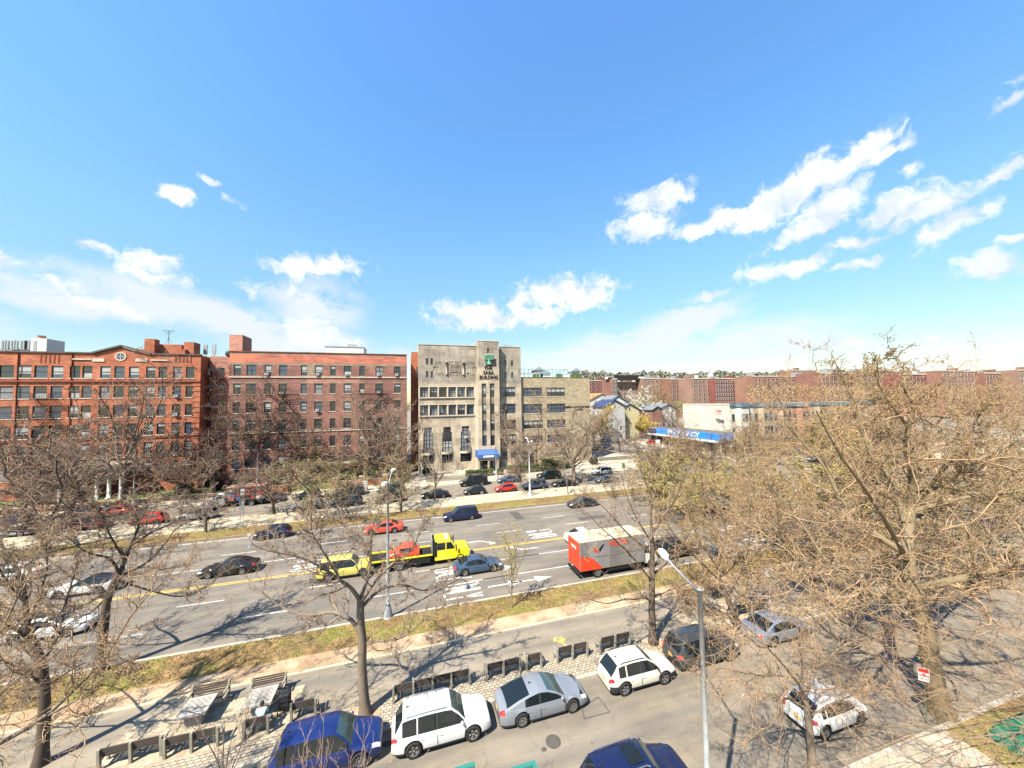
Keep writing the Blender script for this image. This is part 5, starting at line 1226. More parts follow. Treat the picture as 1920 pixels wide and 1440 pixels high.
for (x, w, t, mm) in ((1008, 2.2, 691, 0), (1020, 2.8, 697, 0), (1077, 2.4, 693, 0)):
    b = MB(); a = V(x, t+4, WE+6); b.box(a.x-w/2, a.x+w/2, WE+5, WE+8, zE+.6, a.z); b.prism([(a.x-w/2-.4, a.z), (a.x+w/2+.4, a.z), (a.x, a.z+1.0)], WE+4.7, WE+8.3, 1)
    for sg in (-1, 1): b.box(a.x+sg*w/2-.1, a.x+sg*w/2+.1, WE+5.1, WE+5.3, zE, zE+.6)
    b.build('roof_hut', [m_whitep, m_metal], EB)
for x in (1007, 1050, 1077, 1087):
    b = MB(); a = V(x, 704, WE+3); b.box(a.x-.75, a.x+.75, WE+3, WE+4.3, zE, zE+1.3); b.tube([(a.x, WE+3.6, zE+1.3), (a.x, WE+3.6, zE+1.36)], .5, 10, 1); b.build('condenser', [m_ever, m_iron], EB)
lx = px2(1084, 763, WE); text_mesh(EB, 'JOSEPH & NATHALIE SABA', .62, (lx[0]-.3, WE-.04, lx[1]), m_black, depth=.05, bold=.03); lx = px2(1084.5, 767, WE); text_mesh(EB, 'BUILDING', .55, (lx[0], WE-.04, lx[1]-.1), m_black, depth=.05, bold=.03)

# --- low brick garden walls
def lowwall(label, pts, h, m, mc, piers=(), cat='garden wall', name='brick_garden_wall', group=None):
    r = thing(name, label, cat, (*pts[0], .15), 0, group)
    b = MB()
    for (xa, ya), (xb, yb) in zip(pts, pts[1:]):
        b.box(min(xa, xb)-.01, max(xa, xb), min(ya, yb), max(ya, yb)+.3, .1, .15+h)
    b.build('wall', m, r)
    b = MB(); 
    for (xa, ya), (xb, yb) in zip(pts, pts[1:]): b.box(min(xa, xb)-.03, max(xa, xb)+.03, min(ya, yb)-.04, max(ya, yb)+.34, .15+h, .22+h)
    b.build('coping', mc, r)
    for (x, y) in piers:
        b = MB(); b.box(x-.4, x+.4, y-.42, y+.38, .1, h+.75); b.box(x-.5, x+.5, y-.5, y+.46, h+.75, h+.95, 1); b.build('pier', [m, mc], r)
    return r
lowwall('orange brick garden wall with a capped pier behind the parked dark van', [(-13.6, 75.2), (-4.2, 75.2)], 1.05, m_brr, m_trim, [(-13.3, 75.2), (-8.6, 75.2), (-4.2, 75.2)])
lowwall('orange brick garden wall with two piers behind the crate truck and blue hatchback', [(-27.5, 75.2), (-21.3, 75.2)], 1.05, m_brr, m_trim, [(-27.3, 75.2), (-21.5, 75.2)])
lowwall('long low brick kerb wall in front of the red apartment lawn', [(-62, 75.0), (-31, 75.0)], .5, m_brr2, m_trim)
lowwall('pale concrete retaining wall on the corner plaza right of the school', [(47.5, 82.5), (58.5, 82.5)], .9, m_conc, m_cream, name='concrete_wall', cat='wall')
# plain chain fence posts on the corner plaza
r = thing('plaza_fence', 'thin post and rail fence along the corner plaza beside the white off-roader', 'fence', (40, 78.6, .15))
b = MB()
for k in range(10): b.tube([(40+k*1.9, 78.6, .1), (40+k*1.9, 78.6, 1.5)], .04, 5)
b.tube([(40, 78.6, 1.45), (57.1, 78.6, 1.45)], .03, 5); b.tube([(40, 78.6, .35), (57.1, 78.6, .35)], .025, 5)
b.build('posts_and_rails', m_metal, r)

# --- pharmacy on the corner of the side street
PHU = 84.5
PH = thing('corner_pharmacy', 'one storey corner pharmacy with a long blue and white fascia sign', 'shop', (PHU, 80.5, 0))
b = MB(); b.box(PHU, PHU+13, 80.5, 110.5, 0, 5.9, 0, 1); b.build('wall', [m_trim, m_roof], PH)
b = MB()
for k in range(9): y = 82+k*3.1; b.box(PHU-.05, PHU-.004, y, y+2.5, .4, 3.3)
for k in range(3): x = PHU+1+k*4; b.box(x, x+3, 80.44, 80.496, .4, 3.3)
b.build('shop_window', m_glass, PH)
b = MB(); b.box(PHU-.5, PHU-.06, 80.2, 106, 3.9, 5.9, 0); b.box(PHU-.5, PHU+5, 79.95, 80.19, 3.9, 5.9, 0); b.box(PHU-.53, PHU-.505, 80.2, 106, 3.75, 3.9, 1); b.box(PHU-1.6, PHU-.07, 80, 110, 3.4, 3.74, 1)
sg_ = b.build('fascia_sign', [mat('sign_blue', (.02, .20, .62), .5), m_whitep], PH)
text_mesh(PH, 'PHARMACY', 1.9, (PHU-.54, 93.5, 4.95), m_whitep, 'sign_lettering', .05, rz=-PI/2, bold=.06, sx=1.35)
b = MB(); b.box(PHU-.5, PHU-.06, 106.1, 110.4, 3.9, 5.6); b.build('dark_fascia', mat('sign_dark', (.05, .05, .09), .6), PH)
# --- pale building with graffiti and its bay fronted row
u_b = 92.0; pA = UU(1280, 757, u_b); pB = UU(1368, 757, u_b); Wn, Wf = pB.y, pA.y; zG = pB.z
m_pale = mat('painted_pale_wall', (.44, .43, .37), .9, .12, .3, build=chain(stains((.33, .31, .24), .7), patchy((.46, .45, .36), .2, .5, .7, .6)))
GB = thing('pale_graffiti_building', 'pale party wall building with pink graffiti above the pharmacy sign', 'row house', (u_b, Wn, 0))
b = MB(); b.box(u_b, u_b+9, Wn, Wf, 0, zG, 0, 1); b.build('wall', [m_pale, m_roof], GB)
b = MB(); b.box(u_b-.1, u_b-.004, Wn, Wf, zG-.35, zG+.05); b.box(u_b-.1, u_b+9, Wn-.35, Wn-.004, zG-.8, zG+.15, 1); b.build('cornice', [m_trim, mat('cornice_slate', (.10, .15, .18), .7, .2, 1)], GB)
b = MB(); rg = random.Random(9)
gp = [UU(1347+6*math.sin(k*1.3), 772+5*math.cos(k*2.1), u_b) for k in range(14)]
for A, B in zip(gp, gp[1:]): b.tube([(u_b-.03, A.y, A.z), (u_b-.03, B.y, B.z)], .10, 4)
b.build('graffiti', mat('graffiti_pink', (.62, .25, .25), .8), GB)
b = MB(); gp = [UU(1350+8*math.sin(k*1.9), 789+4*math.cos(k*1.7), u_b) for k in range(16)]
for A, B in zip(gp, gp[1:]): b.tube([(u_b-.03, A.y, A.z), (u_b-.03, B.y, B.z)], .13, 4)
b.build('graffiti', mat('graffiti_grey', (.16, .13, .12), .8), GB)
def bayhouse(label, u0, w, W, h, m, first=False):
    r = thing('bay_front_row_house', label, 'row house', (u0, W, 0), 0, 'bay fronted row houses') if not first else first
    b = MB(); cx = u0+w/2
    bw = w*.52; pr = [(cx-bw/2, W), (cx-bw/2+.8, W-1.1), (cx+bw/2-.8, W-1.1), (cx+bw/2, W)]
    if not first: b.box(u0, u0+w, W, W+11, 0, h, 0, 1)
    b.prism(pr[::-1], .1, h-1.0, ax='z'); b.build('bay' if first else 'wall', [m, m_roof], r)
    b = MB(); b.box(u0+.02, u0+w-.02, W-.3, W-.003, h-.9, h+.05); b.prism([(cx-bw/2-.2, W-.31), (cx-bw/2+.7, W-1.4), (cx+bw/2-.7, W-1.4), (cx+bw/2+.2, W-.31)][::-1], h-1.0, h-.1, ax='z'); b.build('cornice', MATS['cornice_slate'], r)
    for z in (1.3, 5.2, 9.1):
        if z+2 > h: continue
        for dx in (-.55, .55): window(r, cx+dx, z, .8, 2.0, W-1.32, 1, 1, deep=.16)
        for dx in (-w*.38, w*.38): window(r, cx+dx, z, .9, 2.0, W-.2, 1, 1, deep=.1)
    return r
bayhouse('', u_b, 9, Wn, zG, m_pale, GB)
mrow = [mat('rowhouse_buff', (.33, .26, .18), .9, .15, .5), mat('rowhouse_sand', (.36, .26, .18), .9, .15, .5), mat('rowhouse_rose', (.34, .17, .12), .9, .15, .5)]
for k in range(7): bayhouse(['first', 'second', 'third', 'fourth', 'fifth', 'sixth', 'seventh'][k]+' bay fronted row house right of the pale graffiti building', u_b+9.05+k*8.0, 7.95, Wn, zG-.1-.15*(k % 3), mrow[k % 3])
# --- houses down the side street
m_shing = mat('shingle_orange', (.48, .21, .08), .9, .2, 1); m_shingb = mat('shingle_slate', (.14, .155, .17), .9, .2, 1); m_shingn = mat('shingle_navy', (.025, .04, .11), .8, .2, 1)
def house(label, px, ytop, yeave, W, wd, dp, mw, mr, gable=True, wins=True):
    p = V(px, ytop, W); e = V(px, yeave, W).z
    r = thing('gabled_house', label, 'house', (p.x, W, 0)); x0, x1 = p.x-wd/2, p.x+wd/2
    b = MB(); b.box(x0, x1, W, W+dp, 0, e-.02)
    b.prism([(x0, e-.02), (x1, e-.02), (p.x, p.z-.2)], W+.01, W+dp-.01); b.build('wall', mw, r)
    b = MB()
    for A, B in (((x0-.5, e-.25), (p.x, p.z)), ((p.x, p.z), (x1+.5, e-.25))):
        b.prism([A, B, (B[0], B[1]+.28), (A[0], A[1]+.28)], W-.5, W+dp+.5)
    b.build('roof', mr, r)
    for k in (-.27, .27):
        for z in (1.2, 4.4):
            if z+1.6 < e: window(r, p.x+k*wd, z, 1.0, 1.5, W-.1, 1, 1, fm=m_framew, deep=.06)
    window(r, p.x, e-.3, 1.0, 1.2, W-.1, 1, 1, fm=m_framew, deep=.06)
    return r
m_clap = mat('clapboard_white', (.50, .49, .44), .8, .08, 2); m_clapy = mat('clapboard_cream', (.46, .39, .22), .8, .1, 2); m_clapb = mat('clapboard_blue', (.38, .38, .36), .8, .1, 2)
house('white gabled house with an orange roof beside the school wing', 1128, 738, 752, 150, 16, 14, m_clap, m_shing)
house('white gabled house with a grey slate roof, right of the orange roofed one', 1158, 742, 755, 140, 11, 14, m_clap, m_shingb)
house('small house with a navy blue roof below the slate roofed one', 1152, 750, 762, 122, 9, 9, m_clapb, m_shingn)
house('cream yellow house behind the yellow flowering tree', 1180, 757, 768, 125, 9, 10, m_clapy, m_shingb)
house('red brick bay house between the yellow tree and the white wall', 1232, 762, 768, 128, 5, 10, m_brb, m_shingb)
house('white house left of the dark leafless tree', 1252, 758, 765, 130, 8, 10, m_clap, m_shingb)
# --- distant apartment blocks
m_fb2 = mat('far_brick_brown', (.23, .14, .105), .9, .2, .1)
def far_block(label, xa, xb, yt, W, m, rows=5, dp=16, wcol=None, depth=None, nwin=None, floor=3.5, fm=None, start=1.6, ground=0.):
    a = V(xa, yt, W); c = V(xb, yt, W); h = (a.z+c.z)/2; x0, x1 = a.x, c.x
    r = thing('distant_apartment_block', label, 'apartment block', (x0, W, 0))
    b = MB(); b.box(x0, x1, W, W+dp, 0, h, 0, 1); b.build('wall', [m, m_roof], r)
    b = MB(); b.box(x0-.1, x1+.1, W-.25, W+.2, h-.7, h+.15); b.build('cornice', m_trim, r)
    n = min(nwin or int((x1-x0)/4.0), 100//max(1, rows)); z = h-start-2.2; k = 0
    me = MB(); me.box(-.85, .85, -.12, -.02, -.12, 2.05); me.box(-.66, .66, -.16, -.121, .05, 1.9, 1); me = me.mesh('window', [m_framew, m_glass])
    while k < rows and z > .5:
        for i in range(n): link_mesh('window', me, r, ((x1-x0)*(i+.5)/n, 0, z))
        z -= floor; k += 1
    rr = random.Random(int(abs(x0)*7)); 
    for q in range(2+int((x1-x0)/22)):
        b = MB(); xx = x0+(x1-x0)*rr.uniform(.05, .95); w_ = rr.uniform(1.2, 3.2); hh = rr.uniform(1.2, 3.4); b.box(xx-w_, xx+w_, W+3, W+8, h, h+hh); b.build('roof_bulkhead', rr.choice([m, m_whitep, m_metal, m_fb2]), r)
    return r
m_fb = mat('far_brick_red', (.20, .095, .07), .9, .2, .1); m_fb2 = mat('far_brick_brown', (.23, .14, .105), .9, .2, .1); m_fb3 = mat('far_brick_deep', (.17, .062, .05), .9, .2, .1); m_fb4 = mat('far_brick_pink', (.25, .125, .095), .9, .2, .1)
far_block('distant brown brick block just right of the school wing', 1106, 1146, 713, 300, m_fb3, 5)
far_block('distant narrow red brick block right of the first distant one', 1147, 1157, 710, 262, m_fb, 6, nwin=3)
far_block('distant long tan brown block with black roof edge', 1158, 1204, 716, 270, m_fb2, 5)
b = MB(); r = bpy.data.objects[[o.name for o in bpy.data.objects if o.name.startswith('distant_apartment_block')][-1]]
a = V(1153, 712, 268); c = V(1206, 706, 268); b.box(a.x, c.x, 266, 269.8, a.z-.5, c.z+1.0); b.build('roof_screen', m_iron, r)
far_block('distant brown block behind the tall tan tree', 1205, 1256, 709, 262, m_fb2, 5)
far_block('distant red block with balconies left of the deep red one', 1257, 1296, 710, 250, m_fb, 6)
far_block('distant brick block with a white cupola on its roof', 1297, 1340, 709, 235, m_fb2, 6)
r = [o for o in bpy.data.objects if o.name.startswith('distant_apartment_block') and o.type == 'EMPTY'][-1]
b = MB(); a = V(1335, 703, 238); b.box(a.x-1.4, a.x+1.4, 238, 241, a.z-4, a.z+1); b.ball((a.x, 239.5, a.z+1), (1.3, 1.3, 1.5), half=True); b.build('cupola', m_whitep, r)
far_block('distant deep red block with rows of white framed windows', 1341, 1410, 709, 228, m_fb3, 6, nwin=18)
far_block('distant pinkish brick block behind the left of the great tree', 1411, 1535, 705, 210, m_fb4, 6)
far_block('red brick block behind the top of the great tree', 1536, 1612, 699, 178, m_fb, 6)
far_block('brown brick block behind the top of the great tree', 1616, 1690, 696, 172, m_fb2, 6)
far_block('deep red block right of the great tree top', 1694, 1762, 701, 160, m_fb3, 6)
far_block('pinkish block behind the right of the great tree', 1766, 1842, 695, 152, m_fb4, 6)
far_block('red brick block near the right edge of the skyline', 1846, 1905, 699, 148, m_fb, 6)
far_block('brown brick block cut by the right edge', 1909, 1990, 694, 140, m_fb2, 6)
far_block('distant red block rising behind the treetops', 1486, 1530, 694, 330, m_fb4, 3)
far_block('far off brick block at the left beyond the gap', 760, 775, 718, 300, m_fb2, 3, nwin=3) if False else None
# far wood and roofs on the horizon
rngw = np.random.default_rng(77)
def wood(name, label, xs, yt, yb, W, n, m, seed, size):
    rg = np.random.default_rng(seed); P = []
    for _ in range(n):
        x = rg.uniform(*xs); t = rg.random()**1.6
        top = yt+2.*math.sin(x*.05)+1.5*math.sin(x*.17+1)+1.5*math.sin(x*.41)
        y = yb+(top-yb)*rg.random()**.8; p = V(x, y, W+rg.uniform(-12, 12)); P.append(p)
    v = bits(np.array([list(p) for p in P]), size, rg)
    o = bpy.data.objects.new(name, np_mesh(name, v, 4, [m])); COL.objects.link(o); tag(o, label, 'trees', kind='stuff')
wood('far_trees', 'hazy line of distant treetops along the horizon behind the brick blocks', (1090, 1600), 698, 716, 420, 9000, mat('far_tree_grey', (.17, .17, .13), 1, .3, .1), 5, 3.0)
wood('far_trees', 'distant green and grey trees behind the houses on the side street', (1100, 1300), 752, 775, 175, 5000, mat('far_tree_olive', (.19, .17, .07), 1, .4, .1), 6, .9)
wood('far_trees', 'mass of distant bare trees beyond the junction on the right', (1400, 1960), 722, 756, 140, 16000, mat('far_tree_tan', (.30, .21, .10), 1, .4, .1), 8, .55)
# ---------------------------------------------------------------- vehicles
m_tyre = mat('tyre_rubber', (.022, .021, .02), .85)
m_rim = mat('alloy_rim', (.48, .48, .48), .3, metal=.7)
m_rimd = mat('dark_rim', (.10, .10, .105), .35, metal=.6)
m_cglass = mat('car_glass', (.010, .014, .016), .04, spec=.45)
m_wglass = mat('windscreen_glass', (.035, .065, .065), .05, spec=.9)
m_clad = mat('plastic_cladding', (.028, .028, .03), .7)
m_head = mat('headlight_lens', (.62, .64, .66), .12, spec=.8)
m_tail = mat('taillight_lens', (.50, .015, .015), .15, spec=.8)
m_plate = mat('licence_plate_gold', (.62, .36, .08), .5)
m_under = mat('underbody', (.01, .01, .01), .9)
m_chrome = mat('chrome_trim', (.6, .6, .6), .2, metal=.9)
def paint(name, col, metal=.25, rough=.28): return mat('paint_'+name, col, rough, metal=metal, coat=.6, spec=.5)
P_WHITE = paint('white', (.60, .60, .58), 0); P_CREAM = paint('pearl_cream', (.58, .55, .46), 0); P_BLUE = paint('royal_blue', (.009, .022, .115), .2)
P_NAVY = paint('navy', (.010, .016, .065), .3); P_GREY = paint('silver_grey', (.24, .26, .29), .3); P_SILV = paint('silver', (.50, .51, .52), .5); P_BLACK = paint('black', (.008, .008, .01), .1)
P_DGREY = paint('dark_grey', (.055, .06, .065), .4); P_RED = paint('red', (.52, .018, .015), .1); P_ORED = paint('bright_red_orange', (.62, .07, .04), .0); P_MAR = paint('maroon', (.14, .018, .02), .3)
P_GREEN = paint('dark_green', (.02, .045, .04), .4); P_TEAL = paint('blue_grey', (.06, .10, .17), .4); P_YEL = paint('yellow', (.72, .60, .02), 0); P_BGREY = paint('blue_silver', (.27, .31, .37), .5); P_PURP = paint('indigo', (.03, .03, .16), .3)
_wh = {}
def wheel_mesh(r, w, style):
    k = (r, w, style)
    if k in _wh: return _wh[k]
    t = MB(); n = 28; prof = [(r*.66, -w/2), (r*.93, -w/2), (r, -w*.36), (r, w*.36), (r*.93, w/2), (r*.66, w/2), (r*.62, w*.3)]
    i0 = 0
    for (q, y) in prof:
        for j in range(n): a = 2*PI*j/n; t.v.append((q*math.cos(a), y, q*math.sin(a)))
    for a in range(len(prof)-1):
        for j in range(n): p = a*n+j; q = a*n+(j+1) % n; t.f.append((p, q, q+n, p+n)); t.m.append(0); t.sm.append(True)
    g = MB(); R0 = r*.67
    g.poly([(R0*math.cos(2*PI*j/20), w*.22, R0*math.sin(2*PI*j/20)) for j in range(20)], 1)
    ns = {'five': 5, 'ten': 10, 'steel': 6, 'fan': 14}[style]
    for j in range(ns):
        a = 2*PI*j/ns; hw = {'five': .17, 'ten': .09, 'steel': .2, 'fan': .06}[style]
        c0, c1 = .10*r/.34, R0
        A = [(c0, -hw*.8*r), (c1, -hw*r*.55), (c1, hw*r*.55), (c0, hw*.8*r)]
        g.poly([(x*math.cos(a)-y*math.sin(a), w*.36, x*math.sin(a)+y*math.cos(a)) for x, y in A][::-1], 0)
    for j in range(20):
        a0, a1 = 2*PI*j/20, 2*PI*(j+1)/20
        g.quad((R0*.9*math.cos(a0), w*.37, R0*.9*math.sin(a0)), (R0*.9*math.cos(a1), w*.37, R0*.9*math.sin(a1)), (R0*1.01*math.cos(a1), w*.42, R0*1.01*math.sin(a1)), (R0*1.01*math.cos(a0), w*.42, R0*1.01*math.sin(a0)), 0)
    g.poly([(r*.16*math.cos(2*PI*j/10), w*.4, r*.16*math.sin(2*PI*j/10)) for j in range(10)][::-1], 0)
    _wh[k] = (t.mesh('wheel', m_tyre), g.mesh('rim', [m_rimd if style == 'dark' else m_rim, m_rimd]))
    return _wh[k]
def lerp_prof(pts, x):
    # pts sorted descending in x (front first)
    if x >= pts[0][0]: return pts[0][1]
    for (xa, za), (xb, zb) in zip(pts, pts[1:]):
        if x >= xb: return za+(zb-za)*(xa-x)/(xa-xb)
    return pts[-1][1]
SPEC = {
 # L, W, H, wheelbase, front overhang, wheel r, belt, hood(front z, cowl z), windscreen base x-frac/top, rear roof / glass base, deck z, clearance
 'suv':   dict(L=4.75, W=1.86, H=1.72, wb=2.82, fo=.93, r=.37, belt=1.03, hf=.86, hc=1.06, xw0=1.12, xw1=.42, xr1=-1.88, xr0=-2.24, deck=1.04, cl=.24, pil=(-.28, -1.18, -1.24), side=3),
 'cuv':   dict(L=4.45, W=1.80, H=1.60, wb=2.67, fo=.90, r=.36, belt=.98, hf=.80, hc=1.00, xw0=1.06, xw1=.32, xr1=-1.62, xr0=-2.10, deck=1.0, cl=.23, pil=(-.25, -1.12, -1.2), side=3),
 'hatch': dict(L=4.0, W=1.74, H=1.50, wb=2.5, fo=.82, r=.32, belt=.93, hf=.74, hc=.95, xw0=1.04, xw1=.24, xr1=-1.35, xr0=-1.85, deck=.95, cl=.18, pil=(-.22, -1.05, -1.12), side=3),
 'sedan': dict(L=4.85, W=1.84, H=1.44, wb=2.82, fo=.95, r=.34, belt=.92, hf=.70, hc=.93, xw0=1.02, xw1=.20, xr1=-.98, xr0=-1.80, deck=.98, cl=.16, pil=(-.30, -1.15, -1.2), side=2),
 'fast':  dict(L=4.93, W=1.86, H=1.42, wb=2.84, fo=.95, r=.345, belt=.92, hf=.68, hc=.92, xw0=1.10, xw1=.14, xr1=-.85, xr0=-2.08, deck=.97, cl=.15, pil=(-.32, -1.2, -1.26), side=2),
 'coupe': dict(L=4.75, W=1.88, H=1.36, wb=2.75, fo=.95, r=.34, belt=.90, hf=.68, hc=.90, xw0=.86, xw1=-.02, xr1=-.95, xr0=-1.85, deck=.95, cl=.15, pil=(-.75, -1.25, -1.3), side=2),
 'big':   dict(L=5.2, W=2.02, H=1.90, wb=2.95, fo=.98, r=.40, belt=1.15, hf=1.04, hc=1.18, xw0=1.2, xw1=.66, xr1=-2.28, xr0=-2.5, deck=1.16, cl=.27, pil=(-.15, -1.2, -1.28), side=3),
 'van':   dict(L=5.6, W=2.03, H=2.1, wb=3.5, fo=.85, r=.38, belt=1.15, hf=1.0, hc=1.2, xw0=1.55, xw1=1.05, xr1=-2.68, xr0=-2.76, deck=1.16, cl=.25, pil=(.30, -.9, -1.0), side=3),
 'mini':  dict(L=5.0, W=1.98, H=1.75, wb=3.0, fo=.95, r=.36, belt=1.02, hf=.84, hc=1.05, xw0=1.10, xw1=.45, xr1=-2.15, xr0=-2.42, deck=1.03, cl=.2, pil=(-.15, -1.25, -1.33), side=3),
}
def car(name, label, cat, kind, pnt, u, w, face, group=None, rim='five', clad=False, rails=False, sunroof=False, yaw=0., z=.0, roofm=None, detail=True, plate=True, scale=1.):
    S = SPEC[kind]; L, Wd, H = S['L'], S['W'], S['H']; hl = L/2
    root = thing(name, label, cat, (u, w, z), (0 if face > 0 else PI)+yaw, group)
    if scale != 1: root.scale = (scale,)*3
    xf = hl-S['fo']; xr = xf-S['wb']; r = S['r']; ra = r+.065
    belt, cl = S['belt'], S['cl']
    top = [(hl, S['hf']-.22), (hl-.05, S['hf']-.10), (hl-.22, S['hf']), (hl-.7, S['hf']+.07), (S['xw0']+.05, S['hc']), (S['xw0']-.15, belt+.02), (S['xr0']+.25, belt+.03), (S['xr0'], S['deck']), (-hl+.12, S['deck']-.05), (-hl+.02, S['deck']-.14), (-hl, S['deck']-.2)]
    xs = {hl, hl-.02, hl-.05, hl-.12, hl-.22, hl-.4, hl-.7, S['xw0']+.05, S['xw0']-.15, 0, -.6, S['xr0'], S['xr0']+.25, -hl, -hl+.02, -hl+.06, -hl+.12, -hl+.25}
    for xa in (xf, xr):
        for k in range(-6, 7): xs.add(round(xa+ra*math.sin(k/6*PI/2), 4))
    for k in range(9): xs.add(round(hl-.7-(L-1.0)*k/8, 3))
    xs = sorted([x for x in xs if -hl <= x <= hl], reverse=True)
    def plan(x):
        e = abs(x)/hl; f = max(0, (e-.72)/.28)
        return Wd/2*(1-.035*e*e-.17*f**2.6)
    sec = []
    for x in xs:
        y = plan(x); zt = lerp_prof(top, x); zb = cl; arch = False
        for xa in (xf, xr):
            if abs(x-xa) < ra-1e-4: zb = max(zb, r+math.sqrt(ra*ra-(x-xa)**2)); arch = True
        e = max(0, (abs(x)/hl-.93)/.07)
        zb2 = zb if arch else zb+.06*e
        z1 = max(zb2+.03, cl+.13); z2 = max(z1+.03, min(.62*belt, zt-.12)); z3 = max(z2+.04, min(belt-.16, zt-.09)); z4 = max(z3+.02, zt-.045)
        sec.append([(y-.05, zb2), (y-.005, z1), (y+.012, z2), (y, z3), (y-.045, z4), (y-.14, zt), (y*.5, zt+.025), (0, zt+.035)])
    nS, nP = len(xs), 8
    body = MB(); lights = {'headlight': (MB(), MB()), 'taillight': (MB(), MB())}
    cladm = 1
    for sgn in (1, -1):
        for i in range(nS-1):
            for j in range(nP-1):
                xa, xb = xs[i], xs[i+1]; a, b_, c, d = sec[i][j], sec[i][j+1], sec[i+1][j+1], sec[i+1][j]
                P = [(xa, sgn*a[0], a[1]), (xa, sgn*b_[0], b_[1]), (xb, sgn*c[0], c[1]), (xb, sgn*d[0], d[1])]
                if sgn > 0: P = P[::-1]
                tgt, mm = body, 0
                if j == 0: mm = 1
                if clad and j == 1 and (any(abs((xa+xb)/2-q) < ra for q in (xf, xr)) or abs(xa) > hl-.5): mm = 1
                if xb >= hl-.41 and xa < hl-.01 and j in (3, 4): tgt = lights['headlight'][sgn < 0]
                if xa <= -hl+.26 and j in (3, 4): tgt = lights['taillight'][sgn < 0]
                tgt.quad(*P, mm if tgt is body else 0, smooth=True)
    for i, sg in ((0, 1), (nS-1, -1)):          # nose and tail panels in strips
        s_ = sec[i]; x = xs[i]
        for j in range(nP-2):
            a, b_ = s_[j], s_[j+1]
            P = [(x, -a[0], a[1]), (x, a[0], a[1]), (x, b_[0], b_[1]), (x, -b_[0], b_[1])]
            body.quad(*(P if sg > 0 else P[::-1]), 1 if (j == 0 or (j == 2 and sg > 0)) else 0)
    zr_ = [(S['xw0'], belt+.02), ((S['xw0']+S['xw1'])/2, belt+(H-belt)*.56), (S['xw1'], H-.05), (S['xw1']-.3, H-.012), ((S['xw1']+S['xr1'])/2, H), (S['xr1']+.3, H-.03), (S['xr1'], H-.075)]
    if kind in ('sedan', 'fast', 'coupe'): zr_ += [((S['xr1']+S['xr0'])/2, H-.075-(H-.1-S['deck'])*.42), (S['xr0'], S['deck']+.02)]
    else: zr_ += [((S['xr1']+S['xr0'])/2, H-.12-(H-belt)*.35), (S['xr0'], belt+.02)]
    pb = S['pil']; gx = {p[0] for p in zr_} | {pb[0]+.04, pb[0]-.04, pb[1], pb[2]}
    last = S['xr1']-.02 if kind not in ('sedan', 'fast', 'coupe') else S['xr1']-.28
    gx |= {last, S['xw0']-.12, S['xw0']-.28}
    gx = sorted(gx, reverse=True)
    def gsec(x):
        z = lerp_prof(zr_, x); yb = plan(x)-.055; h = max(0, z-belt)
        yr = yb-.30*h*(1 if kind not in ('van', 'big') else .6)
        zr0 = max(belt+.015, z-.06); zb = min(belt-.01, z-.005)
        return [(yb, zb), (yr+.015, zr0), (max(.1, yr-.09), max(zr0+.003, z-.012)), (0, z+.012 if h > .2 else z)]
    gs = [gsec(x) for x in gx]
    wins = {'windscreen': MB(), 'rear_window': MB(), 'side_window': (MB(), MB())}; roof = MB()
    for sgn in (1, -1):
        for i in range(len(gx)-1):
            xa, xb = gx[i], gx[i+1]; xm = (xa+xb)/2
            for j in range(3):
                a, b_, c, d = gs[i][j], gs[i][j+1], gs[i+1][j+1], gs[i+1][j]
                P = [(xa, sgn*a[0], a[1]), (xa, sgn*b_[0], b_[1]), (xb, sgn*c[0], c[1]), (xb, sgn*d[0], d[1])]
                if sgn > 0: P = P[::-1]
                front, back = xm > S['xw1'], xm < S['xr1']
                if j == 0:
                    pil = (pb[0]-.04 <= xm <= pb[0]+.04) or (pb[2] <= xm <= pb[1]) or xm < last or xm > S['xw0']-.12
                    if kind == 'van' and label.startswith('black') is False and xm < pb[0]: pil = True
                    if pil: (roof if not (pb[0]-.04 <= xm <= pb[0]+.04) else body).quad(*P, 1 if (pb[0]-.04 <= xm <= pb[0]+.04) else 0, smooth=True)
                    else: wins['side_window'][sgn < 0].quad(*P, 0, smooth=True)
                elif j == 2 and front: wins['windscreen'].quad(*P, 0, smooth=True)
                elif j == 2 and back: wins['rear_window'].quad(*P, 0, smooth=True)
                else: roof.quad(*P, 0, smooth=True)
    def put(mb, nm, mats, sharp=35):
        if not mb.f: return None
        o = link_mesh(nm, mb.mesh(nm, mats), root)
        bm = __import__('bmesh').new(); bm.from_mesh(o.data); __import__('bmesh').ops.remove_doubles(bm, verts=bm.verts, dist=.0008); bm.to_mesh(o.data); bm.free()
        o.data.set_sharp_from_angle(angle=R(sharp)); return o
    # underside and dark arch liners
    body.box(-hl+.25, hl-.25, -Wd/2+.22, Wd/2-.22, cl-.04, belt-.2, 2)
    if detail:
        for sgn in (1, -1):                      # door gaps, handles, sill line
            for xd in (S['xw0']-.05, pb[0], pb[1]+.02 if S['side'] == 3 else pb[1]+.1):
                y = plan(xd)+.016
                body.box(xd-.007, xd+.007, sgn*y-.012, sgn*y+.004, cl+.18, belt-.17, 2)
            for xd in (pb[0]+.18, pb[1]+.22):
                y = plan(xd)+.012; body.box(xd-.09, xd+.09, sgn*y-.02, sgn*y+.03, belt-.24, belt-.205, 0)
    bo = put(body, 'body', [pnt, m_clad, m_under])
    put(roof, 'roof', [roofm or pnt])
    put(wins['windscreen'], 'windscreen', [m_wglass]); put(wins['rear_window'], 'rear_window', [m_cglass])
    for q in wins['side_window']: put(q, 'side_window', [m_cglass])
    for q in lights['headlight']: put(q, 'headlight', [m_head])
    for q in lights['taillight']: put(q, 'taillight', [m_tail])
    tm, rm = wheel_mesh(r, .23, rim)
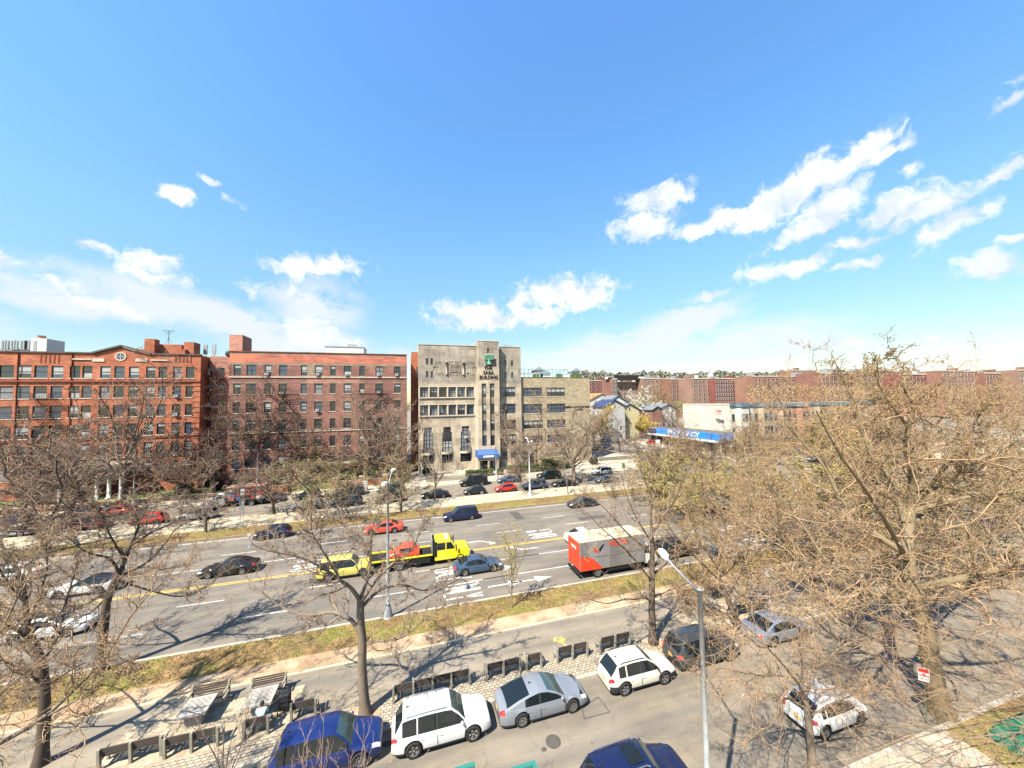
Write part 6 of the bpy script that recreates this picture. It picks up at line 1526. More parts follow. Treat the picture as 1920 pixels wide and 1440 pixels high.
    for xa in (xf, xr):
        for sgn in (1, -1):
            o = link_mesh('wheel', tm, root, (xa, sgn*(Wd/2-.125), r), 0 if sgn > 0 else PI); link_mesh('rim', rm, o)
    if detail:
        for sgn in (1, -1):
            b = MB(); y = plan(S['xw0']-.2)+.06; b.ball((S['xw0']-.22, sgn*y, belt+.08), (.07, .11, .075), 0, 8, 6); b.box(S['xw0']-.25, S['xw0']-.2, min(sgn*(y-.1), sgn*y), max(sgn*(y-.1), sgn*y), belt, belt+.05)
            link_mesh('mirror', b.mesh('mirror', [pnt if not clad else m_clad]), root)
        b = MB(); zf = S['hf']; b.box(hl-.01, hl+.012, -.55, .55, zf-.36, zf-.24, 0)
        for k in range(3): b.box(hl+.012, hl+.018, -.5, .5, zf-.35+.04*k, zf-.335+.04*k, 1)
        link_mesh('grille', b.mesh('grille', [m_under, m_chrome]), root)
    if plate:
        b = MB(); b.box(-hl-.018, -hl-.001, -.17, .17, S['deck']-.42, S['deck']-.27); link_mesh('licence_plate', b.mesh('licence_plate', [m_plate]), root)
    if rails:
        for sgn in (1, -1):
            b = MB(); y = gsec((S['xw1']+S['xr1'])/2)[1][0]-.06; b.tube([(S['xw1']-.15, sgn*y, H-.05), (S['xw1']-.3, sgn*y, H+.035), (S['xr1']+.35, sgn*y, H+.02), (S['xr1']+.15, sgn*y, H-.06)], .022, 6); link_mesh('roof_rail', b.mesh('roof_rail', [m_clad if clad else m_chrome]), root)
    if sunroof:
        b = MB(); x1 = S['xw1']-.25; b.box(x1-.7, x1, -.42, .42, H-.004, H+.018); link_mesh('sunroof', b.mesh('sunroof', [m_cglass]), root)
    if kind in ('sedan', 'fast', 'cuv', 'suv') and detail:
        b = MB(); x = S['xr1']+.25; b.prism([(x-.1, H-.02), (x+.1, H-.02), (x-.06, H+.06)], -.015, .015); link_mesh('roof_fin', b.mesh('roof_fin', [m_clad]), root)
    return root
def park(px1, y1, px2_, y2, kind, **k):
    """place by where the front and rear near-side wheels touch the ground in the photo"""
    a, c = G(px1, y1), G(px2_, y2); S = SPEC[kind]; mid = ((a[0]+c[0])/2, (a[1]+c[1])/2)
    return mid
PN = 'cars parked along the bench side of the near service road'
def near_car(wr, wf, kind, name, label, cat, pnt, **k):
    a, c = G(*wr), G(*wf); S = SPEC[kind]; s = .955
    xm = (a[0]+c[0])/2+((S['fo']-(S['L']-S['fo']-S['wb']))/2)*0
    off = ((S['L']/2-S['fo'])-S['wb']/2)*s
    return car(name, label, cat, kind, pnt, (a[0]+c[0])/2-off, (a[1]+c[1])/2+S['W']/2*s-.05, 1, scale=s, **k)
near_car((545, 1475), (672, 1448), 'suv', 'parked_suv', 'royal blue wagon at the bottom left, parked in front of the forked tree', 'car', P_BLUE, group=PN, rim='ten', plate=False)
near_car((774, 1424), (889, 1390), 'suv', 'parked_suv', 'white off-roader with dark roof rails parked right of the blue wagon', 'car', P_WHITE, group=PN, rim='five', rails=True)
near_car((977, 1365), (1077, 1336), 'fast', 'parked_sedan', 'grey blue fastback sedan parked between the white and cream cars', 'car', P_GREY, group=PN, rim='fan')
near_car((1171, 1307), (1248, 1282), 'cuv', 'parked_crossover', 'cream white crossover with black wheel arches beside the benches', 'car', P_CREAM, group=PN, clad=True, rails=True, rim='five')
near_car((1300, 1262), (1372, 1238), 'suv', 'parked_suv', 'dark green grey wagon parked right behind the near lamp post', 'car', P_DGREY, group=PN, rim='five')
near_car((1447, 1216), (1513, 1196), 'sedan', 'parked_sedan', 'silver blue sedan under the budding branches right of the dark wagon', 'car', P_BGREY, group=PN)
near_car((1838, 1097), (1876, 1092), 'cuv', 'parked_crossover', 'black crossover parked far right behind the big branch', 'car', P_BLACK, group=PN)
near_car((1905, 1085), (1945, 1078), 'suv', 'parked_suv', 'black car cut by the right edge behind another black one', 'car', P_BLACK, group=PN)
near_car((1541, 1392), (1621, 1357), 'hatch', 'parked_hatchback', 'white hatchback with a gold plate parked by the near sidewalk', 'car', P_WHITE, rim='ten')
pp = G(1200, 1468, 0); car('suv', 'navy blue wagon with a ribbed roof and sunroof cut by the bottom edge', 'car', 'suv', P_NAVY, pp[0]-.42, 13.1, 1, rails=True, sunroof=True, rim='five', scale=.955)
MR = 'cars driving on the main road'
def on_road(px, py, kind, name, label, pnt, face, lane, **k):
    u = V(px, py, lane).x if False else G(px, py)[0]
    return car(name, label, 'car', kind, pnt, u, lane, face, group=k.pop('group', MR), scale=.955, **k)
def lane_u(px, lane, y=None):          # where the column px meets the lane
    lo, hi = 700., 1439.
    for _ in range(40):
        mid = (lo+hi)/2
        try: w = G(px, mid)[1] if mid > 770 else 1e9
        except ZeroDivisionError: w = 1e9
        if w > lane or w < 0: lo = mid
        else: hi = mid
    return G(px, (lo+hi)/2)[0]
def road(px, lane, *a, **k):
    u = lane_u(px, lane); kind, name, label, pnt, face = a
    return car(name, label, 'car', kind, pnt, u, lane, face, group=k.pop('group', MR), scale=.955, **k)
road(431, 41.0, 'sedan', 'sedan', 'glossy black sedan driving left beside the yellow centre line', P_BLACK, -1)
road(165, 40.9, 'coupe', 'coupe', 'white coupe with a black roof driving left behind the branches', P_WHITE, -1, roofm=P_BLACK)
road(95, 34.2, 'fast', 'sedan', 'white sedan with a small sunroof at the left, nearest to the grass strip', P_WHITE, 1, sunroof=True)
road(864, 49.3, 'mini', 'minivan', 'dark navy minivan driving left near the far mall', P_NAVY, -1)
road(1092, 49.2, 'sedan', 'sedan', 'dark grey green sedan driving left behind brown twigs', P_DGREY, -1)
road(720, 47.6, 'sedan', 'sedan', 'bright red orange car driving left behind the forked tree twigs', P_ORED, -1)
road(512, 50.2, 'hatch', 'hatchback', 'dark blue hatchback at the far kerb behind a bare shrub', P_NAVY, -1)
road(895, 34.0, 'sedan', 'sedan', 'dark slate sedan in front of the yellow tow truck cab', P_TEAL, 1)
road(1097, 37.2, 'sedan', 'sedan', 'white car hidden behind the delivery truck roof', P_WHITE, 1)
road(1268, 30.9, 'suv', 'suv', 'black car waiting ahead of the delivery truck', P_BLACK, 1)
road(1328, 41.0, 'sedan', 'sedan', 'dark red car with bright tail lights near the junction', P_MAR, 1)
road(22, 46.0, 'sedan', 'sedan', 'white car at the far left edge of the main road', P_WHITE, -1)
road(1530, 56.9+7, 'sedan', 'sedan', 'white sedan turning beyond the junction behind the budding trees', P_WHITE, -1)
road(1500, 44, 'cuv', 'suv', 'dark crossover beyond the junction left of the yellow sign', P_DGREY, -1)
# far service road: near-side row then far-side row
PF = 'cars parked beside the far mall'; PG = 'cars parked by the far sidewalk'
for px, kind, lb, pn in ((25, 'sedan', 'silver sedan at the far left of the far service road', P_SILV), (160, 'suv', 'dark reddish wagon behind the tall grey tree', P_MAR), (280, 'hatch', 'bright red hatchback parked in front of the grey light pole', P_RED),
        (371, 'suv', 'silver crossover parked in front of the crate truck cab', P_SILV), (577, 'cuv', 'silver hatchback parked behind the thin trunk', P_SILV), (651, 'suv', 'dark bronze wagon under the twiggy shrub', P_DGREY),
        (733, 'cuv', 'black crossover parked left of the white lamp', P_BLACK), (816, 'sedan', 'black sedan parked behind the thin tree', P_BLACK), (890, 'hatch', 'small black hatchback left of the red one', P_BLACK),
        (948, 'hatch', 'bright red hatchback parked before the school', P_RED), (1003, 'suv', 'navy wagon right of the red hatchback', P_TEAL), (1057, 'sedan', 'black sedan parked at the foot of the broad bare tree', P_BLACK), (1137, 'sedan', 'dark blue grey car hidden behind brown twigs near the white off-roader', P_TEAL)):
    road(px, 61.8, kind, 'parked_'+{'suv': 'suv', 'cuv': 'crossover', 'hatch': 'hatchback', 'sedan': 'sedan'}[kind], lb, pn, -1, group=PF)
for px, kind, lb, pn in ((22, 'hatch', 'indigo car by the far sidewalk at the left edge', P_PURP), (148, 'suv', 'dark green wagon by the far sidewalk left of the red and white car', P_GREEN), (218, 'sedan', 'red car by the far sidewalk left of the lamp post', P_ORED),
        (508, 'hatch', 'dark blue hatchback right behind the crate truck', P_TEAL), (577, 'cuv', 'dark green crossover by the far sidewalk behind the silver hatchback', P_GREEN), (655, 'big', 'large dark wagon by the orange brick wall', P_DGREY),
        (732, 'suv', 'grey green wagon behind the black crossover', P_GREEN), (954, 'sedan', 'dark blue sedan by the far sidewalk behind the red hatchback', P_TEAL), (1029, 'big', 'big black off-roader parked by the hedge', P_BLACK), (1129, 'suv', 'white off-roader parked alone by the corner plaza', P_WHITE), (1224, 'suv', 'maroon wagon at the junction corner', P_MAR)):
    road(px, 68.5, kind, 'parked_'+{'suv': 'suv', 'cuv': 'crossover', 'hatch': 'hatchback', 'sedan': 'sedan', 'big': 'suv'}[kind], lb, pn, -1, group=PG)
road(888, 68.3, 'van', 'passenger_van', 'black passenger van parked before the school drive', P_BLACK, -1, group=PG)
def side(px, py, kind, name, lb, pn, face):
    u, w = G(px, py); car(name, lb, 'car', kind, pn, u, w, 1, yaw=(PI/2 if face > 0 else -PI/2), group='cars on the side street', scale=.955)
side(1140, 842, 'sedan', 'parked_sedan', 'violet blue sedan parked on the side street beside the corner tree', P_PURP, 1); side(1204, 848, 'cuv', 'crossover', 'white crossover driving down the side street', P_WHITE, -1); side(1222, 833, 'sedan', 'parked_sedan', 'red sedan parked by the pharmacy', P_RED, 1)
side(1118, 846, 'suv', 'parked_suv', 'dark wagon parked left of the violet blue sedan', P_DGREY, 1); side(1128, 828, 'sedan', 'parked_sedan', 'white sedan far up the side street', P_WHITE, 1)
road(1478, 71.0, 'hatch', 'parked_hatchback', 'dark maroon hatchback before the row houses', P_MAR, -1, group=None)

# ---- trucks
def wheels_at(root, xs_, hw, r, style='steel', dual=False):
    tm, rm = wheel_mesh(r, .28, style)
    for x in xs_:
        for sgn in (1, -1):
            o = link_mesh('wheel', tm, root, (x, sgn*(hw-.14), r), 0 if sgn > 0 else PI); link_mesh('rim', rm, o)
def cab(root, x0, hoodl, cabl, W, pnt, rear=None, zf=.55, roof=2.45, hood=1.45, crew=False):
    """bonneted truck cab facing +x; x0 is the nose"""
    y = W/2; xa = x0-hoodl; xb = xa-cabl
    b = MB()
    b.prism([(x0-.12, zf), (x0, zf+.25), (x0-.04, hood-.28), (x0-.22, hood-.08), (xa, hood), (xa, zf)], -y*.86, y*.86)
    for sg in (1, -1): b.prism([(x0-.05, zf+.05), (x0-.1, zf+.62), (x0-.5, zf+.85), (x0-1.25, zf+.8), (x0-1.5, zf+.35), (x0-1.5, zf)], sg*y*.78 if sg > 0 else -y, y if sg > 0 else -y*.78)
    b.prism([(xa+.001, zf-.1), (xa+.05, hood+.02), (xa-.45, roof-.12), (xa-.65, roof), (xb+.1, roof), (xb, roof-.1), (xb, zf-.1)], -y*.92, y*.92)
    o = b.build('cab', [pnt], root, world=False); o.data.set_sharp_from_angle(angle=R(30))
    bv = o.modifiers.new('b', 'BEVEL'); bv.width = .045; bv.segments = 2; bv.limit_method = 'ANGLE'
    g = MB(); t = .012
    A = Vector((xa+.05, 0, hood+.02)); B = Vector((xa-.45, 0, roof-.12)); d = (B-A); nn = Vector((-d.z, 0, d.x)).normalized(); nn = nn if nn.x > 0 else -nn
    q0, q1 = A+d*.1+nn*t, A+d*.92+nn*t
    g.quad((q0.x, -y*.82, q0.z), (q0.x, y*.82, q0.z), (q1.x, y*.78, q1.z), (q1.x, -y*.78, q1.z)); g.build('windscreen', m_wglass, root, world=False)
    for sg in (1, -1):
        g = MB(); yy = sg*(y*.92+t)
        g.poly([(xa-.12, yy, hood+.06), (xa-.5, yy, roof-.22), (xa-.98, yy, roof-.2), (xa-.98, yy, hood+.0), (xa-.2, yy, hood+.0)])
        if crew: g.poly([(xa-1.1, yy, hood), (xa-1.1, yy, roof-.2), (xb+.25, yy, roof-.2), (xb+.25, yy, hood)])
        g.build('side_window', m_cglass, root, world=False)
        h = MB(); h.box(x0-.16, x0+.01, min(sg*y*.62, sg*y*.92), max(sg*y*.62, sg*y*.92), zf+.35, zf+.58); h.build('headlight', m_head, root, world=False)
        mr = MB(); mr.box(xa-.05, xa+.06, min(sg*(y+.08), sg*(y+.26)), max(sg*(y+.08), sg*(y+.26)), hood-.05, hood+.45); mr.tube([(xa, sg*y*.9, hood+.1), (xa, sg*(y+.1), hood+.1)], .02, 4); mr.build('mirror', m_clad, root, world=False)
    g = MB(); g.box(x0-.005, x0+.02, -y*.5, y*.5, zf+.2, hood-.35); g.box(x0-.1, x0+.12, -y*.95, y*.95, zf-.2, zf+.05, 1); g.build('grille', [m_under, m_chrome], root, world=False)
    return xb
# box delivery truck
tu = lane_u(1150, 30.35); S_ = .96
T = thing('delivery_truck', 'delivery truck with grey side, red rear and pale cream roof', 'truck', (tu, 30.35, 0))
L_, W_, H0, H1 = 6.7, 2.42, .75, 3.25; x0, x1 = -L_/2-.7, L_/2-.7
m_gpan = mat('panel_grey', (.18, .17, .17), .5, .18, 1.2, build=blocks(1.1, 50, .012, (.14, .14, .14), 'XZ', .5)); m_redp = mat('panel_red', (.58, .055, .02), .5, .12, 1.5); m_roofc = mat('roof_cream', (.52, .49, .31), .6, .12, 1.5)
b = MB(); b.box(x0, x1, -W_/2, W_/2, H0, H1, 0)
o = b.build('box', [m_gpan], T, world=False); bv = o.modifiers.new('b', 'BEVEL'); bv.width = .05; bv.segments = 2
b = MB(); b.box(x0-.02, x1+.03, -W_/2-.015, W_/2+.015, H1+.002, H1+.07); b.box(x0+.15, x1-.2, -W_/2+.3, W_/2-.3, H1+.07, H1+.10); b.build('roof', [m_roofc], T, world=False)
b = MB(); b.box(x0-.03, x0-.005, -W_/2+.08, W_/2-.08, H0+.1, H1-.08); b.build('rear_door', [m_redp], T, world=False)
for sg in (-1, 1):
    b = MB(); yy = sg*(W_/2+.008); P = [(x0+.02, yy, H0+.02), (x0+2.3, yy, H0+.02), (x0+1.2, yy, H0+1.05), (x0+.02, yy, H0+1.35)]; b.poly(P if sg < 0 else P[::-1]); b.build('red_flash', [m_redp], T, world=False)
b = MB()
for sg in (-1, 1):
    y0_, y1_ = sorted((sg*(W_/2+.002), sg*(W_/2+.02)))
    b.box(x0+1.5, x1-.05, y0_, y1_, H0+1.12, H0+1.18); b.box(x1-.1, x1-.04, y0_, y1_, H0+.05, H0+1.12); b.box(x0+2.4, x1-.1, y0_, y1_, H0+.03, H0+.09)
b.build('side_trim', [m_chrome], T, world=False)
b = MB(); yy = -W_/2-.012                                      # swallow shaped emblem
cx_, cz_ = x0+1.75, H1-.75
b.poly([(cx_-.5, yy, cz_+.28), (cx_-.28, yy, cz_-.22), (cx_+.18, yy, cz_-.28), (cx_+.05, yy, cz_-.02)]); b.poly([(cx_+.10, yy-.002, cz_-.05), (cx_+.25, yy-.002, cz_-.25), (cx_+.75, yy-.002, cz_+.42), (cx_+.45, yy-.002, cz_+.34)], 1)
b.build('emblem', [m_redp, m_under], T, world=False)
tx = text_mesh(None, 'VESTIS', .62, (0, 0, 0), m_redp, 'lettering', .01, bold=.02, sx=1.1); tx.parent = T; tx.location = (x0+3.9, -W_/2-.014, H1-.42)
tx = text_mesh(None, 'VESTIS', .36, (0, 0, 0), m_whitep, 'lettering', .01, rz=-PI/2, bold=.01); tx.parent = T; tx.location = (x0-.036, 0, H1-.7)
b = MB(); b.box(x0+.1, x1+.9, -.42, .42, .42, .7); b.box(x0-.15, x0+.05, -W_/2+.1, W_/2-.1, .45, .6); b.box(x0+2.7, x1-.5, -W_/2+.05, -W_/2+.5, .42, .72); b.build('chassis', [m_under], T, world=False)
wheels_at(T, (x0+1.75, x1+.75), W_/2-.05, .42)
b = MB(); y = W_/2-.12
b.prism([(x1+1.35, .5), (x1+1.5, .8), (x1+1.42, 1.25), (x1+.85, 1.45), (x1+.45, 2.3), (x1+.02, 2.38), (x1+.02, .5)], -y, y); o = b.build('cab', [P_WHITE], T, world=False); bv = o.modifiers.new('b', 'BEVEL'); bv.width = .05; bv.segments = 2
b = MB(); b.quad((x1+.865, -y+.1, 1.5), (x1+.865, y-.1, 1.5), (x1+.50, y-.16, 2.24), (x1+.50, -y+.16, 2.24)); b.build('windscreen', m_wglass, T, world=False)
for sg in (-1, 1):
    b = MB(); b.box(x1+.1, x1+.55, min(sg*y, sg*(y+.012)), max(sg*y, sg*(y+.012)), 1.45, 2.15); b.build('side_window', m_cglass, T, world=False)
    b = MB(); b.box(x0-.04, x0-.005, min(sg*(W_/2-.25), sg*(W_/2-.1)), max(sg*(W_/2-.25), sg*(W_/2-.1)), .8, 1.05); b.build('taillight', m_tail, T, world=False)
# yellow tow truck
tu = lane_u(778, 37.2)
T = thing('tow_truck', 'yellow flatbed tow truck with a red load heading right beside the centre line', 'truck', (tu, 37.25, 0))
T.scale = (.96,)*3
xb = cab(T, 5.6, 1.5, 2.15, 2.3, P_YEL, roof=2.4, hood=1.5, crew=True)
b = MB(); b.box(-4.2, 5.0, -.42, .42, .5, .82, 0); b.box(-4.4, 1.7, -1.15, 1.15, .98, 1.12, 0); b.box(-4.4, 1.7, -1.2, -1.1, 1.12, 1.25, 2); b.box(-4.4, 1.7, 1.1, 1.2, 1.12, 1.25, 2); b.build('flatbed', [m_under, m_metal, P_YEL], T, world=False)
b = MB(); b.box(1.72, 2.15, -1.1, 1.1, .9, 2.35, 0)
for k in (-.8, 0, .8): b.box(1.65, 1.72, k-.05, k+.05, 1.2, 2.5, 1)
b.box(1.62, 1.72, -1.1, 1.1, 2.45, 2.55, 1); b.build('headboard', [m_under, m_metal], T, world=False)
b = MB(); b.box(3.0, 3.3, -.6, .6, 2.4, 2.53); b.build('light_bar', [m_head], T, world=False)
b = MB(); b.box(-.2, 1.5, -1.15, -.75, .45, .95); b.build('tool_box', m_under, T, world=False); b = MB(); b.box(-.2, 1.5, .75, 1.15, .45, .95); b.build('tool_box', m_under, T, world=False); b = MB(); b.box(-4.6, -4.4, -1.1, 1.1, .55, 1.1); b.build('tail_board', P_YEL, T, world=False)
wheels_at(T, (4.55, -1.5, -2.7), 1.15, .46)
T2 = thing('winch_load', 'red orange load lashed on the flatbed behind the yellow cab', 'load', (tu-1.0, 37.25, 1.08)); b = MB()
b.prism([(-1.5, 0), (-1.35, .35), (-.6, .55), (-.1, .95), (.75, .98), (1.2, .55), (1.45, .45), (1.5, 0)], -.75, .75); o = b.build('shell', [P_ORED], T2, world=False); bv = o.modifiers.new('b', 'BEVEL'); bv.width = .1; bv.segments = 3
b = MB()
for sg in (-1, 1): b.box(-.45, .8, min(sg*.752, sg*.765), max(sg*.752, sg*.765), .5, .85)
b.build('window', [m_cglass], T2, world=False)
for x in (-1, 1): b = MB(); b.tube([(x, -.8, .02), (x, 0, 1.02), (x, .8, .02)], .03, 4); b.build('strap', [m_yel], T2, world=False)
# yellow van behind the tow truck
u = lane_u(650, 37.0); car('van', 'yellow roofed van following the tow truck, seen through the forked tree', 'van', 'mini', paint('dull_yellow', (.55, .47, .12), 0), u, 37.1, 1, group=None, scale=.98)
# crate truck on the far service road
tu = lane_u(447, 67.8)
T = thing('crate_truck', 'beverage truck with a silver cab and open racks of coloured crates', 'truck', (tu, 67.9, 0), PI)
T.scale = (.97,)*3
xb = cab(T, 4.0, 1.1, 1.35, 2.2, P_SILV, roof=2.35, hood=1.5)
b = MB(); b.box(-4.0, 3.3, -.42, .42, .5, .8, 0); b.box(-4.0, 1.4, -1.15, 1.15, .95, 1.1, 0)
for x in (-4, -2.7, -1.3, .1, 1.35):
    for y in (-1.12, 1.08): b.box(x, x+.06, y, y+.06, 1.1, 3.1)
for z in (1.75, 2.4, 3.08): b.box(-4, 1.4, -1.13, -1.07, z, z+.06); b.box(-4, 1.4, 1.09, 1.15, z, z+.06)
b.box(-4.05, 1.45, -1.2, 1.2, 3.14, 3.2, 1); b.build('rack', [m_under, m_brr2], T, world=False)
b = MB(); b.box(-4.3, -4.05, -1.1, 1.1, .95, 3.3); b.build('rear_frame', [m_under], T, world=False)
cc_ = [mat('crate_red', (.45, .04, .03), .6), mat('crate_blue', (.04, .12, .42), .6), mat('crate_white', (.6, .6, .62), .6), mat('crate_dark', (.03, .04, .06), .6), mat('jug_blue', (.18, .34, .55), .3)]
rg = random.Random(4); n = 0
for zi, z in enumerate((1.12, 1.8, 2.46)):
    for k in range(7):
        for yy in (.72,):
            b = MB(); x = -3.85+k*.74; m = cc_[4] if zi == 2 and k % 2 else cc_[rg.choice([0, 1, 2, 3, 0])]
            if zi == 2 and k % 2: b.tube([(0, 0, 0), (0, 0, .38), (0, 0, .46)], [.2, .2, .06], 8)
            else:
                b.box(-.3, .3, -.32, .32, 0, .26); b.box(-.3, .3, -.32, .32, .28, .52)
            o = b.mesh('crate', m); q = bpy.data.objects.new('drinks_crate', o); COL.objects.link(q)
            q.location = (tu-(x)*.97, 67.9-yy*.97, z*.97)
            tag(q, {0: 'red crate', 1: 'blue crate', 2: 'white crate', 3: 'dark crate', 4: 'pale blue water jug'}[cc_.index(m)]+', '+['seventh', 'sixth', 'fifth', 'fourth', 'third', 'second', 'first'][k]+' from the cab on the truck\'s '+['bottom', 'middle', 'top'][zi]+' rack', 'crate', 'crates on the beverage truck')
            n += 1
wheels_at(T, (3.1, -2.2), 1.12, .44)
# ---------------------------------------------------------------- street furniture
m_wood = mat('bench_slats', (.065, .05, .04), .85, .3, 4, stretch=(.2, 1, 1)); m_cpost = mat('bench_concrete', (.25, .23, .18), .9, .25, 4)
m_galv = mat('lamp_post_steel', (.33, .35, .36), .5, .15, 3, metal=.3); m_sgreen = mat('post_green', (.05, .10, .07), .6)
def bench(label, u0, u1, w, bays, face=1, group='slatted park benches', rz=0):
    """backrest faces the road when face is 1: the sitter looks towards +Y"""
    cx = (u0+u1)/2; L = u1-u0; r = thing('park_bench', label, 'bench', (cx, w, .14), rz if face > 0 else PI+rz, group)
    n = bays+1
    for k in range(n):
        x = -L/2+L*k/bays; b = MB()
        b.prism([(-.10, 0), (.02, 0), (.02, .42), (-.06, .92), (-.17, .92), (-.14, .5)], x-.05, x+.05, ax='x')
        b.prism([(.02, .34), (.52, .36), (.52, .45), (.02, .44)], x-.045, x+.045, ax='x'); b.prism([(.42, 0), (.52, 0), (.52, .36), (.42, .36)], x-.045, x+.045, ax='x')
        b.prism([(-.08, .62), (.50, .62), (.52, .68), (-.08, .68)], x-.04, x+.04, ax='x')
        b.build('leg', m_cpost, r, world=False)
    for k in range(bays):
        x0 = -L/2+L*k/bays+.055; x1 = -L/2+L*(k+1)/bays-.055
        b = MB()
        for j in range(5): y = .06+j*.095; b.box(x0, x1, y, y+.07, .452, .482)
        b.build('seat', m_wood, r, world=False)
        b = MB()
        for j in range(4):
            z = .53+j*.105; y = -.03-(z-.42)*.15; b.box(x0-.02, x1+.02, y-.0, y+.035, z, z+.075)
        b.build('backrest', m_wood, r, world=False)
    return r
g = lambda x, y: G(x, y)[0]
WB_ = 20.35+.2
bench('four bay bench behind the white off-roader', g(738, 1315), g(881, 1292), WB_, 4)
bench('two bay bench behind the tail of the grey fastback', g(914, 1287), g(977, 1270), WB_, 2)
bench('single bench beside the roof of the grey fastback', g(990, 1268), g(1018, 1262), WB_, 1)
bench('two bay bench between the grey fastback and the cream crossover', g(1048, 1253), g(1105, 1240), WB_, 2)
bench('two bay bench directly behind the cream crossover', g(1130, 1235), g(1187, 1222), WB_, 2)
bench('three post bench nearest the bottom left corner in front of the left table', g(306, 1433), g(407, 1407), WB_, 2)
bench('bench on which the person in pale blue sits', g(455, 1398), g(501, 1385), WB_, 1)
bench('bench left of the forked tree above the blue wagon roof', g(545, 1362), g(591, 1350), 20.95, 1)
bench('bench cut by the bottom edge, first in the row from the left', g(196, 1445), g(253, 1435), WB_, 1) if False else bench('bench touching the bottom edge, first in the row from the left', -12.95, -10.75, WB_+.25, 2)
bench('bench facing the left concrete table from the path side', -11.0, -9.35, 23.55, 1, -1)
bench('bench facing the right concrete table from the path side', -8.15, -6.55, 23.25, 1, -1)
bench('bench facing the table right of the near lamp post', 20.0, 21.6, 23.3, 1, -1)
bench('second bench on the path side right of the near lamp post', 22.6, 24.1, 23.3, 1, -1)
bench('bench under the leaning tree on the road side', 22.6, 25.4, 20.7, 2)
m_tile = mat('table_concrete', (.34, .31, .27), .8, .15, 4)
def table(label, u, w):
    r = thing('chess_table', label, 'table', (u, w, .14), 0, 'concrete tables by the path')
    b = MB(); b.box(-.62, .62, -.62, .62, .66, .76)
    b.build('table_top', m_tile, r, world=False)
    b = MB()
    for i in range(8):
        for j in range(8):
            if (i+j) % 2: b.quad((-.48+i*.12, -.48+j*.12, .763), (-.36+i*.12, -.48+j*.12, .763), (-.36+i*.12, -.36+j*.12, .763), (-.48+i*.12, -.36+j*.12, .763))
    b.build('chequer_board', mat('chequer_dark', (.22, .20, .18), .7), r, world=False)
    b = MB(); b.box(-.35, .35, -.35, .35, 0, .66); b.build('table_base', m_tile, r, world=False)
table('pale concrete table at the left, striped by a branch shadow', -10.2, 22.4)
table('pale chequered concrete table in front of the person in pale blue', -7.3, 22.1)
table('pale concrete table beside the near lamp post', 21.2, 22.0)
def lamp(label, px, py, ytop, W=None, arm=None, double=False, base=True, m=None, name='street_lamp', at=None, group=None):
    u, w = at if at else G(px, py); top = V(px, ytop, w).z-.14
    r = thing(name, label, 'lamp post', (u, w, .14), 0, group); m = m or m_galv
    b = MB(); b.tube([(0, 0, 0), (0, 0, top*.5), (0, 0, top)], [.13, .105, .075], 10)
    b.build('pole', m, r, world=False)
    if base:
        b = MB(); b.tube([(0, 0, 0), (0, 0, .12), (0, 0, .75), (0, 0, .95)], [.36, .34, .22, .14], 8); b.build('base', m, r, world=False)
    arms = arm if arm else []
    for (dx, dy, dz, hl) in arms:
        b = MB(); b.tube([(0, 0, top-.5), (dx*.35, dy*.35, top-.5+dz*.55), (dx*.75, dy*.75, top-.5+dz*.92), (dx, dy, top-.5+dz)], [.05, .045, .04, .035], 6); b.build('arm', m, r, world=False)
        d = Vector((dx, dy, 0)).normalized(); c = Vector((dx, dy, top-.5+dz)); s = Vector((-d.y, d.x, 0))
        b = MB(); pts = [(0, .07), (.15, .16), (.55, .17), (.75, .08)]
        up = [c+d*a+s*w_ for a, w_ in pts]+[c+d*a-s*w_ for a, w_ in pts[::-1]]
        n = len(up); i0 = 0
        b.poly([(p.x, p.y, p.z+.07) for p in up]); b.poly([(p.x, p.y, p.z-.05) for p in up[::-1]])
        for k in range(n):
            A, B = up[k], up[(k+1) % n]; b.quad((A.x, A.y, A.z-.05), (B.x, B.y, B.z-.05), (B.x, B.y, B.z+.07), (A.x, A.y, A.z+.07))
        b.build('lamp_head', m_whitep, r, world=False)
    return r
lamp('tall grey lamp post rising from the grass strip left of the sapling', 727, 1160, 905, arm=[(.25, 2.0, 1.0, 1), (-.1, -1.8, .9, 1)])
lamp('tall lamp post with two arms on the far mall right of the red hatchback', 993.7, 932, 828, arm=[(.3, 2.0, .9, 1), (-.3, -2.0, .8, 1)], m=m_whitep)
lamp('pale light pole beside the black passenger van', 922, 897, 838, at=(17.6, 72.3), base=False)
lamp('thin light pole in front of the brown brick block', 483, 932, 845, at=(-25.5, 73.4), base=False)
lamp('grey light pole in front of the columned porch', 252, 950, 870, at=(-42.3, 72.6), base=False, arm=[(2.4, .2, .4, 1)])
nb = 10.3; p0 = V(1325, 1420, nb)
r = thing('street_lamp', 'near galvanised lamp post with a single arm rising from the bottom edge', 'lamp post', (p0.x, nb, .14)); zt_ = V(1312, 1105, nb).z-.14
b = MB(); b.tube([(0, 0, 0), (0, 0, zt_*.5), (0, 0, zt_)], [.105, .092, .08], 12); b.tube([(0, 0, zt_), (0, 0, zt_+.06)], [.09, .05], 12); b.build('pole', m_galv, r, world=False)
hd = V(1250, 1047, 13.3); b = MB(); hx, hy, hz = hd.x-p0.x, hd.y-nb, hd.z-.14
b.tube([(0, 0, zt_-.12), (hx*.5, hy*.5, zt_-.12+(hz-zt_+.12)*.62), (hx, hy, hz)], [.045, .04, .035], 8); b.build('arm', m_galv, r, world=False)
d = Vector((hx, hy, .12)).normalized(); s = Vector((-d.y, d.x, 0)).normalized(); b = MB(); pr_ = [(-.05, .06), (.2, .15), (.62, .16), (.8, .08)]; c = Vector((hx, hy, hz))
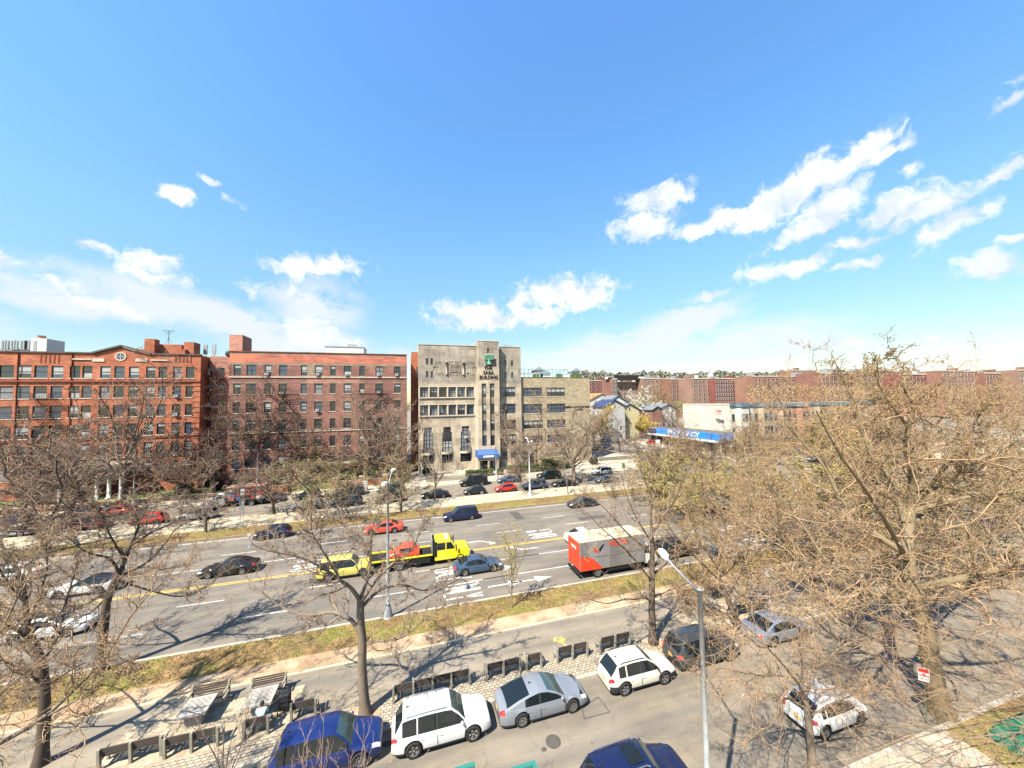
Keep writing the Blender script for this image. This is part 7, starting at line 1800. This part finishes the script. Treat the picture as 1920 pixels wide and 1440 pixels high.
up = [c+d*a+s*w_ for a, w_ in pr_]+[c+d*a-s*w_ for a, w_ in pr_[::-1]]; n = len(up)
b.poly([(p.x, p.y, p.z+.08) for p in up[::-1]]); b.poly([(p.x, p.y, p.z-.05) for p in up])
for k in range(n): A, B = up[k], up[(k+1) % n]; b.quad((A.x, A.y, A.z-.05), (B.x, B.y, B.z-.05), (B.x, B.y, B.z+.08), (A.x, A.y, A.z+.08))
b.build('lamp_head', mat('lamp_head_grey', (.55, .60, .64), .5), r, world=False)
# signs
def sign(label, u, w, h, sw, sh, m, txt=None, tm=None, face=-1, name='street_sign', pole2=False, tsize=.12, rz=0, pm=None, box=False):
    r = thing(name, label, 'sign', (u, w, .14), rz)
    b = MB(); b.tube([(0, 0, 0), (0, 0, h)], .03, 6, 0)
    if pole2: b.tube([(.35, 0, 0), (.35, 0, h)], .03, 6, 0)
    b.build('pole', pm or m_galv, r, world=False)
    b = MB(); x = .17 if pole2 else 0; b.box(x-sw/2, x+sw/2, -.05 if not box else -.12, -.035 if not box else .1, h-sh, h); b.build('panel', m, r, world=False)
    for (t, dz, sz, mm) in (txt or []):
        o = text_mesh(None, t, sz, (0, 0, 0), mm, 'lettering', .004, bold=.004); o.parent = r; o.location = (x, -.054, h-dz)
    return r
mw = m_whitep; mredt = mat('sign_red', (.60, .02, .02), .5)
u, w = 24.05, 11.6
r = sign('red and white no parking sign on a brown post by the great tree', u, w, 2.5, .40, .62, mw, [('NO', .26, .09, mredt), ('PARKING', .36, .08, mredt), ('8-9:30', .49, .10, mredt)], pm=m_sgreen, rz=-.8)
b = MB(); b.box(-.18, .18, -.0525, -.0505, 2.5-.2, 2.5-.02); b.build('red_band', mredt, r, world=False)
r.children[2].data.materials[0] = mw
sign('double post sign with a pale panel on the far mall before the crate truck', -21.1, 55.4, 3.6, .6, 1.5, m_metal, pole2=True)
sign('small sign post on the mall walk right of the navy minivan', 11.0, 55.0, 1.9, .3, .4, m_metal)
sign('white signal box on a thin post at the path edge, behind the leaning tree', *G(1444, 1135), 2.6, .45, .55, mw, box=True)
p = G(1537, 1010); sign('yellow warning sign at the junction among the budding trees', 58, 40.2, 3.0, 1.0, 1.0, mat('sign_yellow', (.80, .50, .02), .5), name='warning_sign')
sign('white banner sign hung on the corner pole before the pharmacy', 60.5, 76, 5.6, 1.3, 2.4, mw, name='banner_sign')
sign('orange post sign at the junction plaza left of the maroon wagon', 55.5, 66, 3.2, .2, .9, mredt)
sign('small white sign post among the shrubs before the dark blue hatchback', *G(467, 1030), 1.6, .3, .3, mw)
# white cabinet by the far kerb
def cabinet(label, u, w, h, sx, sy, m, name='utility_cabinet', cat='cabinet'):
    r = thing(name, label, cat, (u, w, .14)); b = MB(); b.box(-sx/2, sx/2, -sy/2, sy/2, .06, h); o = b.build('housing', m, r, world=False); bv = o.modifiers.new('b', 'BEVEL'); bv.width = .03
    b = MB(); b.box(-sx/2-.04, sx/2+.04, -sy/2-.04, sy/2+.04, h+.001, h+.07); b.build('lid', m, r, world=False)
    b = MB(); b.box(-sx/2-.03, sx/2+.03, -sy/2-.03, sy/2+.03, 0, .059); b.build('plinth', m_cpost, r, world=False)
    return r
cabinet('white cabinet between the large dark wagon and the grey green one', -7.5, 70.6, 1.6, .8, .6, m_whitep)
cabinet('white box at the foot of the broad bare tree by the black off-roader', 36.5, 72.0, 1.5, .6, .5, m_whitep)
cabinet('small dark green bin on the corner plaza', 48, 72.4, 1.0, .5, .5, m_sgreen, 'litter_bin', 'bin')
# fire hydrant like stump and black cart by the table
r = thing('shopping_cart', 'black folding cart standing beside the chequered table', 'cart', (-6.15, 21.75, .14), .2)
b = MB()
for x in (-.26, .26):
    for y in (-.3, .3): b.tube([(x, y, .1), (x, y, 1.0)], .018, 5)
for z in (.15, .4, .65, .95):
    b.tube([(-.26, -.3, z), (.26, -.3, z)], .012, 4); b.tube([(-.26, .3, z), (.26, .3, z)], .012, 4); b.tube([(-.26, -.3, z), (-.26, .3, z)], .012, 4); b.tube([(.26, -.3, z), (.26, .3, z)], .012, 4)
b.tube([(-.26, .3, 1.0), (-.26, .48, 1.12), (.26, .48, 1.12), (.26, .3, 1.0)], .018, 5); b.build('frame', m_iron, r, world=False)
b = MB(); b.box(-.24, .24, -.28, .28, .18, .9); o = b.build('bag', m_clad, r, world=False); bv = o.modifiers.new('b', 'BEVEL'); bv.width = .07; bv.segments = 2
tm, rm = wheel_mesh(.1, .04, 'five')
for x in (-.28, .28):
    for y in (-.28, .28): link_mesh('wheel', tm, r, (x, y, .1), PI/2)
# green cover and green rails at the near sidewalk
p = G(1870, 1405); r = thing('green_cover', 'dark green crumpled cover lying over a mound in the planting bed at the bottom right', 'cover', (27.2, 9.6, .15))
rng = np.random.default_rng(8); nx, ny = 26, 14; v = []; fs = []
for j in range(ny):
    for i in range(nx):
        x = -1.7+3.4*i/(nx-1); y = -.8+1.6*j/(ny-1); e = max(0, 1-(x/1.7)**4)*max(0, 1-(y/.8)**4)
        v.append((x, y, .02+.55*e**.5+.05*math.sin(x*5+y*2)*e+.04*rng.normal()*e))
for j in range(ny-1):
    for i in range(nx-1): a = j*nx+i; fs.append((a, a+1, a+nx+1, a+nx))
me = np_mesh('cover', np.array(v), 4, [mat('cover_green', (.015, .13, .075), .55, .25, 2)], np.array(fs), smooth=True); link_mesh('cloth', me, r)
m_gr2 = mat('frame_green', (.03, .17, .14), .5)
def gframe(label, xa, xb, W, h, ret):
    r = thing('green_pipe_frame', label, 'frame', ((xa+xb)/2, W, .14), 0, 'green frames at the bottom edge')
    L = (xb-xa)/2
    b = MB(); b.box(-L, L, -.05, .05, h-.09, h); (ret and b.box(L-.1, L, -1.2, -.051, h-.09, h)); b.build('top_rail', m_gr2, r, world=False)
    for x in (-L+.05, L-.05): b = MB(); b.box(x-.045, x+.045, -.045, .045, 0, h-.091); b.build('leg', m_gr2, r, world=False)
A = V(965, 1441, 9.2); B = V(1004, 1428, 9.2); C = V(855, 1440, 9.2); D = V(890, 1431, 9.2)
gframe('right one of two green pipe frame corners at the bottom edge', A.x-.9, B.x, 9.2, B.z-.14, True)
gframe('left one of two green pipe frame corners at the bottom edge', C.x-.9, D.x, 9.2, D.z-.14, False)
# tree pit kerbs with earth around the near trees
for k, (x, y, s) in enumerate(((-2.1, 20.2, .7), (15.23, 20.1, .65), (20.9, 19.9, .6), (16.67, 10.9, .55))):
    b = MB(); z = .1485; b.quad((x-s, y-s, z), (x+s, y-s, z), (x+s, y+s, z), (x-s, y+s, z)); tag(b.build('tree_pit_earth', m_dirt), kind='structure')

# ---------------------------------------------------------------- people
m_skin = mat('skin', (.36, .19, .12), .6); m_hair = mat('hair_dark', (.012, .009, .007), .7); m_shirt = mat('shirt_pale_blue', (.42, .62, .70), .85); m_trou = mat('trousers_dark', (.03, .03, .04), .9); m_wht = mat('shirt_white', (.70, .70, .68), .85); m_shoe = mat('shoes_black', (.015, .014, .013), .6); m_coat = mat('coat_black', (.02, .02, .022), .85)
def person(label, loc, rz, pose, top, bottom, hair=m_hair, walk=0.):
    if pose == 'sit':
        J = dict(pel=(0, 0, .53), spi=(0, -.02, .78), chest=(0, .03, 1.02), neck=(0, .05, 1.17), head=(0, .08, 1.30), crown=(0, .08, 1.40))
        hipy, knee, ank, toe = .02, (.10, .46, .52), (.11, .48, .10), (.12, .62, .05)
        sh, elb, wr, hand = (.19, .03, 1.09), (.25, .12, .84), (.17, .34, .78), (.13, .42, .78)
        legs = {s: [(s*.1, hipy, .52), (s*knee[0], knee[1], knee[2]), (s*ank[0], ank[1], ank[2]), (s*toe[0], toe[1], toe[2])] for s in (-1, 1)}
        arms = {s: [(s*sh[0], sh[1], sh[2]), (s*elb[0], elb[1], elb[2]), (s*wr[0], wr[1], wr[2]), (s*hand[0], hand[1], hand[2])] for s in (-1, 1)}
    else:
        J = dict(pel=(0, 0, .95), spi=(0, 0, 1.18), chest=(0, .02, 1.38), neck=(0, .02, 1.50), head=(0, .05, 1.62), crown=(0, .05, 1.71))
        legs = {s: [(s*.09, 0, .92), (s*.10, s*walk*.22+.04, .50), (s*.10, s*walk*.38-.03, .09), (s*.11, s*walk*.38+.13, .04)] for s in (-1, 1)}
        arms = {s: [(s*.19, .02, 1.42), (s*.24, -s*walk*.10, 1.14), (s*.24, -s*walk*.24+.06, .90), (s*.24, -s*walk*.27+.09, .80)] for s in (-1, 1)}
    vs = [J[k] for k in ('pel', 'spi', 'chest', 'neck', 'head', 'crown')]; rad = [.15, .135, .15, .058, .095, .075]; ed = [(i, i+1) for i in range(5)]
    zone = [0, 1, 1, 2, 2, 2]
    for s in (-1, 1):
        i = len(vs); vs += legs[s]; rad += [.10, .066, .045, .038]; ed += [(0, i), (i, i+1), (i+1, i+2), (i+2, i+3)]; zone += [0, 0, 0, 3]
        i = len(vs); vs += arms[s]; rad += [.068, .048, .034, .03]; ed += [(2, i), (i, i+1), (i+1, i+2), (i+2, i+3)]; zone += [1, 1, 1, 2]
        h = Vector(arms[s][3]); w_ = Vector(arms[s][2]); d = (h-w_).normalized(); lat = Vector((1, 0, 0))
        hi = len(vs)-1
        for k, off in enumerate((-.028, -.010, .010, .026)):
            b1 = h+d*.045+lat*off; b2 = b1+d*(.036 if k != 3 else .027)+Vector((0, 0, -.012)); j = len(vs); vs += [tuple(b1), tuple(b2)]; rad += [.0095, .008]; ed += [(hi, j), (j, j+1)]; zone += [2, 2]
        th = h-d*.01+lat*(-s*.034); t2 = th+d*.035+lat*(-s*.012); j = len(vs); vs += [tuple(th), tuple(t2)]; rad += [.012, .010]; ed += [(hi, j), (j, j+1)]; zone += [2, 2]
    me = bpy.data.meshes.new('body'); me.from_pydata(vs, ed, []); o = bpy.data.objects.new('tmpb', me); COL.objects.link(o)
    sk = o.modifiers.new('s', 'SKIN'); 
    for i, r_ in enumerate(rad): me.skin_vertices[0].data[i].radius = (r_*(1.25 if i in (1, 2) else 1), r_)
    me.skin_vertices[0].data[0].use_root = True
    ss = o.modifiers.new('u', 'SUBSURF'); ss.levels = 2; ss.render_levels = 2
    dg = bpy.context.evaluated_depsgraph_get(); m2 = bpy.data.meshes.new_from_object(o.evaluated_get(dg)); bpy.data.objects.remove(o)
    m2.name = 'body'; m2.materials.clear()
    for q in (bottom, top, m_skin, m_shoe): m2.materials.append(q)
    V0 = [Vector(q) for q in vs]
    for p in m2.polygons:
        c = p.center; k = min(range(len(V0)), key=lambda i: (V0[i]-c).length-rad[i]); p.material_index = zone[k]; p.use_smooth = True
    root = thing('person', label, 'person', loc, rz); link_mesh('body', m2, root)
    hx, hy, hz = J['head']; b = MB(); b.ball((hx, hy-.012, hz+.035), (.098, .112, .105), 0, 14, 9)
    b.v = [v_ for v_ in b.v]; keep = [i for i, f in enumerate(b.f) if not (sum(b.v[q][1] for q in f)/4 > hy+.045 and sum(b.v[q][2] for q in f)/4 < hz+.07)]
    b.f = [b.f[i] for i in keep]; b.m = [0]*len(b.f); b.sm = [True]*len(b.f); link_mesh('hair', b.mesh('hair', hair), root)
    b = MB(); b.ball((hx, hy+.10, hz-.005), (.014, .022, .02), 0, 6, 4)
    for s in (-1, 1): b.ball((hx+s*.034, hy+.083, hz+.02), (.012, .008, .008), 1, 6, 4); b.ball((hx+s*.095, hy, hz), (.014, .024, .032), 0, 6, 4)
    b.box(hx-.025, hx+.025, hy+.082, hy+.092, hz-.048, hz-.042, 2); link_mesh('face', b.mesh('face', [m_skin, m_hair, mredt]), root)
    return root
person('person in pale blue top with dark hair sitting on a bench', (-6.85, WB_+.18, .10), 0, 'sit', m_shirt, m_trou)
person('person in white top and dark trousers behind the great tree', (*G(1617, 1108), .02), 1.2, 'walk', m_wht, m_trou, walk=.8)
person('person in dark clothes crossing the side street near the pharmacy', (*G(1290, 856), .02), -1.2, 'walk', m_coat, m_trou, walk=1.)
